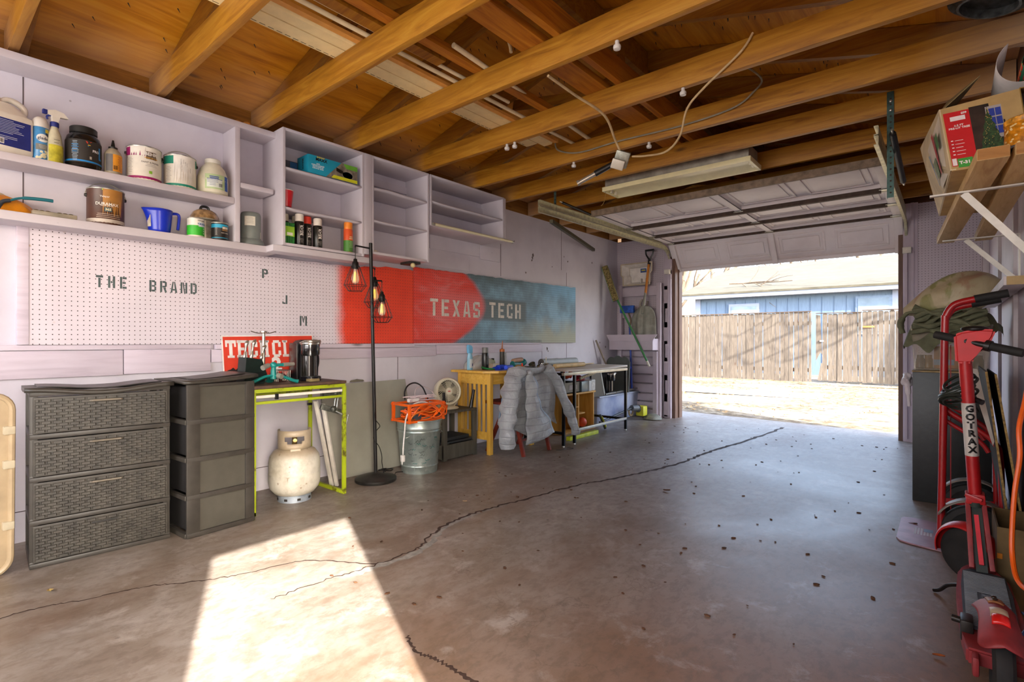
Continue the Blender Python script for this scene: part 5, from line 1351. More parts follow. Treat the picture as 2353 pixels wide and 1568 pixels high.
m_teal = M('#1c8c86', .4, var=.06)
t = thing('lawn_sprinkler', 'teal lawn sprinkler with three splayed feet and a grey arm', 'sprinkler', (.42, 1.49, .757))
b = MB()
for a, L in ((-1.75, .14), (1.2, .14), (2.9, .12)):
    p = smooth_path([(0, 0, .05), (cos(a) * L * .35, sin(a) * L * .35, .045), (cos(a) * L * .8, sin(a) * L * .8, .018), (cos(a) * L, sin(a) * L, .010)], 5)
    b.tube(p, [.016 + .012 * k / len(p) for k in range(len(p))], 12, flat=.45)
part('base_feet', b, m_teal, t)
part('hub', MB().cyl((0, 0, .03), (0, 0, .115), .018, .013).ball((0, 0, .115), .02), m_teal, t)
part('arm', MB().cyl((0, -.03, .115), (0, .06, .115), .010), m_teal, t)
part('nozzle', MB().cyl((0, .06, .115), (0, .13, .118), .013, .011), M('#9a978c', .4, .3), t, 'grey nozzle')
part('nozzle', MB().cyl((0, -.03, .115), (.02, -.075, .10), .014, .016), M('#9a978c', .4, .3), t, 'grey nozzle')
part('knob', MB().cyl((.02, .02, .05), (.045, .03, .045), .018, .016), M('#8a8678', .4), t)
t = thing('wire_rack', 'small wire rack of dark bits behind the sprinkler', 'rack', (.25, 1.62, .757))
b = MB()
for k in range(6): b.tube([(.20 + .02 * k, 1.575, .757), (.20 + .02 * k, 1.575, .83), (.20 + .02 * k, 1.655, .83), (.20 + .02 * k, 1.655, .757)], .003)
part('wires', b, m_cl, t, world=True)
b = MB(); rd = random.Random(8)
for k in range(9): b.bar((.2 + rd.uniform(0, .1), 1.58 + rd.uniform(0, .06), .765 + rd.uniform(0, .05)), (.2 + rd.uniform(0, .1), 1.58 + rd.uniform(0, .06), .765 + rd.uniform(0, .06)), .012, .008)
part('scraps', b, M('#5c3a4a', .5, var=.4), t, world=True)
def coffee(label, x, y, z, rz, s=1.):
    t = thing('coffee_maker', label, 'coffee maker', (x, y, z), rz)
    b = MB(); b.prism([(-.13, 0), (.03, 0), (.03, .21), (.055, .215), (.06, .24), (.02, .272), (-.09, .265), (-.13, .235)], frame((0, .062, 0), (1, 0, 0), (0, 0, 1)), .124)
    bmesh.ops.bevel(b.bm, geom=b.bm.edges[:], offset=.008, segments=3, affect='EDGES')
    part('housing', b, M('#15151a', .35, var=.1), t)
    part('water_tank', MB().box(-.12, .03, -.082, -.066, .01, .25, .007), M('#1d1c1e', .25), t)
    part('brew_head', MB().lathe([(.055, .165), (.062, .18), (.062, .245), (.058, .26), (.0, .268)], (.05, 0, 0), n=30), M('#1a1918', .1, coat=.8), t, 'glossy black brew head')
    part('trim_ring', MB().lathe([(.0635, .238), (.066, .243), (.066, .252), (.0635, .257)], (.05, 0, 0), n=30), M('#c8c0b4', .2, .9), t, 'chrome ring')
    part('handle', MB().tube(smooth_path([(.05, -.064, .25), (.10, -.045, .262), (.118, 0, .262), (.10, .045, .262), (.05, .064, .25)], 5), .007), M('#c8c0b4', .25, .85), t, 'chrome lift handle')
    part('back_column', MB().lathe([(.05, .02), (.05, .168)], (.028, 0, 0), n=30), M('#201d18', .12, coat=.7), t)
    part('drip_tray', MB().lathe([(.06, .0), (.064, .004), (.064, .026), (.056, .03), (.0, .03)], (.065, 0, 0), n=30), M('#111118', .2), t)
    part('tray_rim', MB().lathe([(.0565, .0302), (.0565, .0312), (.061, .0312), (.061, .0302)], (.065, 0, 0), n=30), m_cl, t)
    return t
coffee('black single cup coffee maker with chrome ring on the lime green table', .30, 1.775, .757, -.15)
ring_cable('thin_wire', [(.20, 1.86, .92), (.19, 1.91, .93), (.18, 1.925, .88), (.19, 1.91, .83), (.22, 1.87, .79)], .003, mBlk, 'thin black cord curling beside the coffee maker')
single('sponge', MB().box(.40, .45, 1.71, 1.78, .757, .775, .004), M('#8c7a52', .8), 'small tan block on the lime table in front of the coffee maker', 'block')

# propane tank
t = thing('propane_tank', 'dirty white propane tank under the lime green table', 'gas tank', (.36, 1.655, 0), -.42)
def tank_mat():
    m, n, l, b = newmat('dirty_white_enamel')
    p = coords(n, 'World'); f = noise(n, l, p, 9, 7, .65); s2 = n.new('ShaderNodeSeparateXYZ'); l.new(p, s2.inputs[0])
    col = ramp(n, l, f, [(.3, C('#b5ac97')), (.55, C('#dcd6c6')), (.8, C('#e2ddd0'))])
    dst = mth(n, l, 'MULTIPLY', ms_band(n, l, s2.outputs[2], .26, .33), .75)
    col = mixc(n, l, dst, col, C('#ab9678'))
    k = ramp(n, l, noise(n, l, p, 30, 4), [(.66, (0, 0, 0, 1)), (.72, (.8, .8, .8, 1))])
    col = mixc(n, l, k, col, C('#94795a'))
    l.new(col, b.inputs['Base Color']); b.inputs['Roughness'].default_value = .38; bump(n, l, b, f, .12); return m
m_tank = tank_mat()
part('body', MB().lathe([(.0, .03), (.07, .032), (.12, .05), (.148, .085), (.155, .12), (.1565, .18), (.155, .182), (.155, .25), (.148, .285), (.125, .318), (.08, .338), (.0, .345)], n=44), m_tank, t)
part('foot_ring', MB().lathe([(.098, 0), (.102, 0), (.098, .05), (.094, .05)], n=36), M('#9fa9b3', .5, .3, var=.15), t, 'bluish steel foot ring')
b = MB()
for k in range(8): a = k * pi / 4 + .2; b.box(-.01, .01, -.001, .002, .012, .026, mat=Mx.Translation((.1015 * cos(a), .1015 * sin(a), 0)) @ Mx.Rotation(a - pi / 2, 4, 'Z'))
part('foot_holes', b, M('#2b2622', .7), t)
# collar: open ring with a hand hole facing the room
def collar():
    b = MB(); r = .098; n = 72; rows = [(.335, 0), (.37, 0), (.385, 0), (.415, 0), (.43, 0), (.452, 0)]
    g = []
    for z, _ in rows: g.append([b.bm.verts.new((r * cos(a), r * sin(a), z)) for a in [(-2.05 + 4.1 * k / n) for k in range(n + 1)]])
    for i in range(len(rows) - 1):
        for k in range(n):
            a = -2.05 + 4.1 * (k + .5) / n
            if abs(a + .05) < .62 and 1 <= i <= 2 and not (i == 1 and abs(a + .05) > .45): continue
            b.bm.faces.new((g[i][k], g[i][k + 1], g[i + 1][k + 1], g[i + 1][k]))
    return b
part('collar', collar(), m_tank, t, solid=.005)
part('collar_tab', MB().box(.094, .104, -.03, .03, .318, .34, .004), m_tank, t)
part('valve', MB().cyl((0, 0, .34), (0, 0, .40), .016).cyl((-.0, 0, .385), (.05, 0, .385), .012).ball((0, 0, .41), .014), M('#9c8450', .3, .8), t, 'brass valve')

# grey board leaning on the wall
mt = frame((.155, 2.02, .0), (0, 1, 0), (-.2, 0, 1))
single('leaning_panel', MB().prism([(0, 0), (.80, .0), (.78, .705), (0, .70)], mt, .02), M('#97968a', .6, var=.05, scale=4), 'large plain grey-green panel leaning on the wall behind the lamp and bucket', 'panel')
single('foam_wedge', MB().lathe([(.06, 0), (.05, .012), (.02, .016), (.0, .02)], (.035, 2.33, .701), sx=.3, sy=1.1), M('#6c6857', .8), 'small dark pad resting on top of the leaning grey panel', 'pad')

# ------------------------------------------------------------ floor lamp
m_lb = M('#1c1a19', .4, .3, var=.1)
t = thing('floor_lamp', 'black floor lamp with three wire cage shades hung from short arms', 'lamp', (.39, 2.255, 0))
part('base', MB().lathe([(.145, 0), (.148, .004), (.148, .022), (.140, .027), (.10, .040), (.04, .055), (.018, .06)], n=44), M('#2b2926', .4, .2, var=.2), t)
part('pole', MB().cyl((0, 0, .05), (0, -.045, 1.73), .0125, n=14), m_lb, t)
for z in (.05, .62, 1.15): pass
def shade(z_arm, dy, zc, dx=0, ar=True, dxs=0):
    b = MB()
    py = -.045 * z_arm / 1.73
    b.tube([(0, py, z_arm), (dx * .95, py + dy, z_arm), (dx * .95, py + dy, z_arm - .012)], .006, 8)
    part('arm', b, m_lb, t)
    px, pyy = dx * .95, py + dy
    part('cord', MB().cyl((px, pyy, z_arm - .01), (px, pyy, zc + .05), .0025, n=6), m_lb, t)
    part('socket', MB().lathe([(.004, zc + .075), (.012, zc + .07), (.014, zc + .055), (.022, zc + .045), (.024, zc + .01), (.02, zc)], (px, pyy, 0)), m_lb, t)
    b = MB(); N = 14
    ring = lambda r, z: [(px + r * cos(2 * pi * k / N), pyy + r * sin(2 * pi * k / N), z) for k in range(N)]
    A, B_, C_ = ring(.028, zc + .02), ring(.078, zc - .115), ring(.046, zc - .155)
    for k in range(N): b.tube([A[k], B_[k], C_[k]], .0016, 5)
    for q in (A, B_, C_): b.tube(q, .002, 5, closed=True)
    c = part('cage_shade', b, m_lb, t, 'black wire cage')
    bl = part('bulb', MB().lathe([(.013, zc), (.015, zc - .015), (.026, zc - .055), (.028, zc - .075), (.02, zc - .098), (.0, zc - .107)], (px, pyy, 0)), m_bulb, t, 'clear filament bulb')
    b = MB()
    for k in range(5): a = k * 2 * pi / 5; b.tube([(px + .006 * cos(a), pyy + .006 * sin(a), zc - .02), (px + .011 * cos(a + .6), pyy + .011 * sin(a + .6), zc - .085)], .0012, 5)
    part('filament', b, M('#e8a83a', .5, emit=1.6), bl, 'glowing amber filament')
mb_, n_, l_, bb_ = newmat('bulb_glass'); bb_.inputs['Base Color'].default_value = C('#e8d8c8'); bb_.inputs['Roughness'].default_value = .05; bb_.inputs['Alpha'].default_value = .38; m_bulb = mb_
shade(1.69, -.14, 1.525, .02)
shade(1.555, .05, 1.42, -.03)
shade(1.46, .07, 1.31, .03)
b = MB(); b.tube(smooth_path([(.012, -.012, .52), (.03, -.03, .46), (.02, .02, .40), (-.02, .02, .36), (.0, -.02, .31), (.025, .01, .25), (.03, .03, .18), (.02, .04, .12), (.03, .06, .03), (.0, .16, .006), (-.06, .23, .006), (.0, .28, .01)], 6), .003, 6)
part('power_cord', b, m_lb, t)
part('plug', MB().box(-.012, .012, .275, .31, .002, .02, .004), m_lb, t)
single('cord_tangle', MB().tube(smooth_path([(.30, 2.38, .012), (.27, 2.44, .03), (.22, 2.40, .02), (.20, 2.46, .012), (.26, 2.50, .02), (.30, 2.45, .02), (.24, 2.41, .025), (.19, 2.5, .01), (.16, 2.42, .012)], 6), .0045, 6), mBlk, 'tangle of black cord on the floor between lamp and bucket', 'cord')

# ------------------------------------------------------------ galvanised tub with cord reels
def galv_mat():
    m, n, l, b = newmat('galvanised_steel')
    tc = n.new('ShaderNodeTexCoord').outputs['Object']
    vo = n.new('ShaderNodeTexVoronoi'); vo.inputs['Scale'].default_value = 26; l.new(tc, vo.inputs[0])
    f = noise(n, l, tc, 7, 5)
    col = mixc(n, l, .35, ramp(n, l, f, [(.3, C('#86948f')), (.7, C('#b4beb6'))]), ramp(n, l, vo.outputs['Color'], [(.2, C('#8b9792')), (.9, C('#bcc6bf'))]))
    l.new(col, b.inputs['Base Color']); b.inputs['Metallic'].default_value = .65; b.inputs['Roughness'].default_value = .36; return m
m_gal = galv_mat()
t = thing('metal_bucket', 'galvanised steel tub covered in marker signatures, full of extension cords', 'bucket', (.40, 2.655, 0))
part('body', MB().lathe([(.135, 0), (.138, .0), (.14, .012), (.142, .05), (.147, .056), (.146, .064), (.144, .066), (.166, .315), (.172, .322), (.171, .330), (.168, .334), (.175, .342), (.171, .35), (.170, .352), (.176, .40), (.181, .404), (.181, .411), (.174, .412), (.17, .40), (.137, .02), (.0, .015)], n=56), m_gal, t)
b = MB(); 
for k in range(30): pass
part('seam', MB().box(-.003, .003, -.0015, .0015, 0, .34, mat=Mx.Translation((.1395 * cos(-.95), .1395 * sin(-.95), .01)) @ Mx.Rotation(-.95, 4, 'Z') @ Mx.Rotation(.088, 4, 'Y')), m_gal, t)
for s in (-1, 1):
    a = s * 1.25 - .0
    rr_ = .168
    b = MB().tube(smooth_path([(rr_ * cos(a - .12), rr_ * sin(a - .12), .30), (rr_ * 1.08 * cos(a - .1), rr_ * 1.08 * sin(a - .1), .295), (1.16 * rr_ * cos(a), 1.16 * rr_ * sin(a), .288), (rr_ * 1.08 * cos(a + .1), rr_ * 1.08 * sin(a + .1), .295), (rr_ * cos(a + .12), rr_ * sin(a + .12), .30)], 4), .004)
    part('handle', b, m_gal, t)
rd = random.Random(17)
for cc, nn in (('#23262a', 26), ('#1f7f74', 9)):
    b = MB()
    for k in range(nn):
        a = rd.uniform(-1.3, 1.0); z = rd.uniform(.08, .38); rr_ = .1425 + (.168 - .1425) * (z - .06) / .26
        if .31 < z < .36: continue
        if z > .36: rr_ = .172
        pts = []; x = 0
        for i in range(7): pts.append((x, rd.uniform(-.008, .008))); x += rd.uniform(.002, .009)
        P = [V(((rr_ + .0016) * cos(a + px / rr_), (rr_ + .0016) * sin(a + px / rr_), z + pz)) for px, pz in pts]
        b.tube(smooth_path(P, 3), .0011 if cc == '#23262a' else .0016, 4)
    part('marker_writing', b, M(cc, .5), t, 'black signatures' if nn > 20 else 'green scribbles')
m_or = M('#ee6314', .35, var=.04)
t = thing('cord_reel', 'orange plastic cord reel wound with orange extension cord on the tub', 'cord reel', (.40, 2.65, .40))
bz = .40
for (p0, p1) in (((.52, 2.46, bz), (.52, 2.46, .545)), ((.52, 2.79, bz), (.52, 2.79, .545)), ((.30, 2.48, bz), (.30, 2.48, .55)), ((.30, 2.82, bz), (.30, 2.82, .55))):
    part('post', MB().bar(p0, p1, .022, .022, bev=.004), m_or, t, world=True)
for z in (.41, .535):
    for x in (.52, .30): part('rail', MB().bar((x, 2.46, z), (x, 2.81, z), .018, .018, bev=.004), m_or, t, world=True)
    part('rail', MB().bar((.52, 2.46, z), (.30, 2.48, z), .018, .018, bev=.004), m_or, t, world=True); part('rail', MB().bar((.52, 2.80, z), (.30, 2.82, z), .018, .018, bev=.004), m_or, t, world=True)
pts = []
for k in range(240):
    a = k * .5; rr_ = .075 + .02 * sin(k * .21); pts.append((.41 + rr_ * 1.1 * cos(a), 2.65 + rr_ * 1.9 * sin(a) * .95, .43 + .07 * (k % 60) / 60 + .012 * sin(k * 1.7)))
part('wound_cord', MB().tube(pts, .0048, 6), m_or, t, world=True)
for k, pp in enumerate([[(.53, 2.80, .45), (.56, 2.76, .50), (.54, 2.66, .47), (.55, 2.56, .49), (.56, 2.47, .47), (.54, 2.46, .44), (.50, 2.52, .42)], [(.52, 2.62, .41), (.56, 2.68, .45), (.55, 2.78, .52), (.50, 2.84, .52), (.48, 2.84, .44), (.50, 2.78, .42)], [(.54, 2.55, .42), (.55, 2.65, .43), (.55, 2.72, .49), (.53, 2.80, .50), (.50, 2.82, .43)], [(.53, 2.50, .43), (.55, 2.60, .50), (.56, 2.72, .53), (.55, 2.80, .49), (.53, 2.82, .44)], [(.54, 2.53, .46), (.56, 2.63, .52), (.555, 2.74, .46), (.545, 2.80, .44), (.53, 2.70, .425)], [(.55, 2.48, .50), (.56, 2.58, .46), (.56, 2.70, .43), (.55, 2.78, .47), (.53, 2.83, .51), (.50, 2.85, .46)], [(.545, 2.46, .45), (.56, 2.52, .52), (.555, 2.62, .54), (.56, 2.70, .50), (.55, 2.76, .43)]]):
    part('loose_loop', MB().tube(smooth_path(pp, 6), .0048, 7), m_or if k else M('#e07a28', .4), t, world=True)
part('plug_block', MB().box(.50, .54, 2.50, 2.56, .43, .465, .006), M('#39424a', .5), t, 'grey plug', world=True)
ring_cable('white_cable', [(.52, 2.40, .17), (.53, 2.395, .25), (.54, 2.40, .36), (.52, 2.43, .45), (.48, 2.52, .53), (.48, 2.62, .55), (.50, 2.72, .515), (.47, 2.76, .53)], .0055, M('#e6e0da', .4), 'white power cord hanging over the left side of the tub')
single('cord_plug', MB().box(.505, .535, 2.385, 2.41, .13, .18, .006).box(.515, .525, 2.39, 2.395, .11, .13), M('#e0dcd4', .4), 'white three pin plug dangling beside the tub', 'plug')
t = thing('power_strip', 'white inline switch and clear cord bundle on top of the orange reel', 'power strip', (.42, 2.62, .55))
part('switch_body', MB().box(.40, .43, 2.53, 2.63, .547, .575, .006), M('#e8e4de', .4), t, world=True)
rd = random.Random(3); b = MB()
for k in range(4): b.tube(smooth_path([(.35 + rd.uniform(0, .1), 2.50 + rd.uniform(0, .3), .552 + rd.uniform(0, .04)) for i in range(7)], 5), .0035, 6)
part('cord_bundle', b, M('#d9c9cc', .3), t, world=True)
ring_cable('black_hose', [(.34, 2.56, .56), (.33, 2.565, .62), (.33, 2.60, .67), (.33, 2.67, .685), (.33, 2.74, .65), (.34, 2.77, .59), (.36, 2.775, .55)], .006, mBlk, 'stiff black cable arching over the tub', 'cable')
ring_cable('pale_cable', [(.27, 2.72, .55), (.26, 2.73, .62), (.26, 2.80, .645), (.27, 2.88, .61), (.30, 2.92, .55)], .004, M('#cdbfc2', .3), 'pale cord arching behind the black cable', 'cable')

# ------------------------------------------------------------ stool with fan
m_st2 = wood('grey_stained_wood', '#3d3b34', '#57544b', '#6b675c', 2, 'World', knots=False)
t = thing('step_stool', 'dark grey stained wooden crate stool with a fan on top', 'stool', (.25, 3.18, 0))
x0, x1, y0, y1 = .02, .34, 2.965, 3.37
part('top_board', MB().box(x0, x1, y0, y1, .40, .42, .003), m_st2, t, world=True)
for (x, y) in ((x1 - .03, y0), (x1 - .03, y1 - .045), (x0, y0), (x0, y1 - .045)): part('leg', MB().box(x, x + .03, y, y + .045, .0, .40, .003), m_st2, t, world=True)
part('front_board', MB().box(x1 - .02, x1, y0, y1, .012, .135, .003), m_st2, t, world=True)
part('side_board', MB().box(x0, x1 - .02, y0, y0 + .015, .012, .135, .003), m_st2, t, world=True); part('side_board', MB().box(x0, x1 - .02, y1 - .015, y1, .012, .135, .003), m_st2, t, world=True)
part('lower_shelf', MB().box(x0, x1 - .02, y0 + .015, y1 - .015, .14, .155), M('#2f3436', .5), t, world=True)
single('folded_mat', MB().box(x0 + .03, x1 - .05, y0 + .05, y1 - .05, .156, .185, .006), M('#252b30', .7), 'flat dark pad lying on the lower shelf of the grey stool', 'pad')
t = thing('desk_fan', 'cream round table fan on the grey stool, grille turned to the right', 'fan', (.20, 3.13, .421), -.35)
m_cr = M('#d3ccb4', .4, var=.04)
part('base', MB().lathe([(.085, 0), (.09, .006), (.08, .018), (.04, .03), (.0, .034)], sx=.9, sy=1.25), m_cr, t)
mf_ = Mx.Translation((.02, 0, .155)) @ Mx.Rotation(pi / 2 - .12, 4, 'Y')
part('housing', MB().lathe([(.05, -.10), (.09, -.085), (.115, -.05), (.122, 0), (.122, .02), (.113, .032), (.10, .030), (.098, .02), (.098, -.03)], n=44, mat=mf_), m_cr, t)
for q in (-1, 1): part('yoke_arm', MB().tube(smooth_path([(.0, q * .06, .02), (0, q * .10, .07), (.0, q * .122, .14)], 4), .016, 10, flat=.6), m_cr, t)
b = MB(); N = 34
for k in range(N):
    a = 2 * pi * k / N; pts = [mf_ @ V((r * cos(a + (r - .03) * 7), r * sin(a + (r - .03) * 7), .034 - .004 * (r / .1) ** 2)) for r in (.028, .045, .062, .08, .098)]
    b.tube(pts, .0018, 4)
b.lathe([(.0, .038), (.03, .036), (.03, .030)], n=24, mat=mf_)
gr = part('grille', b, m_cr, t)
part('hub_badge', MB().lathe([(.0, .0390), (.014, .0385)], n=16, mat=mf_ @ Mx.Scale(.35, 4, (1, 0, 0))), M('#c0473c', .4), gr, 'small red badge')
part('inner_dark', MB().lathe([(.0, -.02), (.097, -.02)], n=30, mat=mf_), M('#4a4436', .8), t, 'dark interior')
b = MB()
for k in range(5):
    a = 2 * pi * k / 5; b.sheet(lambda u, v: mf_ @ V(((.02 + .07 * v) * cos(a + u * .9), (.02 + .07 * v) * sin(a + u * .9), -.012 + .02 * u)), 4, 3)
part('blades', b, M('#a79f86', .5), t)
for i, (y, yt, lab) in enumerate([(3.0, 2.99, 'black tapered furniture leg standing on the stool, left of the fan'), (3.315, 3.355, 'black tapered furniture leg leaning outward on the stool, right of the fan')]):
    z0 = .421; b = MB().tube([(.315, y, z0), (.315, yt, z0 + .16)], [.018, .012], 16); single('furniture_leg', b, M('#171717', .25), lab, 'furniture leg')
# ------------------------------------------------------------ yellow table and the things on it
m_yel = wood('yellow_pine', '#c08f2e', '#dcae4a', '#ecc468', 2, 'World', knots=True, bmp=.05, rough=.4)
m_yely = wood('yellow_pine_top', '#c08f2e', '#dcae4a', '#ecc468', 1, 'World', knots=False, bmp=.05, rough=.4)
t = thing('side_table', 'yellow pine table with slatted left end, cluttered top', 'table', (.26, 3.72, 0))
TZ = .752
b = MB().prism([(.03, 3.34), (.44, 3.34), (.54, 3.44), (.54, 4.0), (.46, 4.09), (.03, 4.09)], Mx.Translation((0, 0, TZ - .02)), .02)
part('table_top', b, m_yely, t, world=True)
for (x, y) in ((.43, 3.40), (.43, 4.0), (.06, 3.40), (.06, 4.0)): part('leg', MB().box(x, x + .042, y, y + .042, 0, TZ - .02, .003), m_yel, t, world=True)
for (xa, xb, ya, yb) in ((.10, .43, 3.405, 3.425), (.10, .43, 4.01, 4.03), (.44, .46, 3.44, 4.0), (.065, .085, 3.44, 4.0)): part('apron', MB().box(xa, xb, ya, yb, TZ - .125, TZ - .02, .002), m_yely, t, world=True)
for k in range(5): part('slat', MB().box(.135 + k * .058, .165 + k * .058, 3.41, 3.422, .20, TZ - .12, .001), m_yel, t, world=True)
part('lower_rail', MB().box(.10, .43, 3.405, 3.425, .13, .20, .002), m_yely, t, world=True)
part('lower_rail', MB().box(.10, .43, 4.01, 4.03, .30, .36, .002), m_yely, t, world=True)
single('wooden_rung', MB().box(.12, .40, 3.75, 3.79, .52, .535, .002), m_yely, 'short pine board propped under the yellow table', 'board') if False else None

t = T0('room_spray', 'tall light blue room spray bottle at the left end of the yellow table', 'spray bottle', .20, 3.42, TZ)
part('bottle', MB().lathe([(.027, 0), (.03, .005), (.03, .11), (.022, .145), (.02, .16)], sx=.8), M('#8fc4dc', .3), t)
part('head', MB().prism([(-.022, 0), (.02, 0), (.022, .05), (.012, .068), (-.024, .078), (-.03, .055)], frame((-.015, 0, .155), (0, 1, 0), (0, 0, 1)), .03), M('#6fb6dd', .35), t)
b = MB(); patch(b, .0302, -.7, .8, .02, .10, 8, sx=.8); part('label', b, M('#d7dfe2', .5), t, smooth=30)
b = MB(); patch(b, .0308, .1, .6, .035, .06, 4, sx=.8); part('print', b, mNavy, t, smooth=0)
t = spray('black spray can with a grey cap on the yellow table', .30, 3.52, M('#6f6f6c', .4), z=TZ, r=.032, h=.15, text=False)
b = MB(); patch(b, .0325, -.5, .7, .05, .13, 8); part('label', b, M('#4a4a48', .5, var=.3, scale=90), t, smooth=30)
t = T0('caulk_tube', 'dark caulk tube with an orange collar and long nozzle standing on the yellow table', 'caulk tube', .30, 3.76, TZ)
part('tube', MB().lathe([(.022, 0), (.024, .004), (.024, .165)]), M('#3c382e', .4, var=.15, scale=60), t)
part('collar', MB().lathe([(.0245, .165), (.0245, .188), (.01, .194)]), M('#b8672c', .5), t, 'orange collar')
part('nozzle', MB().cyl((0, 0, .19), (.004, 0, .27), .008, .0035, 12), M('#a8623a', .5), t)
t = T0('caulk_tube', 'translucent white tube standing beside the dark caulk tube', 'caulk tube', .27, 3.83, TZ)
part('tube', MB().lathe([(.02, 0), (.022, .004), (.022, .15), (.018, .155)]), M('#c8cdd0', .2, var=.1), t)
t = T0('plastic_bag', 'crumpled clear plastic bag between the two cans on the yellow table', 'bag', .15, 3.60, TZ)
rd = random.Random(2); ph = [rd.uniform(0, 6) for i in range(8)]
def crumple(rx, ry, rz_, sd, amp=.18):
    rd = random.Random(sd); ph = [(rd.uniform(0, 6.3), rd.uniform(2, 7), rd.uniform(2, 6)) for i in range(7)]
    def f(u, v):
        a = 2 * pi * u; e = pi / 2 * v
        k = 1 + sum(amp / (i + 1) * sin(ph[i][1].__int__() * a + ph[i][0]) * cos(ph[i][2] * e + ph[i][0]) for i in range(7)) * (.3 + .7 * cos(e))
        return V((rx * cos(a) * cos(e) * k, ry * sin(a) * cos(e) * k, rz_ * sin(e) * (1 + .3 * (k - 1))))
    return f
mc_, n_, l_, bb_ = newmat('clear_plastic'); bb_.inputs['Base Color'].default_value = C('#cfcdc6'); bb_.inputs['Roughness'].default_value = .2; bb_.inputs['Alpha'].default_value = .55; m_clear = mc_
part('bag_film', MB().sheet(crumple(.09, .16, .13, 3, .3), 40, 14, closeu=True), m_clear, t)
single('card_box', MB().box(.22, .30, 3.63, 3.71, TZ, TZ + .055, .003), M('#cbbfa8', .6, var=.1), 'small cream box beside the dark caulk tube', 'box')
t = T0('lime_bottle', 'small lime green bottle with a dark cap behind the caulk tubes', 'bottle', .20, 3.735, TZ)
part('bottle', MB().lathe([(.02, 0), (.022, .004), (.022, .075), (.012, .085)]), M('#9ccb2c', .4), t); part('cap', MB().lathe([(.013, .083), (.015, .086), (.015, .1), (0, .102)]), mBlk, t)
t = T0('work_gloves', 'blue glove bundle lying at the front of the yellow table', 'gloves', .38, 3.66, TZ)
part('glove', MB().sheet(crumple(.05, .10, .045, 5, .3), 30, 10, closeu=True), M('#1c3fc0', .5, bmp=.3), t)
part('rolled_cuff', MB().cyl((.07, -.02, .022), (.04, .10, .024), .02, .018), M('#2a52dd', .4), t)
single('blue_strap', MB().box(.44, .50, 3.50, 3.62, TZ, TZ + .006, .002), M('#2038a8', .5), 'flat blue strap at the front edge of the yellow table', 'strap')
b = MB().tube(smooth_path([(.33, 3.44, TZ + .03), (.35, 3.48, TZ + .015), (.38, 3.54, TZ + .01), (.36, 3.60, TZ + .006)], 5), .008, 8); single('green_cord', b, M('#1f7a3c', .5), 'green cord lying in front of the black spray can', 'cord')
single('putty_lump', MB().sheet(lambda u, v: V((.44, 3.84, TZ)) + crumple(.045, .06, .04, 9, .3)(u, v), 24, 8, closeu=True), M('#b08a4c', .6, var=.2), 'tan lump of wrapped string beside the orange cone', 'lump')
single('orange_cone', MB().lathe([(.02, TZ), (.016, TZ + .005), (.006, TZ + .05), (.0, TZ + .055)], (.41, 3.93, 0)), M('#e2401c', .4), 'small bright orange nozzle cone on the yellow table', 'nozzle')
t = T0('electric_sander', 'teal and tan hand sander lying on its side on the yellow table', 'power tool', .30, 4.0, TZ)
part('body', MB().tube(smooth_path([(0, -.09, .04), (.0, -.02, .035), (0, .05, .04), (0, .10, .06)], 5), [.03] * 5 + [.025] * 6 + [.032] * 5, 12), M('#0f6d6c', .4), t)
part('tan_grip', MB().tube(smooth_path([(-.0, -.08, .07), (0, 0, .078), (0, .06, .08)], 5), .022, 12), M('#b58a6c', .5), t, 'tan grip')
part('yellow_base', MB().box(-.05, .05, -.10, .12, .0, .014, .005), M('#b99c2c', .5), t)
single('tape_roll', MB().lathe([(.05, TZ), (.055, TZ + .002), (.055, TZ + .018), (.04, TZ + .018), (.04, TZ)], (.46, 4.0, 0)), mBlk, 'black tape roll lying flat at the right of the yellow table', 'tape')

# ------------------------------------------------------------ desk
m_dt = wood('desk_top', '#b9ab98', '#cdbfae', '#dacdbc', 1, 'World', knots=False, bmp=.03)
m_stl = M('#191a1c', .3, .6, var=.1)
m_stg = M('#a9aaa6', .3, .7)
DZ = .735
t = thing('work_desk', 'black steel framed desk with a pale sagging top near the garage door', 'desk', (.53, 4.75, 0))
def dsag(y): return -.016 * max(0, sin(pi * (y - 4.11) / 1.28))
b = MB()
b.sheet(lambda u, v: V((.26 + .52 * u, 4.11 + 1.28 * v, DZ + dsag(4.11 + 1.28 * v))), 4, 20)
part('desk_top', b, m_dt, t, world=True, solid=.02)
b = MB().box(.752, .782, 4.11, 5.39, DZ - .05, DZ - .022, .002); part('front_rail', b, M('#b9b4a4', .35, .5), t, world=True)
for (x, y) in ((.765, 4.125), (.768, 4.31), (.766, 5.375), (.315, 5.375), (.30, 4.125), (.315, 4.75)):
    lg = part('leg', MB().box(x - .014, x + .012, y - .013, y + .013, .012, DZ - .045, .002), m_stl, t, world=True)
    part('foot', MB().cyl((x, y, 0), (x, y, .014), .012, .008, 12), m_stg, lg, 'small levelling foot', world=True)
for (p0, p1, m_) in (((.765, 4.31, .135), (.766, 5.375, .135), m_stg), ((.765, 5.375, .13), (.315, 5.375, .13), m_stl), ((.765, 4.125, .13), (.30, 4.125, .13), m_stl), ((.315, 4.125, .7), (.315, 5.375, .70), m_stl), ((.765, 4.125, .70), (.30, 4.125, .70), m_stl), ((.765, 5.375, .70), (.315, 5.375, .70), m_stl)):
    part('cross_rail', MB().bar(p0, p1, .026, .026, bev=.002), m_, t, world=True)
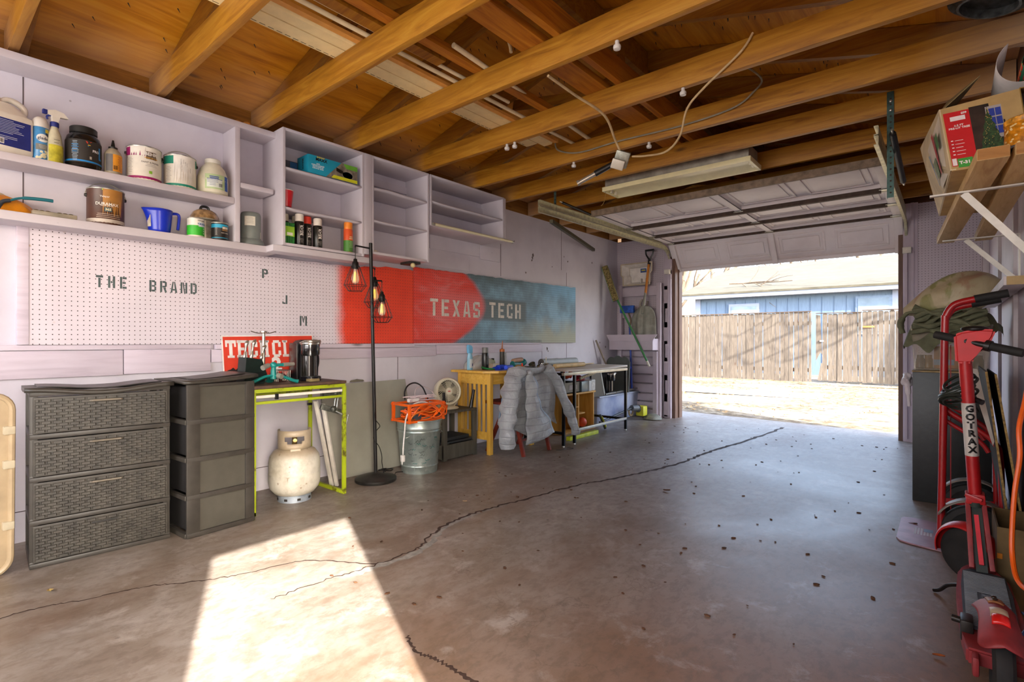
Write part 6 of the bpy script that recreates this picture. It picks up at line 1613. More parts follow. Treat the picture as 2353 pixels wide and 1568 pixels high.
# on the desk
t = thing('paper_roll', 'roll of grey paper at the back of the desk, dark round end to the left', 'roll', (.33, 4.6, DZ + .012))
b = MB().tube([(.32, 4.36, DZ + .055), (.34, 4.98, DZ + .055)], .042, 24); part('roll_body', b, M('#aeb3b2', .5, var=.04), t, world=True)
b = MB().cyl((.3199, 4.357, DZ + .055), (.3199, 4.361, DZ + .055), .041, n=24); part('end', b, M('#4d4744', .8), t, world=True); part('core_hole', MB().cyl((.3199, 4.355, DZ + .055), (.3199, 4.358, DZ + .055), .012, n=14), mBlk, t, world=True)
b = MB()
for k in range(4): b.box(.33 + .0, .365, 4.58 + k * .035, 4.60 + k * .035, DZ + .0965, DZ + .0975)
part('sticker', MB().box(.318, .355, 4.62, 4.74, DZ + .094, DZ + .0985), M('#d9d2d8', .5), t, world=True)
single('paper_roll', MB().tube([(.45, 4.42, DZ + .022), (.42, 5.03, DZ + .022)], .024, 18), M('#cfae78', .6, var=.08), 'slim tan paper roll lying in front of the grey roll', 'roll')
single('paint_stick', MB().box(.30, .32, 5.1, 5.42, DZ + .012, DZ + .02, .001), M('#d9bd8a', .6), 'flat wooden stick at the far end of the desk top', 'stick')
t = thing('chrome_fittings', 'cluster of chrome cups and fittings at the left end of the desk', 'fittings', (.45, 4.2, DZ + .01))
m_chr = M('#b3aa9a', .12, .95, var=.1)
for (x, y, s_, a) in ((.36, 4.17, .036, .6), (.43, 4.22, .028, -.3), (.42, 4.31, .030, .1), (.46, 4.15, .022, .9)):
    part('cup', MB().lathe([(.3 * s_, .0), (.8 * s_, .3 * s_), (s_, 1.2 * s_), (.93 * s_, 1.2 * s_), (.7 * s_, .35 * s_), (.0, .2 * s_)], (x, y, DZ + .02), 20, mat=Mx.Rotation(a, 4, 'X')), m_chr, t, world=True)
part('stem', MB().cyl((.42, 4.31, DZ + .05), (.42, 4.31, DZ + .12), .004), m_chr, t, world=True); part('tray', MB().box(.38, .50, 4.12, 4.36, DZ + .0115, DZ + .018, .002), M('#a79a86', .5), t, world=True)
b = MB(); P = []
for k in range(31):
    u = k / 30; P.append((-.17 + .34 * u, .02 + .055 * sin(pi * u) ** .6 + .03 * abs(sin(pi * u * 3 + .2))))
mt = frame((.25, 6.16, .72), (1, .0, 0), (0, .1, 1))
b.prism([(-.17, -.37)] + P + [(.17, -.37)], mt, .02)
single('cloud_shaped_board', b, M('#4b4f48', .6), 'dark board with a scalloped cloud shaped top standing behind the far end of the desk', 'board')

# under the desk
m_pine = wood('pine_crate', '#a8752c', '#c89440', '#ddb060', 2, 'World', bmp=.05)
t = thing('pine_shelf', 'small pine shelf unit standing under the desk', 'shelf', (.3, 4.9, 0))
for (y, w_) in ((4.62, .018), (4.95, .018), (5.27, .018)): part('upright', MB().box(.08, .40, y, y + w_, .0, .44, .002), m_pine, t, world=True)
part('back_panel', MB().box(.06, .08, 4.62, 5.288, 0, .44), m_pine, t, world=True)
for (ya, yb, z) in ((4.62, 5.29, .02), (4.62, 5.295, .44)): part('shelf_board', MB().box(.06, .42, ya, yb, z - .02 if z > .1 else 0, z, .002), m_pine, t, world=True)
part('shelf_board', MB().box(.08, .40, 4.64, 4.95, .27, .285, .002), m_pine, t, world=True); part('shelf_board', MB().box(.08, .40, 4.97, 5.09, .19, .205, .002), m_pine, t, world=True)
single('orange_ball', MB().ball((.33, 5.14, .076), .055, n=24, m=16), M('#d9502c', .4), 'orange ball inside the lower part of the pine shelf', 'ball')
t = thing('storage_bin', 'black bin with a grey label holding orange and red things on the pine shelf', 'bin', (.28, 4.6, .44))
b = MB()
for (xa, xb, ya, yb) in ((.10, .40, 4.66, 4.67), (.10, .40, 4.97, 4.98), (.10, .11, 4.67, 4.97), (.39, .40, 4.67, 4.97)): b.box(xa, xb, ya, yb, .441, .56)
b.box(.10, .40, 4.66, 4.98, .441, .45); part('bin_body', b, mBlk, t, world=True); part('label', MB().box(.4005, .402, 4.76, 4.92, .48, .53), M('#8f8588', .5), t, world=True)
t = thing('storage_bin', 'grey metallic bin with a white panel on the pine shelf, right of the black bin', 'bin', (.28, 5.0, .44))
part('bin_body', MB().box(.12, .42, 4.99, 5.13, .441, .56, .01), M('#5f6a70', .3, .4), t, world=True); part('white_panel', MB().box(.30, .425, 5.14, 5.19, .441, .56, .004), M('#c9cacb', .4), t, world=True)
single('gadget_box', MB().box(.30, .42, 5.20, 5.29, .441, .57, .012), M('#c6c2bc', .4, var=.15, scale=30), 'light grey gadget at the right end of the pine shelf top', 'box')
b = MB().tube([(.30 + .05 * cos(a), 4.86 + .055 * sin(a), .615 + .02 * sin(2 * a) + a * .004) for a in [k * .35 for k in range(40)]], .018, 10); single('orange_hose', b, M('#e04f20', .4), 'orange coiled tube on top of the black bin', 'hose')
single('red_mitt', MB().sheet(lambda u, v: V((.33, 5.06, .565)) + crumple(.05, .09, .06, 14, .25)(u, v), 24, 8, closeu=True), M('#9c1626', .5), 'dark red bundle lying on the bins under the desk', 'bundle')
t = thing('ventilated_rack', 'cream slotted rail slanting above the red bundle', 'rail', (.38, 4.8, .62))
part('rail', MB().bar((.44, 4.92, .60), (.44, 5.26, .655), .02, .03), M('#8e8672', .5), t, world=True)
for k in range(9): part('slot', MB().bar((.4505, 4.94 + k * .034, .603 + k * .0055), (.4505, 4.953 + k * .034, .605 + k * .0055), .002, .016), M('#e6d4a4', .5), t, world=True)
t = thing('flat_screen', 'black flat panel with a grey edge leaning on the clear tub under the desk', 'screen', (.3, 5.5, .345))
part('panel_face', MB().bar((.30, 5.44, .345), (.30, 5.34, .665), .30, .035, up=(1, 0, 0)) if False else MB().prism([(5.30, .665), (5.50, .655), (5.60, .348), (5.32, .348)], frame((.33, 0, 0), (0, 1, 0), (0, 0, 1)), .025), M('#101113', .4), t, world=True)
part('edge', MB().prism([(5.50, .655), (5.53, .645), (5.63, .348), (5.60, .348)], frame((.33, 0, 0), (0, 1, 0), (0, 0, 1)), .028), M('#93918a', .4), t, world=True)
coffee('second black coffee maker sitting on the clear tub under the desk end', .24, 5.88, .348, .1)
t = thing('storage_tub', 'large clear plastic tub beyond the desk legs', 'storage tub', (.18, 6.05, 0))
mq_, n_, l_, bb_ = newmat('frosted_tub'); f_ = noise(n_, l_, coords(n_, 'World'), 3, 4); l_.new(ramp(n_, l_, f_, [(.3, C('#7c8bb4')), (.6, C('#b9c2dc')), (.8, C('#a8a2b8'))]), bb_.inputs['Base Color']); bb_.inputs['Roughness'].default_value = .25; bb_.inputs['Alpha'].default_value = .85; m_tub = mq_
def tubbox(x0, x1, y0, y1, z0, z1, tp=.03):
    b = MB(); b.sheet(lambda u, v: V(((x0 + x1) / 2 + ((x1 - x0) / 2 - tp * (1 - v)) * max(-1, min(1, 1.35 * cos(2 * pi * u + .0))), (y0 + y1) / 2 + ((y1 - y0) / 2 - tp * (1 - v)) * max(-1, min(1, 1.35 * sin(2 * pi * u))), z0 + (z1 - z0) * v)), 48, 6, closeu=True); return b
part('tub_body', tubbox(.02, .36, 5.48, 6.62, .005, .33), m_tub, t, world=True)
part('lid', MB().box(.01, .375, 5.46, 6.635, .328, .345, .006), M('#9aa3b8', .3), t, world=True)
part('contents', MB().box(.07, .30, 5.56, 6.5, .012, .20, .02), M('#6a5a6c', .7, var=.4, scale=8), t, 'purplish contents', world=True)
t = thing('plastic_bucket', 'bright blue plastic bucket standing on the clear tub', 'bucket', (.19, 6.33, .346))
part('bucket_body', MB().lathe([(.0, 0), (.105, 0), (.11, .006), (.128, .30), (.14, .30), (.141, .325), (.13, .328), (.125, .32), (.108, .01)], (0, 0, 0), 36), M('#1338b8', .3, var=.04), t)
b = MB(); patch(b, .121, -.9, -.3, .03, .24, 8, r1=.128); part('label', b, M('#8d8fb4', .5), t, smooth=30)
part('bail_handle', MB().tube([(.142 * sin(a) * .55 + .02, .142 * cos(a), .31 - .10 * sin(a)) for a in [pi * k / 14 for k in range(15)]], .003), m_galv, t)
single('metal_pole', MB().cyl((.36, 5.62, .362), (.34, 6.60, .375), .014, n=14), M('#9c9a96', .25, .8), 'steel tube lying on top of the clear tub', 'pole')
t = thing('string_trimmer', 'string trimmer lying on the floor with a yellow motor head and grey guard', 'trimmer', (.5, 6.2, 0))
part('shaft', MB().cyl((.50, 5.25, .075), (.50, 6.06, .165), .013, n=12), M('#3f4245', .35, .5), t, world=True)
part('motor', MB().cyl((.50, 6.04, .165), (.52, 6.16, .155), .035, .04).cyl((.52, 6.16, .155), (.53, 6.24, .10), .045, .04), M('#5c5f62', .5), t, world=True)
part('head', MB().box(.49, .60, 6.17, 6.29, .05, .18, .02), M('#c9c62a', .45), t, 'yellow motor housing', world=True)
part('guard', MB().lathe([(.0, .072), (.05, .07), (.09, .05), (.12, .01), (.11, .008), (.08, .04), (.0, .05)], (.65, 6.33, 0), 28), M('#8a8878', .6, var=.2), t, 'dusty grey guard', world=True)
part('hose_coil', MB().tube([(.46, 6.10 + .055 * cos(a), .115 + .055 * sin(a)) for a in [k * .4 for k in range(17)]], .013, 8), M('#a08a68', .6), t, world=True)
part('grip', MB().tube(smooth_path([(.56, 5.27, .01), (.55, 5.24, .08), (.53, 5.20, .17)], 4), [.016] * 9, 10), M('#3c4030', .5), t, world=True); part('grip_stripe', MB().cyl((.575, 5.262, .03), (.553, 5.21, .15), .009), M('#c6c92c', .5), t, 'yellow stripe', world=True)
single('spirit_level', MB().bar((.62, 4.42, .02), (.62, 4.98, .02), .05, .04, bev=.004), M('#c3cf2c', .4, var=.1), 'yellow-green level lying on the floor under the desk', 'level')

# ------------------------------------------------------------ folding chair under the jacket
m_red = wood('dark_red_wood', '#5c1d12', '#7c2a1a', '#94382a', 2, 'World', knots=False, bmp=.05)
t = thing('folding_chair', 'dark red wooden folding chair hidden under the grey jacket', 'chair', (.6, 3.75, 0))
for y in (3.545, 3.93):
    part('leg', MB().bar((.74, y, .0), (.60, y, .50), .035, .022, up=(0, 1, 0), bev=.003), m_red, t, world=True)
for y in (3.515, 3.96): part('leg', MB().bar((.33, y, .0), (.70, y, .74), .035, .022, up=(0, 1, 0), bev=.003), m_red, t, world=True)
part('backrest', MB().box(.66, .70, 3.52, 3.95, .60, .76, .006), m_red, t, world=True)
part('seat', MB().box(.30, .62, 3.52, 3.95, .44, .465, .005), m_red, t, world=True)
part('seat_edge', MB().tube([(.30, 3.50, .455), (.30, 3.97, .455)], .016, 10), m_red, t, world=True); part('cross_rail', MB().bar((.70, 3.55, .14), (.70, 3.93, .14), .02, .02), m_red, t, world=True)
def jacket_mat(name, a, c):
    m, n, l, b = newmat(name)
    p = coords(n, 'World'); sx = n.new('ShaderNodeSeparateXYZ'); l.new(p, sx.inputs[0])
    w = n.new('ShaderNodeTexNoise'); w.inputs['Scale'].default_value = 6; l.new(p, w.inputs[0])
    z = mth(n, l, 'ADD', sx.outputs[2], mth(n, l, 'MULTIPLY', w.outputs[0], .03))
    q = mth(n, l, 'ABSOLUTE', mth(n, l, 'SUBTRACT', mth(n, l, 'FRACT', mth(n, l, 'DIVIDE', z, .062)), .5))
    q = ms_band(n, l, q, .5, .36)
    f = noise(n, l, p, 16, 6, .6, (1.2, 1.6, .45), 1.0)
    col = ramp(n, l, noise(n, l, p, 10, 5), [(.3, C(a)), (.7, C(c))])
    col = mixc(n, l, mth(n, l, 'MULTIPLY', ms_band(n, l, q, .18, .0), .3), col, C('#4c4d4b'))
    l.new(col, b.inputs['Base Color']); b.inputs['Roughness'].default_value = .42
    b.inputs['Sheen Weight'].default_value = .3
    h = mth(n, l, 'ADD', mth(n, l, 'MULTIPLY', q, .35), mth(n, l, 'MULTIPLY', f, 1.2))
    bump(n, l, b, h, .8, .010); return m
m_jk = jacket_mat('quilted_nylon', '#83868a', '#a2a6a8'); m_jl = jacket_mat('jacket_lining', '#66788c', '#8ba2ba')
t = thing('quilted_jacket', 'light grey quilted jacket draped over the back of the red chair', 'jacket', (.8, 3.72, .1))
def lerp(a, c, k): return a + (c - a) * k
def body(u, v):        # u across, v from shoulder down
    yt = lerp(3.43, 3.90, u); yb = lerp(3.33, 4.0, u)
    y = lerp(yt, yb, v ** .8)
    fold = sin(u * 16 + v * 3) * .014 * (.3 + v) + sin(u * 7 - v * 4 + 1) * .018 * v
    x = .725 + .075 * sin(pi * min(1, v * 1.2)) * .6 + .055 * v + fold
    if v < .08: x = .69 + .035 * v / .08
    zt = .775 - .03 * sin(pi * u) + .0
    zb = .20 + .05 * sin(u * 9 + 1) + .07 * u
    return V((x, y, lerp(zt, zb, v)))
part('body_panel', MB().sheet(body, 44, 34), m_jk, t, world=True, solid=.012)
def inner(u, v): p = body(u, v * .9); return V((.655 - .04 * v + .01 * sin(u * 9), p.y, p.z + .0))
part('inner_panel', MB().sheet(inner, 24, 18), m_jl, t, 'bluish lining side', world=True, solid=.008)
part('shoulder_ridge', MB().sheet(lambda u, v: V((lerp(.655, .725, v) - .0, lerp(3.43, 3.90, u), .775 - .03 * sin(pi * u) + .012 * sin(pi * v))), 24, 4), m_jk, t, world=True, solid=.008)
def sleeve(pts, rad, flat=.62):
    P = smooth_path(pts, 8); n = len(P); R_ = []
    for i in range(n):
        k = i / (n - 1); r = lerp(rad[0], rad[1], k) * (1 + .06 * sin(k * 42) + .04 * sin(k * 23 + 1)); R_.append(r)
    b = MB().tube(P, R_, 22, flat=flat)
    for v in b.bm.verts: v.co.x += .010 * sin(v.co.z * 37 + v.co.y * 29); v.co.y += .006 * sin(v.co.z * 51)
    return b
part('sleeve', sleeve([(.74, 3.45, .76), (.77, 3.34, .64), (.80, 3.27, .45), (.81, 3.235, .28), (.82, 3.235, .13)], (.085, .065)), m_jk, t, 'left hanging sleeve', world=True)
part('sleeve', sleeve([(.74, 3.88, .77), (.79, 3.98, .62), (.83, 4.07, .42), (.85, 4.15, .27), (.86, 4.18, .13)], (.08, .055)), m_jk, t, 'right hanging sleeve', world=True)
def flap(u, v):
    y = lerp(lerp(3.49, 3.44, v), lerp(3.53, 3.80, v), u) + .03 * sin(v * 9) * u
    return V((.80 + .055 * v + .045 * sin(pi * u) + .01 * sin(v * 23 + u * 3), y, lerp(.765, .135 + .06 * u, v)))
part('front_flap', MB().sheet(flap, 16, 34), m_jk, t, 'open front edge', world=True, solid=.012)
part('zip_edge', MB().tube([flap(1.0, k / 30) + V((.008, .004, 0)) for k in range(31)], .009, 8), M('#a9bcd0', .4), t, 'pale blue lining edge', world=True)
part('collar', MB().tube(smooth_path([(.70, 3.50, .775), (.735, 3.58, .76), (.745, 3.70, .752), (.735, 3.82, .765), (.70, 3.86, .785)], 6), .02, 10, flat=1.4), m_jk, t, world=True)
ring_cable('thin_wire', [(.80, 3.95, .004), (.84, 4.02, .004), (.82, 4.10, .004), (.88, 4.12, .004), (.86, 4.04, .004)], .0018, mBlk, 'thin dark wire curl on the floor by the chair leg', 'wire')
# ------------------------------------------------------------ front left corner: slatted rack and garden tools
t = thing('slatted_rack', 'tall lavender slatted tool rack with a box shelf, in the corner left of the door', 'rack', (.36, 6.5, 0))
for (x, w_) in ((.08, .045), (.635, .06)):
    part('post', MB().box(x, x + w_, 6.47, 6.53, 0, 1.79, .008), m_lav, t, world=True)
for (z0, z1) in ((1.63, 1.755), (1.34, 1.43), (.02, .10), (.12, .20), (.33, .44), (.46, .56), (.58, .68), (.70, .79), (.81, .885), (.22, .31)):
    part('slat', MB().box(.125, .635, 6.50, 6.52, z0, z1, .003), m_lav, t, world=True)
part('post_cleat', MB().box(.60, .66, 6.44, 6.47, 0, .88, .004), m_lav, t, world=True)
part('shelf_box', MB().box(.03, .665, 6.30, 6.315, .90, 1.02, .003), m_lav, t, world=True)
b = MB().prism([(-.01, 1.105), (.73, 1.105), (.665, 1.02), (.04, 1.02)], frame((0, 6.30, 0), (1, 0, 0), (0, 0, 1)), .015); part('shelf_lip', b, m_lav, t, world=True)
part('shelf_base', MB().box(.03, .665, 6.315, 6.50, .90, .915), m_lav, t, world=True)
for x in (.03, .65): part('shelf_side', MB().box(x, x + .015, 6.315, 6.5, .915, 1.05), m_lav, t, world=True)
b = MB()
rd = random.Random(6)
for k, z in enumerate([.02, .30, .55, .78, 1.0, 1.25, 1.5]): b.box(.705 + .02 * (k % 2), .765, 6.548, 6.565, z + .02, z + .2, .003)
b.box(.705, .765, 6.565, 6.572, .02, 1.75); single('stud_blocks', b, m_lav, 'column of short lavender blocks nailed beside the left door jamb', 'blocks')
b = MB().tube(smooth_path([(.40, 6.545, 1.59), (.37, 6.54, 1.53), (.39, 6.53, 1.48), (.43, 6.53, 1.465), (.47, 6.53, 1.50), (.48, 6.54, 1.56)], 5), .009, 8, flat=1.5); single('horseshoe', b, M('#a89d90', .6), 'horseshoe hung on the rack behind the shovel handle', 'horseshoe')
# white basin hung on the pegboard
t = thing('hanging_basin', 'white plastic wall sink basin with a small blue sticker, above the rack', 'basin', (.36, 6.4, 1.80))
b = MB()
def basin(u, v):
    a = 2 * pi * u; cx = max(-1, min(1, 1.5 * cos(a))); cz = max(-1, min(1, 1.5 * sin(a)))
    w_ = lerp(.225, .15, v) * (1 if cz > 0 else .86); h_ = lerp(.145, .10, v)
    return V((.36 + w_ * cx, 6.44 + .125 * v, 1.925 + h_ * cz))
b.sheet(basin, 48, 6, closeu=True); part('basin_wall', b, M('#e8e2da', .4), t, world=True, solid=.008)
part('basin_back', MB().box(.20, .52, 6.560, 6.575, 1.82, 2.03, .01), M('#e6e0da', .35), t, world=True)
part('lip', MB().tube([basin(u / 48, 0) for u in range(48)], .009, 8, closed=True), M('#c6b79c', .5), t, 'yellowed rim', world=True)
part('sticker', MB().box(.37, .455, 6.555, 6.5595, 1.955, 2.01), M('#34508f', .5), t, world=True); part('sticker_print', MB().box(.385, .44, 6.553, 6.5548, 1.975, 1.995), M('#b8b04c', .5), t, world=True)
for x in (.39, .46): part('bracket', MB().box(x, x + .012, 6.50, 6.56, 1.80, 1.87, .004), M('#d6d0c8', .4), t, world=True)
# grain shovel
t = thing('grain_shovel', 'shovel with a black D grip, orange shaft and wide grey scoop standing in the rack', 'shovel', (.51, 6.35, 1.0))
sx_, sy_ = .50, 6.395
b = MB()
def scoop(u, v):
    w_ = .172 * (sqrt(max(.01, 1 - (1 - min(1, v / .5 + .02)) ** 2))); a = (u - .5) * 2
    zz = lerp(1.49, 1.06, v)
    y = sy_ - .035 + .055 * (abs(a) ** 2.2) + .012 * cos(a * 9.4) * min(1, v * 3) - .02 * sin(pi * v)
    return V((sx_ + w_ * a, y, zz))
part('scoop', b.sheet(scoop, 36, 18), M('#8f8d80', .5, var=.12, scale=12), t, world=True, solid=.006)
part('socket', MB().cyl((sx_, sy_ - .05, 1.38), (sx_ + .01, sy_ + .02, 1.66), .020, .016), M('#8f8d80', .5), t, world=True)
part('shaft', MB().cyl((sx_ + .01, sy_ + .02, 1.64), (sx_ + .045, sy_ + .05, 2.06), .0165, .0165), M('#c5791e', .4), t, 'orange shaft', world=True)
b = MB().cyl((sx_ + .044, sy_ + .05, 2.04), (sx_ + .05, sy_ + .055, 2.11), .019)
b.tube(smooth_path([(sx_ + .05, sy_ + .055, 2.10), (sx_ + .005, sy_ + .055, 2.17), (sx_ + .0, sy_ + .055, 2.225)], 4), .011, 8); b.tube(smooth_path([(sx_ + .05, sy_ + .055, 2.10), (sx_ + .095, sy_ + .055, 2.17), (sx_ + .105, sy_ + .055, 2.225)], 4), .011, 8)
b.cyl((sx_ - .008, sy_ + .055, 2.228), (sx_ + .113, sy_ + .055, 2.228), .013)
part('d_grip', b, mBlk, t, 'black D grip', world=True)
# long green brush
t = thing('push_brush', 'long green handled brush leaning in the corner, its tan bristle head up', 'brush', (.3, 6.2, .7))
part('handle', MB().cyl((.205, 6.20, 1.575), (.60, 6.27, .76), .0135, n=12), M('#1e6e2c', .4), t, 'green handle', world=True)
part('handle_tip', MB().cyl((.60, 6.27, .76), (.632, 6.275, .69), .0145, n=12), M('#cfc8b4', .5), t, 'white tip', world=True)
d0 = V((.045, 6.15, 2.03)); d1 = V((.195, 6.19, 1.56))
part('head_block', MB().bar(d0 + V((-.012, .02, 0)), d1 + V((-.012, .02, 0)), .085, .03, up=(.3, -1, 0), bev=.004), M('#4f8f5c', .5), t, world=True)
part('bristles', MB().bar(d0, d1, .075, .06, up=(.3, -1, 0), bev=.012), M('#8a7a4a', .9, var=.3, scale=60, bmp=.6), t, 'dusty tan bristles', world=True)
# blue push broom upside down
t = thing('blue_broom', 'blue headed broom standing upside down in the rack behind the green brush', 'broom', (.3, 6.4, 0))
part('head', MB().box(.16, .36, 6.36, 6.41, 1.40, 1.50, .008), M('#1d56b4', .4, var=.15, scale=30), t, 'blue head', world=True)
part('neck', MB().tube(smooth_path([(.27, 6.40, 1.40), (.30, 6.41, 1.30), (.28, 6.40, 1.20)], 4), .012), M('#7a6448', .5), t, world=True)
part('handle', MB().cyl((.285, 6.40, 1.24), (.33, 6.38, .37), .0125, n=12), M('#1a40a4', .35), t, world=True)
single('broken_stick', MB().cyl((.03, 5.95, 1.03), (.10, 6.10, .70), .012, n=10), M('#8a7c6c', .6), 'short grey wooden handle leaning on the wall behind the cloud shaped board', 'handle')
# ------------------------------------------------------------ right side
m_rtrim = paint_mat('right_trim', '#c9c2c6', '#a69c9c')
t = MB().box(3.835, 3.88, 6.45, 6.585, 0, 2.4, .004); t.box(3.862, 3.88, 5.05, 5.10, 0, 2.4); t.box(3.862, 3.88, 3.92, 3.97, 0, 2.4); t.box(3.862, 3.88, 2.9, 2.95, 0, 2.4); struct('trim_12', t, m_rtrim)
t = thing('wall_brace', 'white painted board end jutting from the right wall above the hand truck', 'board', (3.85, 3.9, 1.27))
part('board', MB().box(3.78, 3.86, 3.2, 5.3, 1.27, 1.31, .003), m_rtrim, t, world=True); part('raw_end', MB().box(3.79, 3.86, 3.19, 3.2, 1.271, 1.309), M('#b09668', .7), t, 'raw wood end', world=True)
single('wall_cleat', MB().box(3.80, 3.88, 2.5, 2.56, 1.25, 2.2, .004), m_rtrim, 'upright white strip on the right wall behind the shelf bracket', 'strip')

# shelf of two boards on white brackets
m_2x4 = wood('shelf_timber', '#a8814a', '#cfae74', '#e2c78e', 1, 'World', sc=1.1, bmp=.25)
m_2x4e = wood('timber_end', '#8a5a24', '#b07c3c', '#c4924e', 0, 'World', knots=False)
def plank(label, p0, p1, w):
    t = thing('shelf_plank', label, 'plank', p1)
    part('board', MB().bar(p0, p1, w, .038, bev=.003), m_2x4, t, world=True)
    d = (V(p0) - V(p1)).normalized(); part('end_grain', MB().bar(V(p1) - d * .001, V(p1), w * .96, .034), m_2x4e, t, 'orange sawn end', world=True); return t
plank('rough plank on the shelf brackets, the one under the christmas tree box', (3.578, 3.92, 1.607), (3.698, 2.20, 1.607), .078)
plank('rough plank on the shelf brackets nearest the right wall', (3.742, 3.95, 1.607), (3.785, 2.20, 1.607), .075)
m_brk = M('#dad6cc', .4, .1)
def bracket(label, y, x0, drop):
    t = thing('shelf_bracket', label, 'bracket', (3.875, y, 1.2))
    part('arm', MB().bar((x0, y, 1.583), (3.878, y, 1.583), .022, .006), m_brk, t, world=True)
    part('brace', MB().bar((x0 + .10, y, 1.578), (3.872, y, 1.583 - drop), .024, .005, up=(0, 1, 0)), m_brk, t, world=True)
    part('wall_flange', MB().box(3.872, 3.88, y - .011, y + .011, 1.583 - drop, 1.583), m_brk, t, world=True)
bracket('white steel shelf bracket nearer the camera', 2.6, 3.535, .33)
bracket('white steel shelf bracket at the far end of the planks', 3.80, 3.565, .25)

# christmas tree carton
m_card = M('#b99b64', .75, var=.08, scale=10)
m_cin = M('#8a6d2c', .8, var=.1)
t = thing('christmas_tree_box', 'battered open cardboard box picturing a christmas tree, on the shelf planks', 'box', (3.66, 2.9, 1.63))
def hexbox(A):   # near bottom L,R ; near top L,R ; far bottom L,R ; far top L,R
    return [V(p) for p in A]
nbl, nbr, ntl, ntr = V((3.600, 2.42, 1.628)), V((3.800, 2.42, 1.628)), V((3.568, 2.46, 1.868)), V((3.775, 2.46, 1.880))
fbl, fbr, ftl, ftr = V((3.56, 3.25, 1.628)), V((3.78, 3.3, 1.628)), V((3.487, 3.30, 1.985)), V((3.74, 3.3, 1.98))
mid_t = V((3.545, 2.62, 1.895))
def slab(b, P, th):
    n = (P[1] - P[0]).cross(P[2] - P[0]).normalized() * th
    b._add(list(P) + [p + n for p in P], [tuple(range(len(P))), tuple(range(2 * len(P) - 1, len(P) - 1, -1))] + [(i, (i + 1) % len(P), (i + 1) % len(P) + len(P), i + len(P)) for i in range(len(P))])
    return b
nbs = V((3.585, 2.43, 1.628))
part('front_panel', slab(MB(), [nbl, nbr, ntr, ntl], -.004), m_card, t, world=True)
bulge = V((3.515, 2.95, 1.80))
b = MB()
slab(b, [nbl, ntl, bulge], .004); slab(b, [nbl, bulge, fbl], .004); slab(b, [ntl, ftl, bulge], .004); slab(b, [bulge, ftl, fbl], .004)
sd_ = part('side_panel', b, M('#cdbb94', .7, var=.1, scale=8), t, world=True)
part('bottom_panel', slab(MB(), [nbl, fbl, fbr, nbr], .003), m_card, t, world=True); part('right_panel', slab(MB(), [nbr, fbr, ftr, ntr], .003), m_cin, t, world=True)
part('back_panel', slab(MB(), [fbl, fbr, ftr, ftl], .003), m_cin, t, world=True)
part('flap', slab(MB(), [ntl + V((.0, .02, 0)), ftl, ftl + V((.10, -.15, .15)), ntl + V((.11, .08, .12))], .003), M('#8f7d52', .7, var=.15), t, 'raised side flap', world=True)
part('flap', slab(MB(), [ntr, ntr + V((-.1, .12, .02)), ntr + V((-.07, .30, .075)), ntr + V((.0, .2, .06))], .003), m_cin, t, 'crumpled far flap', world=True)
part('flap', slab(MB(), [ntr + V((0, 0, 0)), ntr + V((.09, -.02, -.015)), ntr + V((.10, .20, .03)), ntr + V((.02, .22, .05))], .003), m_cin, t, 'crumpled right flap', world=True)
# printed front: local frame u right, v up
fx = (nbr - nbl); fyv = (ntl - nbl); FW = fx.length; FH = fyv.length
def fq(u, v, o=.0012):
    n = fx.cross(fyv).normalized(); p = nbl + fx * u * lerp(1, (ntr - ntl).length / FW, v) + fyv * v + (ntr - ntl - fx) * 0
    return p + n * o
def quad(b, u0, u1, v0, v1, o=.0012): b._add([fq(u0, v0, o), fq(u1, v0, o), fq(u1, v1, o), fq(u0, v1, o)], [(0, 1, 2, 3)]); return b
mf4 = frame(fq(0, 0, 0), fx, fyv)
fp = part('red_panel', quad(MB(), .02, .36, .05, .91), M('#c4161c', .5, var=.03), t, 'red printed panel', world=True, smooth=0)
part('photo_panel', quad(MB(), .36, .78, .10, .93), M('#33241a', .5, var=.3, scale=20), t, 'dark photo panel', world=True, smooth=0)
part('green_badge', quad(MB(), .10, .30, .02, .16, .002), M('#3f9a3a', .5), t, world=True, smooth=0)
part('barcode', quad(MB(), .03, .09, .06, .17, .002), M('#e8dede', .5), t, world=True, smooth=0)
b = MB(); quad(b, .56, .76, .38, .88, .0018); part('window_print', b, M('#a9a3a0', .5), t, world=True, smooth=0)
b = MB()
for i in range(2):
    for j in range(3): quad(b, .60 + i * .08, .67 + i * .08, .44 + j * .14, .56 + j * .14, .0024)
part('window_panes', b, M('#2a3f9a', .5), t, world=True, smooth=0)
b = MB(); rd = random.Random(4); n_ = 11; P = []
for k in range(n_): P.append((.58 - .155 * (1 - k / n_) - .02 * (k % 2), .17 + .66 * k / n_))
P.append((.58, .90))
for k in range(n_ - 1, -1, -1): P.append((.58 + .155 * (1 - k / n_) + .02 * (k % 2), .17 + .66 * k / n_))
v_ = [fq(u, w_, .003) for u, w_ in P]; c_ = fq(.58, .3, .003); b._add(v_ + [c_], [(i, (i + 1) % len(v_), len(v_)) for i in range(len(v_))])
tr = part('tree_print', b, M('#2e4a24', .6, var=.3, scale=120), t, 'printed christmas tree', world=True, smooth=0)
b = MB()
for k in range(60):
    w_ = rd.uniform(.2, .85); s_ = .15 * (1 - (w_ - .17) / .7); u = .58 + rd.uniform(-s_, s_); quad(b, u, u + .008, w_, w_ + .008, .0036)
part('tree_lights', b, M('#d8b25a', .5), tr, world=True, smooth=0)
part('red_cloth_print', quad(MB(), .37, .76, .10, .17, .0034), M('#8e1a20', .5), t, world=True, smooth=0)
def ft(s, u, v, size, m, bold=.0003, nm='label_text'): return part(nm, txt(s, size, frame(fq(u, v, .0028), fx, fyv), .0002, bold), m, t, world=True, smooth=0)
mwp = M('#f0e6e2', .5)
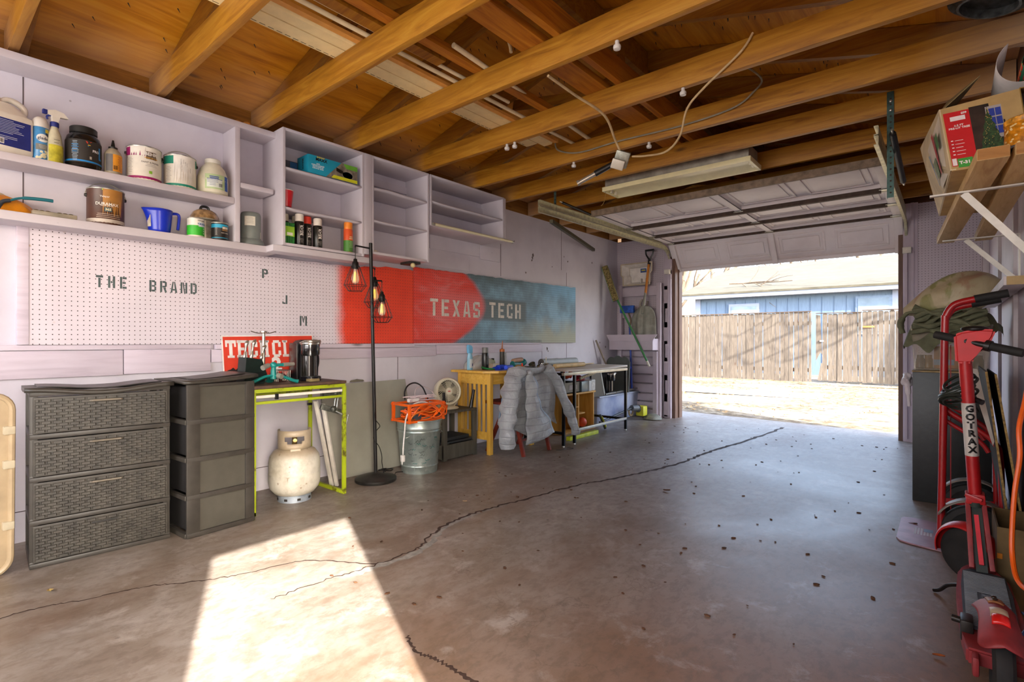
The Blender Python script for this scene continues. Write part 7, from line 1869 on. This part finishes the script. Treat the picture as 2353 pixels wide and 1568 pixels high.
ft('T-31', .195, .09, .0155, mwp, .0008); ft('6.5 FT\nPRE-LIT TREE', .20, .66, .010, mwp); ft('$39', .29, .865, .010, mwp, .0005)
b = MB(); quad(b, .10, .30, .76, .83, .0028); part('crest', b, mwp, t, world=True, smooth=0)
b = MB()
for k in range(5): quad(b, .06, .09, .44 - k * .055, .455 - k * .055, .0028); quad(b, .11, .11 + .16 * rd.uniform(.6, 1), .44 - k * .055, .447 - k * .055, .0028)
part('print', b, mwp, t, world=True, smooth=0)
part('tape', slab(MB(), [nbl + V((-.004, -.002, 0)), nbl + V((.012, -.004, 0)), fbl + V((.014, 0, -.003)), fbl + V((-.006, 0, -.002))], .002), M('#e6dcc0', .3), t, 'torn white tape on the bottom edge', world=True)
def sq_(u, v, o=.002):
    a = nbl.lerp(fbl, u); c = ntl.lerp(bulge, min(1, u / .55)) if u < .55 else bulge.lerp(ftl, (u - .55) / .45)
    n = (fbl - nbl).cross(ntl - nbl).normalized(); return a.lerp(c, v) - n * (-o) if n.x < 0 else a.lerp(c, v) - n * o
b = MB(); b._add([sq_(.02, .03, .004), sq_(.35, .03, .012), sq_(.35, .95, .012), sq_(.02, .95, .004)], [(0, 1, 2, 3)]); part('white_print', b, M('#d3c8b4', .5), sd_, world=True, smooth=0)

for (u0, u1, v0, v1, c, nm) in ((.06, .12, .50, .75, '#3f7a3a', 'small_tree_print'), (.15, .19, .15, .9, '#a8242a', 'red_band_print'), (.22, .31, .2, .55, '#7f8f68', 'green_panel_print'), (.335, .35, .1, .8, '#3d86b8', 'blue_stripe_print')):
    b = MB(); b._add([sq_(u0, v0, .016), sq_(u1, v0, .016), sq_(u1, v1, .016), sq_(u0, v1, .016)], [(0, 1, 2, 3)]); part(nm, b, M(c, .5, var=.1), sd_, world=True, smooth=0)
t = thing('biscuit_tin', 'round orange patterned tin on the near end of the right plank', 'tin', (3.79, 2.30, 1.627))
part('tin_body', MB().lathe([(.058, 0), (.062, .003), (.062, .085), (.060, .088)], n=40), M('#cf8416', .4, var=.2, scale=60), t)
part('lid', MB().lathe([(.0625, .078), (.064, .080), (.064, .094), (.06, .097), (.0, .097)], n=40), M('#dd9a2a', .4, var=.25, scale=70), t)
part('rim', MB().lathe([(.0635, 0), (.0645, .002), (.0635, .008), (.062, .008)], n=40), M('#8d8f93', .3, .8), t)
b = MB(); rd = random.Random(8)
for k in range(40):
    a = rd.uniform(-3.1, 0.2); z = rd.uniform(.012, .072); f = cylx(.0622, a, z); b.sheet(lambda u, v: f(V((.0045 * v * cos(2 * pi * u), .003 * v * sin(2 * pi * u), .0004))), 7, 1)
part('sweets_print', b, M('#e8c98a', .5), t, smooth=0, kind='stuff')
t = thing('wrapping_roll', 'rolls of tartan wrapping paper on top of the box at the upper right corner', 'wrapping paper', (3.82, 2.65, 1.9))
def plaid():
    m, n, l, b = newmat('tartan_paper')
    p = coords(n, 'World'); sx = n.new('ShaderNodeSeparateXYZ'); l.new(p, sx.inputs[0])
    def st(v, s, w): return mth(n, l, 'LESS_THAN', mth(n, l, 'FRACT', mth(n, l, 'MULTIPLY', v, s)), w)
    c = mixc(n, l, st(sx.outputs[2], 24, .25), C('#a81c1c'), C('#1f5a3c')); c = mixc(n, l, st(sx.outputs[1], 20, .2), c, C('#1f5a3c')); c = mixc(n, l, st(sx.outputs[2], 24.3, .07), c, C('#e0c060')); c = mixc(n, l, st(sx.outputs[0], 40, .1), c, C('#e8e0d0'))
    l.new(c, b.inputs['Base Color']); b.inputs['Roughness'].default_value = .4; return m
m_pl = plaid()
def spiral(cx, cz, y0, y1, r0, r1, turns, m, nm):
    b = MB(); N = int(turns * 24)
    b.sheet(lambda u, v: V((cx + lerp(r0, r1, u) * cos(2 * pi * turns * u), y0 + (y1 - y0) * v, cz + lerp(r0, r1, u) * sin(2 * pi * turns * u))), N, 2)
    return part(nm, b, m, t, world=True, solid=.0012)
spiral(3.822, 1.985, 2.50, 3.2, .015, .040, 4, m_pl, 'paper_roll')
b = MB(); b.sheet(lambda u, v: V((3.795 + .075 * cos(2.2 + 2.9 * u) - .0, 2.50 + .7 * v, 1.995 + .08 * sin(2.2 + 2.9 * u))), 20, 2); part('loose_sheet', b, M('#bdb8b4', .5), t, 'pale loose outer sheet', world=True, solid=.001)

# black cabinet with tub and bags
t = thing('black_cabinet', 'tall plain black chest standing against the right wall beyond the hand truck', 'cabinet', (3.6, 4.4, 0))
part('cabinet_body', MB().box(3.415, 3.79, 4.19, 4.62, .0, .822, .003), M('#131412', .42, var=.2, scale=30, bmp=.2), t, world=True)
part('raw_top_edge', MB().box(3.412, 3.79, 4.186, 4.62, .822, .832, .002), M('#a08a62', .8, var=.2), t, 'splintered raw edge', world=True)
t = thing('clear_tub', 'clear plastic tub of jars and cartons on the black chest', 'storage tub', (3.6, 4.4, .833))
mz_, n_, l_, bb_ = newmat('clear_tub_plastic'); bb_.inputs['Base Color'].default_value = C('#b5a893'); bb_.inputs['Roughness'].default_value = .2; bb_.inputs['Alpha'].default_value = .42; m_ct = mz_
part('tub_body', tubbox(3.40, 3.80, 4.24, 4.62, .835, 1.12, .02), m_ct, t, world=True)
part('tub_base', MB().box(3.43, 3.77, 4.27, 4.59, .834, .84), M('#7c7260', .5), t, world=True)
t = thing('food_carton', 'carton with a blue panel inside the clear tub', 'carton', (3.57, 4.36, .842))
part('carton', MB().box(3.52, 3.70, 4.33, 4.40, .842, .985, .003), M('#a5652c', .6, var=.15), t, world=True); part('blue_panel', MB().box(3.52, 3.62, 4.327, 4.3295, .865, .90), M('#5a86a8', .5), t, world=True)
for i, (x, c, lab) in enumerate(((3.45, '#3c3a34', 'dark jar at the left inside the clear tub'), (3.49, '#7c5a1c', 'brown jar at the bottom inside the clear tub'), (3.735, '#5c5a4a', 'jar behind the hand truck inside the clear tub'))):
    single('glass_jar', MB().lathe([(.02, .842), (.026, .848), (.026, .90), (.02, .91), (.02, .93), (.0, .93)], (x, 4.31 + .02 * i, 0), 16), M(c, .25, var=.2), lab, 'jar')
def blob(cx, cy, cz, rx, ry, rz_, sd, amp, full=False):
    f = crumple(rx, ry, rz_, sd, amp)
    if full: return lambda u, v: V((cx, cy, cz)) + (lambda q: q)(f(u, 2 * v - 1))
    return lambda u, v: V((cx, cy, cz)) + f(u, v)
t = thing('olive_cloth', 'heap of olive green cloth lying over the clear tub', 'cloth', (3.6, 4.4, 1.1))
def cloth(u, v):
    a = 2 * pi * u; e = v
    r = .34 * (1 - .45 * e); x = 3.60 + (r * .72) * cos(a) * (1 + .07 * sin(5 * a + 2) * (1 - e)); y = 4.42 + r * .62 * sin(a) * (1 + .08 * sin(4 * a)) - .03
    z = 1.075 + .15 * e + .02 * sin(7 * a + 5 * e) + .016 * sin(13 * a - 6 * e) - .10 * (1 - e) ** 2 * max(0, cos(a + 2.3)) ** 1
    return V((min(x, 3.85), y, z))
part('cloth_body', MB().sheet(cloth, 90, 18, closeu=True), M('#67684e', .8, var=.15, scale=12, bmp=.4), t, world=True)
rd = random.Random(31); b = MB()
for k in range(9):
    z = 1.075 + .018 * k; P = [(3.42 + .05 * i + rd.uniform(-.01, .01), 4.19 + .012 * (k % 3) + rd.uniform(-.01, .01), z + .02 * sin(i * 1.3 + k) + rd.uniform(-.008, .008)) for i in range(8)]
    b.tube(smooth_path(P, 5), [.012 + .006 * sin(j * .5 + k) for j in range(36)], 8)
part('cloth_folds', b, M('#6f7156', .8, var=.15, scale=12), t, world=True)
part('tied_corner', MB().tube(smooth_path([(3.44, 4.25, 1.21), (3.385, 4.26, 1.20), (3.35, 4.27, 1.14), (3.362, 4.27, 1.07)], 6), [.014] * 6 + [.02] * 4 + [.030] * 5 + [.024] * 4, 12, flat=.6), M('#6f7156', .8, var=.15), t, world=True)
def bagmat():
    m, n, l, b = newmat('printed_tan_bag')
    p = coords(n, 'World'); f = noise(n, l, p, 4.5, 4, .5, None, .6); g = noise(n, l, p, 5.5, 4, .5, (1.2, 1, .8), .9)
    c = ramp(n, l, f, [(.35, C('#a09070')), (.6, C('#b9ac8c'))])
    c = mixc(n, l, ramp(n, l, g, [(.56, (0, 0, 0, 1)), (.61, (.6, .6, .6, 1))]), c, C('#6f7a24'))
    c = mixc(n, l, ramp(n, l, g, [(.36, (.5, .5, .5, 1)), (.41, (0, 0, 0, 1))]), c, C('#95604e'))
    l.new(c, b.inputs['Base Color']); b.inputs['Roughness'].default_value = .45; bump(n, l, b, noise(n, l, p, 14, 5, .6, (1, 1, .5), 1), .5, .01); return m
t = thing('shopping_bag', 'bulging tan bag with green and red print on top of the olive cloth', 'bag', (3.6, 4.4, 1.24))
def bagf(u, v):      # u around, v from left tip to right knot
    a = 2 * pi * u; x = lerp(3.36, 3.845, v)
    prof_ = (sin(pi * min(1, v * .93 + .04)) ** .75) * (.55 + .65 * v)
    h = .165 * prof_ + .008; w_ = .15 * prof_ + .008; zc = lerp(1.215, 1.355, v) + .01 * sin(v * 5)
    k = 1 + .035 * sin(7 * a + 4 * v) + .03 * sin(3 * a + 9 * v)
    return V((x, 4.36 + w_ * cos(a) * k, zc + h * sin(a) * k * (1 if sin(a) > 0 else .75)))
part('bag_body', MB().sheet(bagf, 56, 30, closeu=True), bagmat(), t, world=True)
part('knot', MB().tube(smooth_path([(3.83, 4.35, 1.345), (3.85, 4.33, 1.36), (3.862, 4.32, 1.385)], 4), [.012, .012, .012, .014, .018, .02, .018, .014, .01], 8), M('#b0a68c', .5), t, world=True)
t = thing('white_carrier_bag', 'small crumpled white carrier bag hanging at the corner of the black chest', 'bag', (3.385, 4.2, .7))
b = MB(); b.sheet(blob(3.388, 4.22, .765, .028, .04, .05, 7, .3, True), 30, 16, closeu=True); part('bag_body', b, M('#cfc8cc', .4, var=.04, bmp=.3), t, world=True)
part('hanging_tail', MB().tube(smooth_path([(3.39, 4.2, .73), (3.395, 4.19, .67), (3.40, 4.185, .60)], 4), [.016] * 4 + [.009] * 5, 8), M('#cfc8cc', .4, var=.04), t, world=True)

# cardboard sheets
t = thing('flattened_carton', 'flattened corrugated carton leaning behind the scooter', 'carton', (3.76, 3.2, 0))
m_cd = M('#6d5733', .8, var=.12); m_ce = M('#a88a4e', .8, var=.2, scale=80)
for (p0, p1, w_) in (((3.715, 0, .885), (3.80, 0, .10), .72), ((3.745, 0, .875), (3.835, 0, .20), .6)):
    b = MB().prism([(0, 0), (w_, .0), (w_, 1), (0, 1)], Mx(((0, p0[0] - p1[0], .006, p1[0]), (1, 0, 0, 3.08), (0, p0[2] - p1[2], 0, p1[2]), (0, 0, 0, 1))), 1); part('sheet', b, M('#1e1a14', .7), t, 'dark sheet face', world=True)
    part('corrugated_edge', MB().bar((p1[0] + .003, 3.077, p1[2]), (p0[0] + .003, 3.077, p0[2]), .008, .010), m_ce, t, world=True)
part('white_sheet', MB()._add and slab(MB(), [V((3.655, 3.09, .90)), V((3.69, 3.09, .895)), V((3.745, 3.09, .58)), V((3.74, 3.09, .56))], .004), M('#b9b2a6', .6), t, 'white sheet sliver', world=True)
t = thing('cardboard_box', 'low open brown cardboard box on the floor between the hand truck and the right wall', 'box', (3.8, 3.0, 0))
for (xa, xb, ya, yb) in ((3.735, 3.740, 2.75, 3.06), (3.860, 3.865, 2.75, 3.06), (3.735, 3.865, 2.745, 2.75), (3.735, 3.865, 3.055, 3.06)): part('side_panel', MB().box(xa, xb, ya, yb, .0, .30), m_cd, t, world=True)
part('base', MB().box(3.74, 3.86, 2.75, 3.055, 0, .005), m_cd, t, world=True)

# hand truck
m_rd = M('#a01417', .35, .0, var=.06, coat=.2)
m_rub = M('#1b1a18', .75, var=.15, scale=30)
t = thing('hand_truck', 'red steel hand truck with a pinkish toe plate on the floor', 'hand truck', (3.6, 3.4, 0))
ly, ry = 3.25, 3.70
part('side_rail', MB().tube(smooth_path([(3.562, ly, .02), (3.571, ly, .55), (3.578, ly, 1.08), (3.583, ly, 1.14), (3.605, ly, 1.185), (3.64, ly, 1.205), (3.70, ly, 1.218)], 6), .0155, 14), m_rd, t, world=True)
part('side_rail', MB().tube(smooth_path([(3.562, ry, .02), (3.571, ry, .55), (3.578, ry, 1.08), (3.583, ry, 1.14), (3.605, ry, 1.185), (3.64, ry, 1.205), (3.70, ry, 1.218)], 6), .0155, 14), m_rd, t, world=True)
part('grip', MB().tube([(3.685, ly, 1.216), (3.80, ly, 1.238)], .0185, 14), m_rub, t, 'black rubber grip', world=True)
part('grip', MB().tube([(3.685, ry, 1.216), (3.80, ry, 1.238)], .0185, 14), m_rub, t, 'black rubber grip', world=True)
for z in (.12, .62, 1.0): part('cross_bar', MB().bar((3.565 + .014 * z, ly, z), (3.565 + .014 * z, ry, z), .05, .006, up=(1, 0, 0)), m_rd, t, world=True)
part('centre_strap', MB().bar((3.60, 3.45, .10), (3.60, 3.45, 1.0), .012, .004, up=(1, 0, 0)), m_rd, t, world=True)
for y in (ly + .03, ry - .03):
    part('rear_brace', MB().tube(smooth_path([(3.575, y, .70), (3.60, y, .672), (3.70, y, .60), (3.755, y, .545), (3.775, y, .47), (3.782, y, .14)], 6), .012, 12), m_rd, t, world=True)
    part('rear_brace', MB().tube(smooth_path([(3.575, y, .64), (3.60, y, .62), (3.70, y, .55), (3.735, y, .50)], 6), .010, 12), m_rd, t, world=True)
part('axle', MB().cyl((3.69, 3.24, .125), (3.69, 3.72, .125), .012), m_rd, t, world=True)
part('axle_frame', MB().bar((3.565, 3.28, .15), (3.78, 3.28, .17), .01, .03).bar((3.78, 3.28, .17), (3.78, 3.67, .17), .01, .03).bar((3.565, 3.67, .15), (3.78, 3.67, .17), .01, .03), m_rd, t, world=True)
for y in (3.235, 3.715):
    wm = Mx.Translation((3.69, y, .127)) @ Mx.Rotation(pi / 2, 4, 'X')
    w_ = part('wheel', MB().lathe([(.075, -.03), (.10, -.036), (.122, -.026), (.126, -.010), (.126, .010), (.122, .026), (.10, .036), (.075, .03)], n=40, mat=wm), m_rub, t, 'dusty black tyre', world=True)
    part('rim', MB().lathe([(.0, -.02), (.03, -.028), (.035, -.018), (.07, -.012), (.078, -.028), (.078, .028), (.07, .012), (.035, .018), (.03, .028), (.0, .02)], n=30, mat=wm), M('#4b4640', .5, .3), w_, 'grey rim', world=True)
    ws = 1 if y < 3.5 else -1
    part('wheel_guard', MB().sheet(lambda u, v: V((3.69 + .15 * cos(lerp(.5, 2.7, u)), y - .04 + .08 * v, .127 + .15 * sin(lerp(.5, 2.7, u)))), 20, 2), M('#8f877c', .5, .4), t, 'grey wheel guard', world=True, solid=.004)
b = MB().prism([(3.385, 3.33), (3.40, 3.29), (3.44, 3.27), (3.60, 3.235), (3.60, 3.72), (3.43, 3.75), (3.395, 3.735), (3.385, 3.70)], Mx.Translation((0, 0, .002)), .006)
tp = part('toe_plate', b, M('#a9818c', .4, .15, var=.08, scale=14), t, 'scuffed pinkish steel toe plate', world=True)
b = MB()
for k in range(6): b.box(3.452 + k * .013, 3.461 + k * .013, 3.44, 3.56 if k < 3 else 3.50, .0082, .0088)
part('sticker', b, M('#c9c0c4', .5), tp, 'worn striped sticker', world=True, smooth=0); part('sticker', MB().box(3.491, 3.53, 3.505, 3.56, .0082, .0088), M('#7e93ad', .5), tp, 'bluish sticker corner', world=True, smooth=0)

# cable lock hung on scooter stem and rail
P = []
for k in range(260):
    a = k * .17; P.append((3.622 + .052 * cos(a) + .008 * sin(k * .055), 2.83 + .055 * sin(a), .855 - .0004 * k + .030 * sin(a + .6 + k * .012)))
t = thing('cable_lock', 'coiled dark green cable lock looped round the scooter stem', 'cable lock', (3.62, 2.8, .75))
part('coil', MB().tube(P, .0058, 8), M('#232a22', .4, var=.1), t, world=True)
part('lock_barrel', MB().cyl((3.67, 2.80, .785), (3.695, 2.78, .775), .011), mBlk, t, world=True)

# scooter
m_sr = M('#b0181b', .4, .0, var=.06, coat=.1)
m_dr = M('#8e2a2c', .55, var=.12, scale=16)
t = thing('kick_scooter', 'red electric kick scooter parked along the right wall, white brand strip on stem', 'scooter', (3.68, 2.45, 0))
s0, s1 = V((3.683, 2.80, .22)), V((3.641, 2.78, .97))
sdir = (s1 - s0).normalized(); ux = V((1, 0, 0)); ux = (ux - sdir * ux.dot(sdir)).normalized(); uy = sdir.cross(ux)
def ring_st(k0, k1, rx, ry, n=28):
    b = MB(); Lh = (s1 - s0).length
    b.sheet(lambda u, v: s0 + sdir * Lh * lerp(k0, k1, v) + ux * rx * cos(2 * pi * u) * (1) + uy * ry * sin(2 * pi * u), n, 4, closeu=True); return b
part('stem', ring_st(.22, 1.0, .0215, .03), m_sr, t, world=True)
stk = part('brand_strip', ring_st(.453, .735, .0222, .0307), M('#c9c3b8', .4), t, 'white strip round the stem', world=True)
Lh = (s1 - s0).length
for k, ch in enumerate('GOTRAX'):
    c_ = s0 + sdir * Lh * (.705 - k * .0435)
    def xf(p, c_=c_): return c_ + ux * .0246 * sin((p.x + .003) / .0246) + (uy * (.0342 * cos((p.x + .003) / .0246)) * (1 if uy.y < 0 else -1)) + sdir * p.y
    part('brand_letter', txt(ch, .036, None, .0, .0016, xform=xf, wide=1.05), mBlk, stk, world=True, smooth=0)
# folding joint
part('joint_collar', MB().box(-.030, .030, -.035, .035, -.02, .02, .006, mat=Mx.Translation(s0 + sdir * .17) @ frame((0, 0, 0), ux, uy)), m_sr, t, world=True)
part('latch_lever', MB().bar(s0 + sdir * .185 + V((-.03, -.03, 0)), s0 + sdir * .17 + V((.02, -.042, 0)), .014, .014, bev=.003), m_sr, t, world=True)
part('rubber_band', ring_st(.185, .21, .031, .038), M('#1c2a22', .6), t, 'dark rubber ring', world=True)
for sx2 in (-1, 1): part('neck_plate', MB().bar(s0 + sdir * .15 + ux * sx2 * .024, V((3.690 + sx2 * .030, 2.68, .14)), .016, .05, up=(0, 1, 0), bev=.003), m_dr, t, world=True)
part('neck_core', MB().bar(s0 + sdir * .14, V((3.690, 2.68, .13)), .034, .03, up=(0, 1, 0)), M('#16251d', .5), t, world=True)
part('neck_stripe', MB().bar(s0 + sdir * .12 + V((-.002, -.020, 0)), V((3.688, 2.665, .165)), .014, .01, up=(0, 1, 0)), M('#e0404c', .35), t, 'bright pinkish red stripe', world=True)
part('reflector', MB().box(3.735, 3.75, 2.74, 2.745, .18, .20), M('#c9761a', .3), t, 'orange reflector', world=True)
# head and bars
b = MB(); hf = frame(V((3.641, 2.815, .96)), (1, 0, 0), (0, 0, 1))
b.prism([(-.028, -.03), (.025, -.03), (.028, .01), (.062, .03), (.085, .075), (.092, .105), (.04, .108), (-.01, .098), (-.034, .085)], hf, .07)
bmesh.ops.bevel(b.bm, geom=b.bm.edges[:], offset=.009, segments=3, affect='EDGES')
part('head', b, M('#c4191a', .45), t, 'red moulded head', world=True)
part('display', MB().ball((3.672, 2.775, 1.068), .026, sx=1.7, sy=1.1, sz=.5, n=18), mBlk, t, world=True)
hb0, hb1 = V((3.548, 2.80, 1.047)), V((3.805, 2.70, .974))
part('handlebar', MB().tube([hb0.lerp(hb1, .2), hb0.lerp(hb1, .8)], .011, 12), mBlk, t, world=True)
part('grip', MB().tube([hb0, hb0.lerp(hb1, .06), hb0.lerp(hb1, .34)], [.015, .0165, .0155], 16), m_rub, t, 'black rubber grip', world=True)
part('grip', MB().tube([hb0.lerp(hb1, .66), hb0.lerp(hb1, .95), hb1], [.0165, .0165, .015], 16), m_rub, t, 'black rubber grip', world=True)
part('throttle', MB().tube([hb0.lerp(hb1, .60), hb0.lerp(hb1, .66)], .022, 14), mBlk, t, world=True); part('brake_mount', MB().tube([hb0.lerp(hb1, .34), hb0.lerp(hb1, .40)], .019, 14), mBlk, t, world=True)
# front wheel, turned
fm = Mx.Translation((3.655, 2.93, .115)) @ Mx.Rotation(.9, 4, 'Z') @ Mx.Rotation(pi / 2, 4, 'Y')
w_ = part('front_wheel', MB().lathe([(.06, -.018), (.09, -.022), (.105, -.014), (.11, 0), (.105, .014), (.09, .022), (.06, .018)], n=34, mat=fm), m_rub, t, world=True)
part('hub', MB().lathe([(.0, -.016), (.06, -.016), (.062, .016), (.0, .016)], n=28, mat=fm), M('#3a3835', .5), w_, world=True)
def fend(a0, a1, R0, wd):
    def f(u, v):
        a = lerp(a0, a1, u); s_ = (v - .5) * 2; k = 1 - .25 * abs(2 * u - 1) ** 3
        return (Mx.Translation((3.655, 2.93, .115)) @ Mx.Rotation(.9, 4, 'Z')) @ V((s_ * wd * k, (R0 - .022 * s_ * s_) * cos(a), (R0 - .022 * s_ * s_) * sin(a)))
    return f
part('front_fender', MB().sheet(fend(-.2, 2.9, .132, .042), 26, 10), m_sr, t, 'round red front fender', world=True, solid=.004)
# deck
dk = [(3.632, 2.72), (3.618, 2.63), (3.612, 2.45), (3.616, 2.26), (3.622, 2.10), (3.63, 2.0), (3.765, 2.0), (3.772, 2.10), (3.775, 2.26), (3.770, 2.45), (3.765, 2.63), (3.735, 2.74), (3.70, 2.78), (3.66, 2.78)]
b = MB().prism(dk, Mx.Translation((0, 0, .085)), .045); bmesh.ops.bevel(b.bm, geom=b.bm.edges[:], offset=.006, segments=2, affect='EDGES'); part('deck', b, m_dr, t, world=True)
b = MB().prism([(3.632, 2.66), (3.626, 2.5), (3.628, 2.14), (3.758, 2.14), (3.762, 2.5), (3.752, 2.67), (3.66, 2.70)], Mx.Translation((0, 0, .1302)), .003); mt_ = part('deck_mat', b, M('#3a4248', .6, var=.1), t, 'grey ribbed rubber mat', world=True)
b = MB(); y = 2.16
k = 0
while y < 2.66:
    x0_, x1_ = 3.634, 3.750
    if 2.30 < y < 2.46: b.box(x0_, 3.668, y, y + .005, .1332, .1352); b.box(3.718, x1_, y, y + .005, .1332, .1352)
    else: b.box(x0_, x1_, y, y + .005, .1332, .1352)
    y += .0125
part('ribs', b, M('#7f868c', .6, var=.1), mt_, world=True)
part('mat_logo', txt('GOTRAX', .034, frame((3.693, 2.38, .1334), (0, 1, 0), (-1, 0, 0)), .0006, .001), M('#7f868c', .6), mt_, world=True, smooth=0)
# rear fender, light, wheel
def rf(u, v):
    vv = lerp(0, 1, v); y = lerp(2.20, 1.895, vv); w_ = .050 * (1 - .20 * sin(pi * min(1, vv * 1.0)) ** 2) * (1 + .05 * vv); w_ *= sqrt(min(1, max(.0004, min(vv, 1 - vv) / .13) * (2 - min(1, min(vv, 1 - vv) / .13))))
    a = (u - .5) * 2; z = .175 + .07 * sin(pi * (.2 + .6 * vv)) - .035 * a * a * (w_ / .05) - .012 * vv * vv
    return V((3.694 + .012 * vv + w_ * a, y, z))
part('rear_fender', MB().sheet(rf, 22, 26), m_dr, t, 'long dusty red rear fender', world=True, solid=.005)
part('fender_pad', MB().sheet(lambda u, v: rf(.3 + .4 * u, .12 + .22 * v) + V((0, 0, .005)), 6, 6), M('#8a5a34', .5), t, 'rusty brown pad', world=True, solid=.004)
for k in (.17, .28): part('bolt', MB().ball(rf(.5, k) + V((0, 0, .010)), .007, sz=.5, n=10, m=6), M('#3a3128', .4, .6), t, world=True)
part('fender_slot', MB().sheet(lambda u, v: rf(.22 + .56 * u, .05 + .04 * v) + V((0, 0, .004)), 8, 3), M('#231a18', .6), t, 'black slot', world=True, solid=.002)
part('tail_light', MB().sheet(lambda u, v: rf(.28 + .44 * u, .50 + .13 * v) + V((0, 0, .008 * sin(pi * v) ** .4 + .003)), 8, 8), M('#b3a084', .4), t, 'cream lamp housing', world=True, solid=.005)
part('tail_light_lens', MB().sheet(lambda u, v: rf(.30 + .40 * u, .62 + .13 * v) + V((0, 0, .009 * sin(pi * v) ** .4 + .003)), 8, 8), M('#d6201c', .2), t, 'bright red lens', world=True, solid=.005)
rm = Mx.Translation((3.705, 1.985, .108)) @ Mx.Rotation(pi / 2, 4, 'Y')
w_ = part('rear_wheel', MB().lathe([(.06, -.018), (.09, -.024), (.103, -.016), (.108, 0), (.103, .016), (.09, .024), (.06, .018)], n=34, mat=rm), m_rub, t, world=True)
part('hub', MB().lathe([(.0, -.02), (.06, -.017), (.062, .017), (.0, .02)], n=28, mat=rm), M('#3a3835', .5), w_, world=True)
for sx2 in (-1, 1): part('rear_fork', MB().box(3.705 + sx2 * .055 - .008, 3.705 + sx2 * .055 + .008, 1.96, 2.10, .07, .125, .007), m_dr, t, world=True)
part('brake_caliper', MB().box(3.618, 3.650, 2.10, 2.17, .10, .165, .008).cyl((3.600, 2.14, .15), (3.64, 2.13, .15), .010), M('#2a2622', .4, .5), t, world=True)
part('brake_cable', MB().tube(smooth_path([(3.745, 2.10, .15), (3.78, 2.16, .19), (3.785, 2.26, .16), (3.778, 2.4, .12)], 5), .004), M('#1f4f8a', .4), t, world=True)
part('kickstand', MB().tube(smooth_path([(3.63, 2.60, .095), (3.59, 2.66, .06), (3.565, 2.70, .02), (3.545, 2.715, .007)], 5), .007, 8), M('#26211f', .4, .5), t, world=True)

# orange cord hanging at the right edge
ring_cable('extension_cable', [(3.80, 2.42, .93), (3.79, 2.46, .82), (3.778, 2.50, .72), (3.779, 2.49, .62), (3.765, 2.47, .50), (3.757, 2.45, .36), (3.757, 2.42, .28), (3.765, 2.36, .235), (3.79, 2.28, .235), (3.83, 2.2, .26), (3.86, 2.1, .34)], .0075, m_or, 'thick orange extension cord hanging in a loop at the right edge', 'cord')
single('dark_sheet', MB().prism([(0, 0), (1.0, 0), (1.0, .62), (0, .62)], frame((3.842, 2.2, 0), (0, 1, 0), (.04, 0, 1)), .006), M('#1d1712', .7), 'dark brown sheet leaning low on the right wall behind the orange cord', 'sheet')
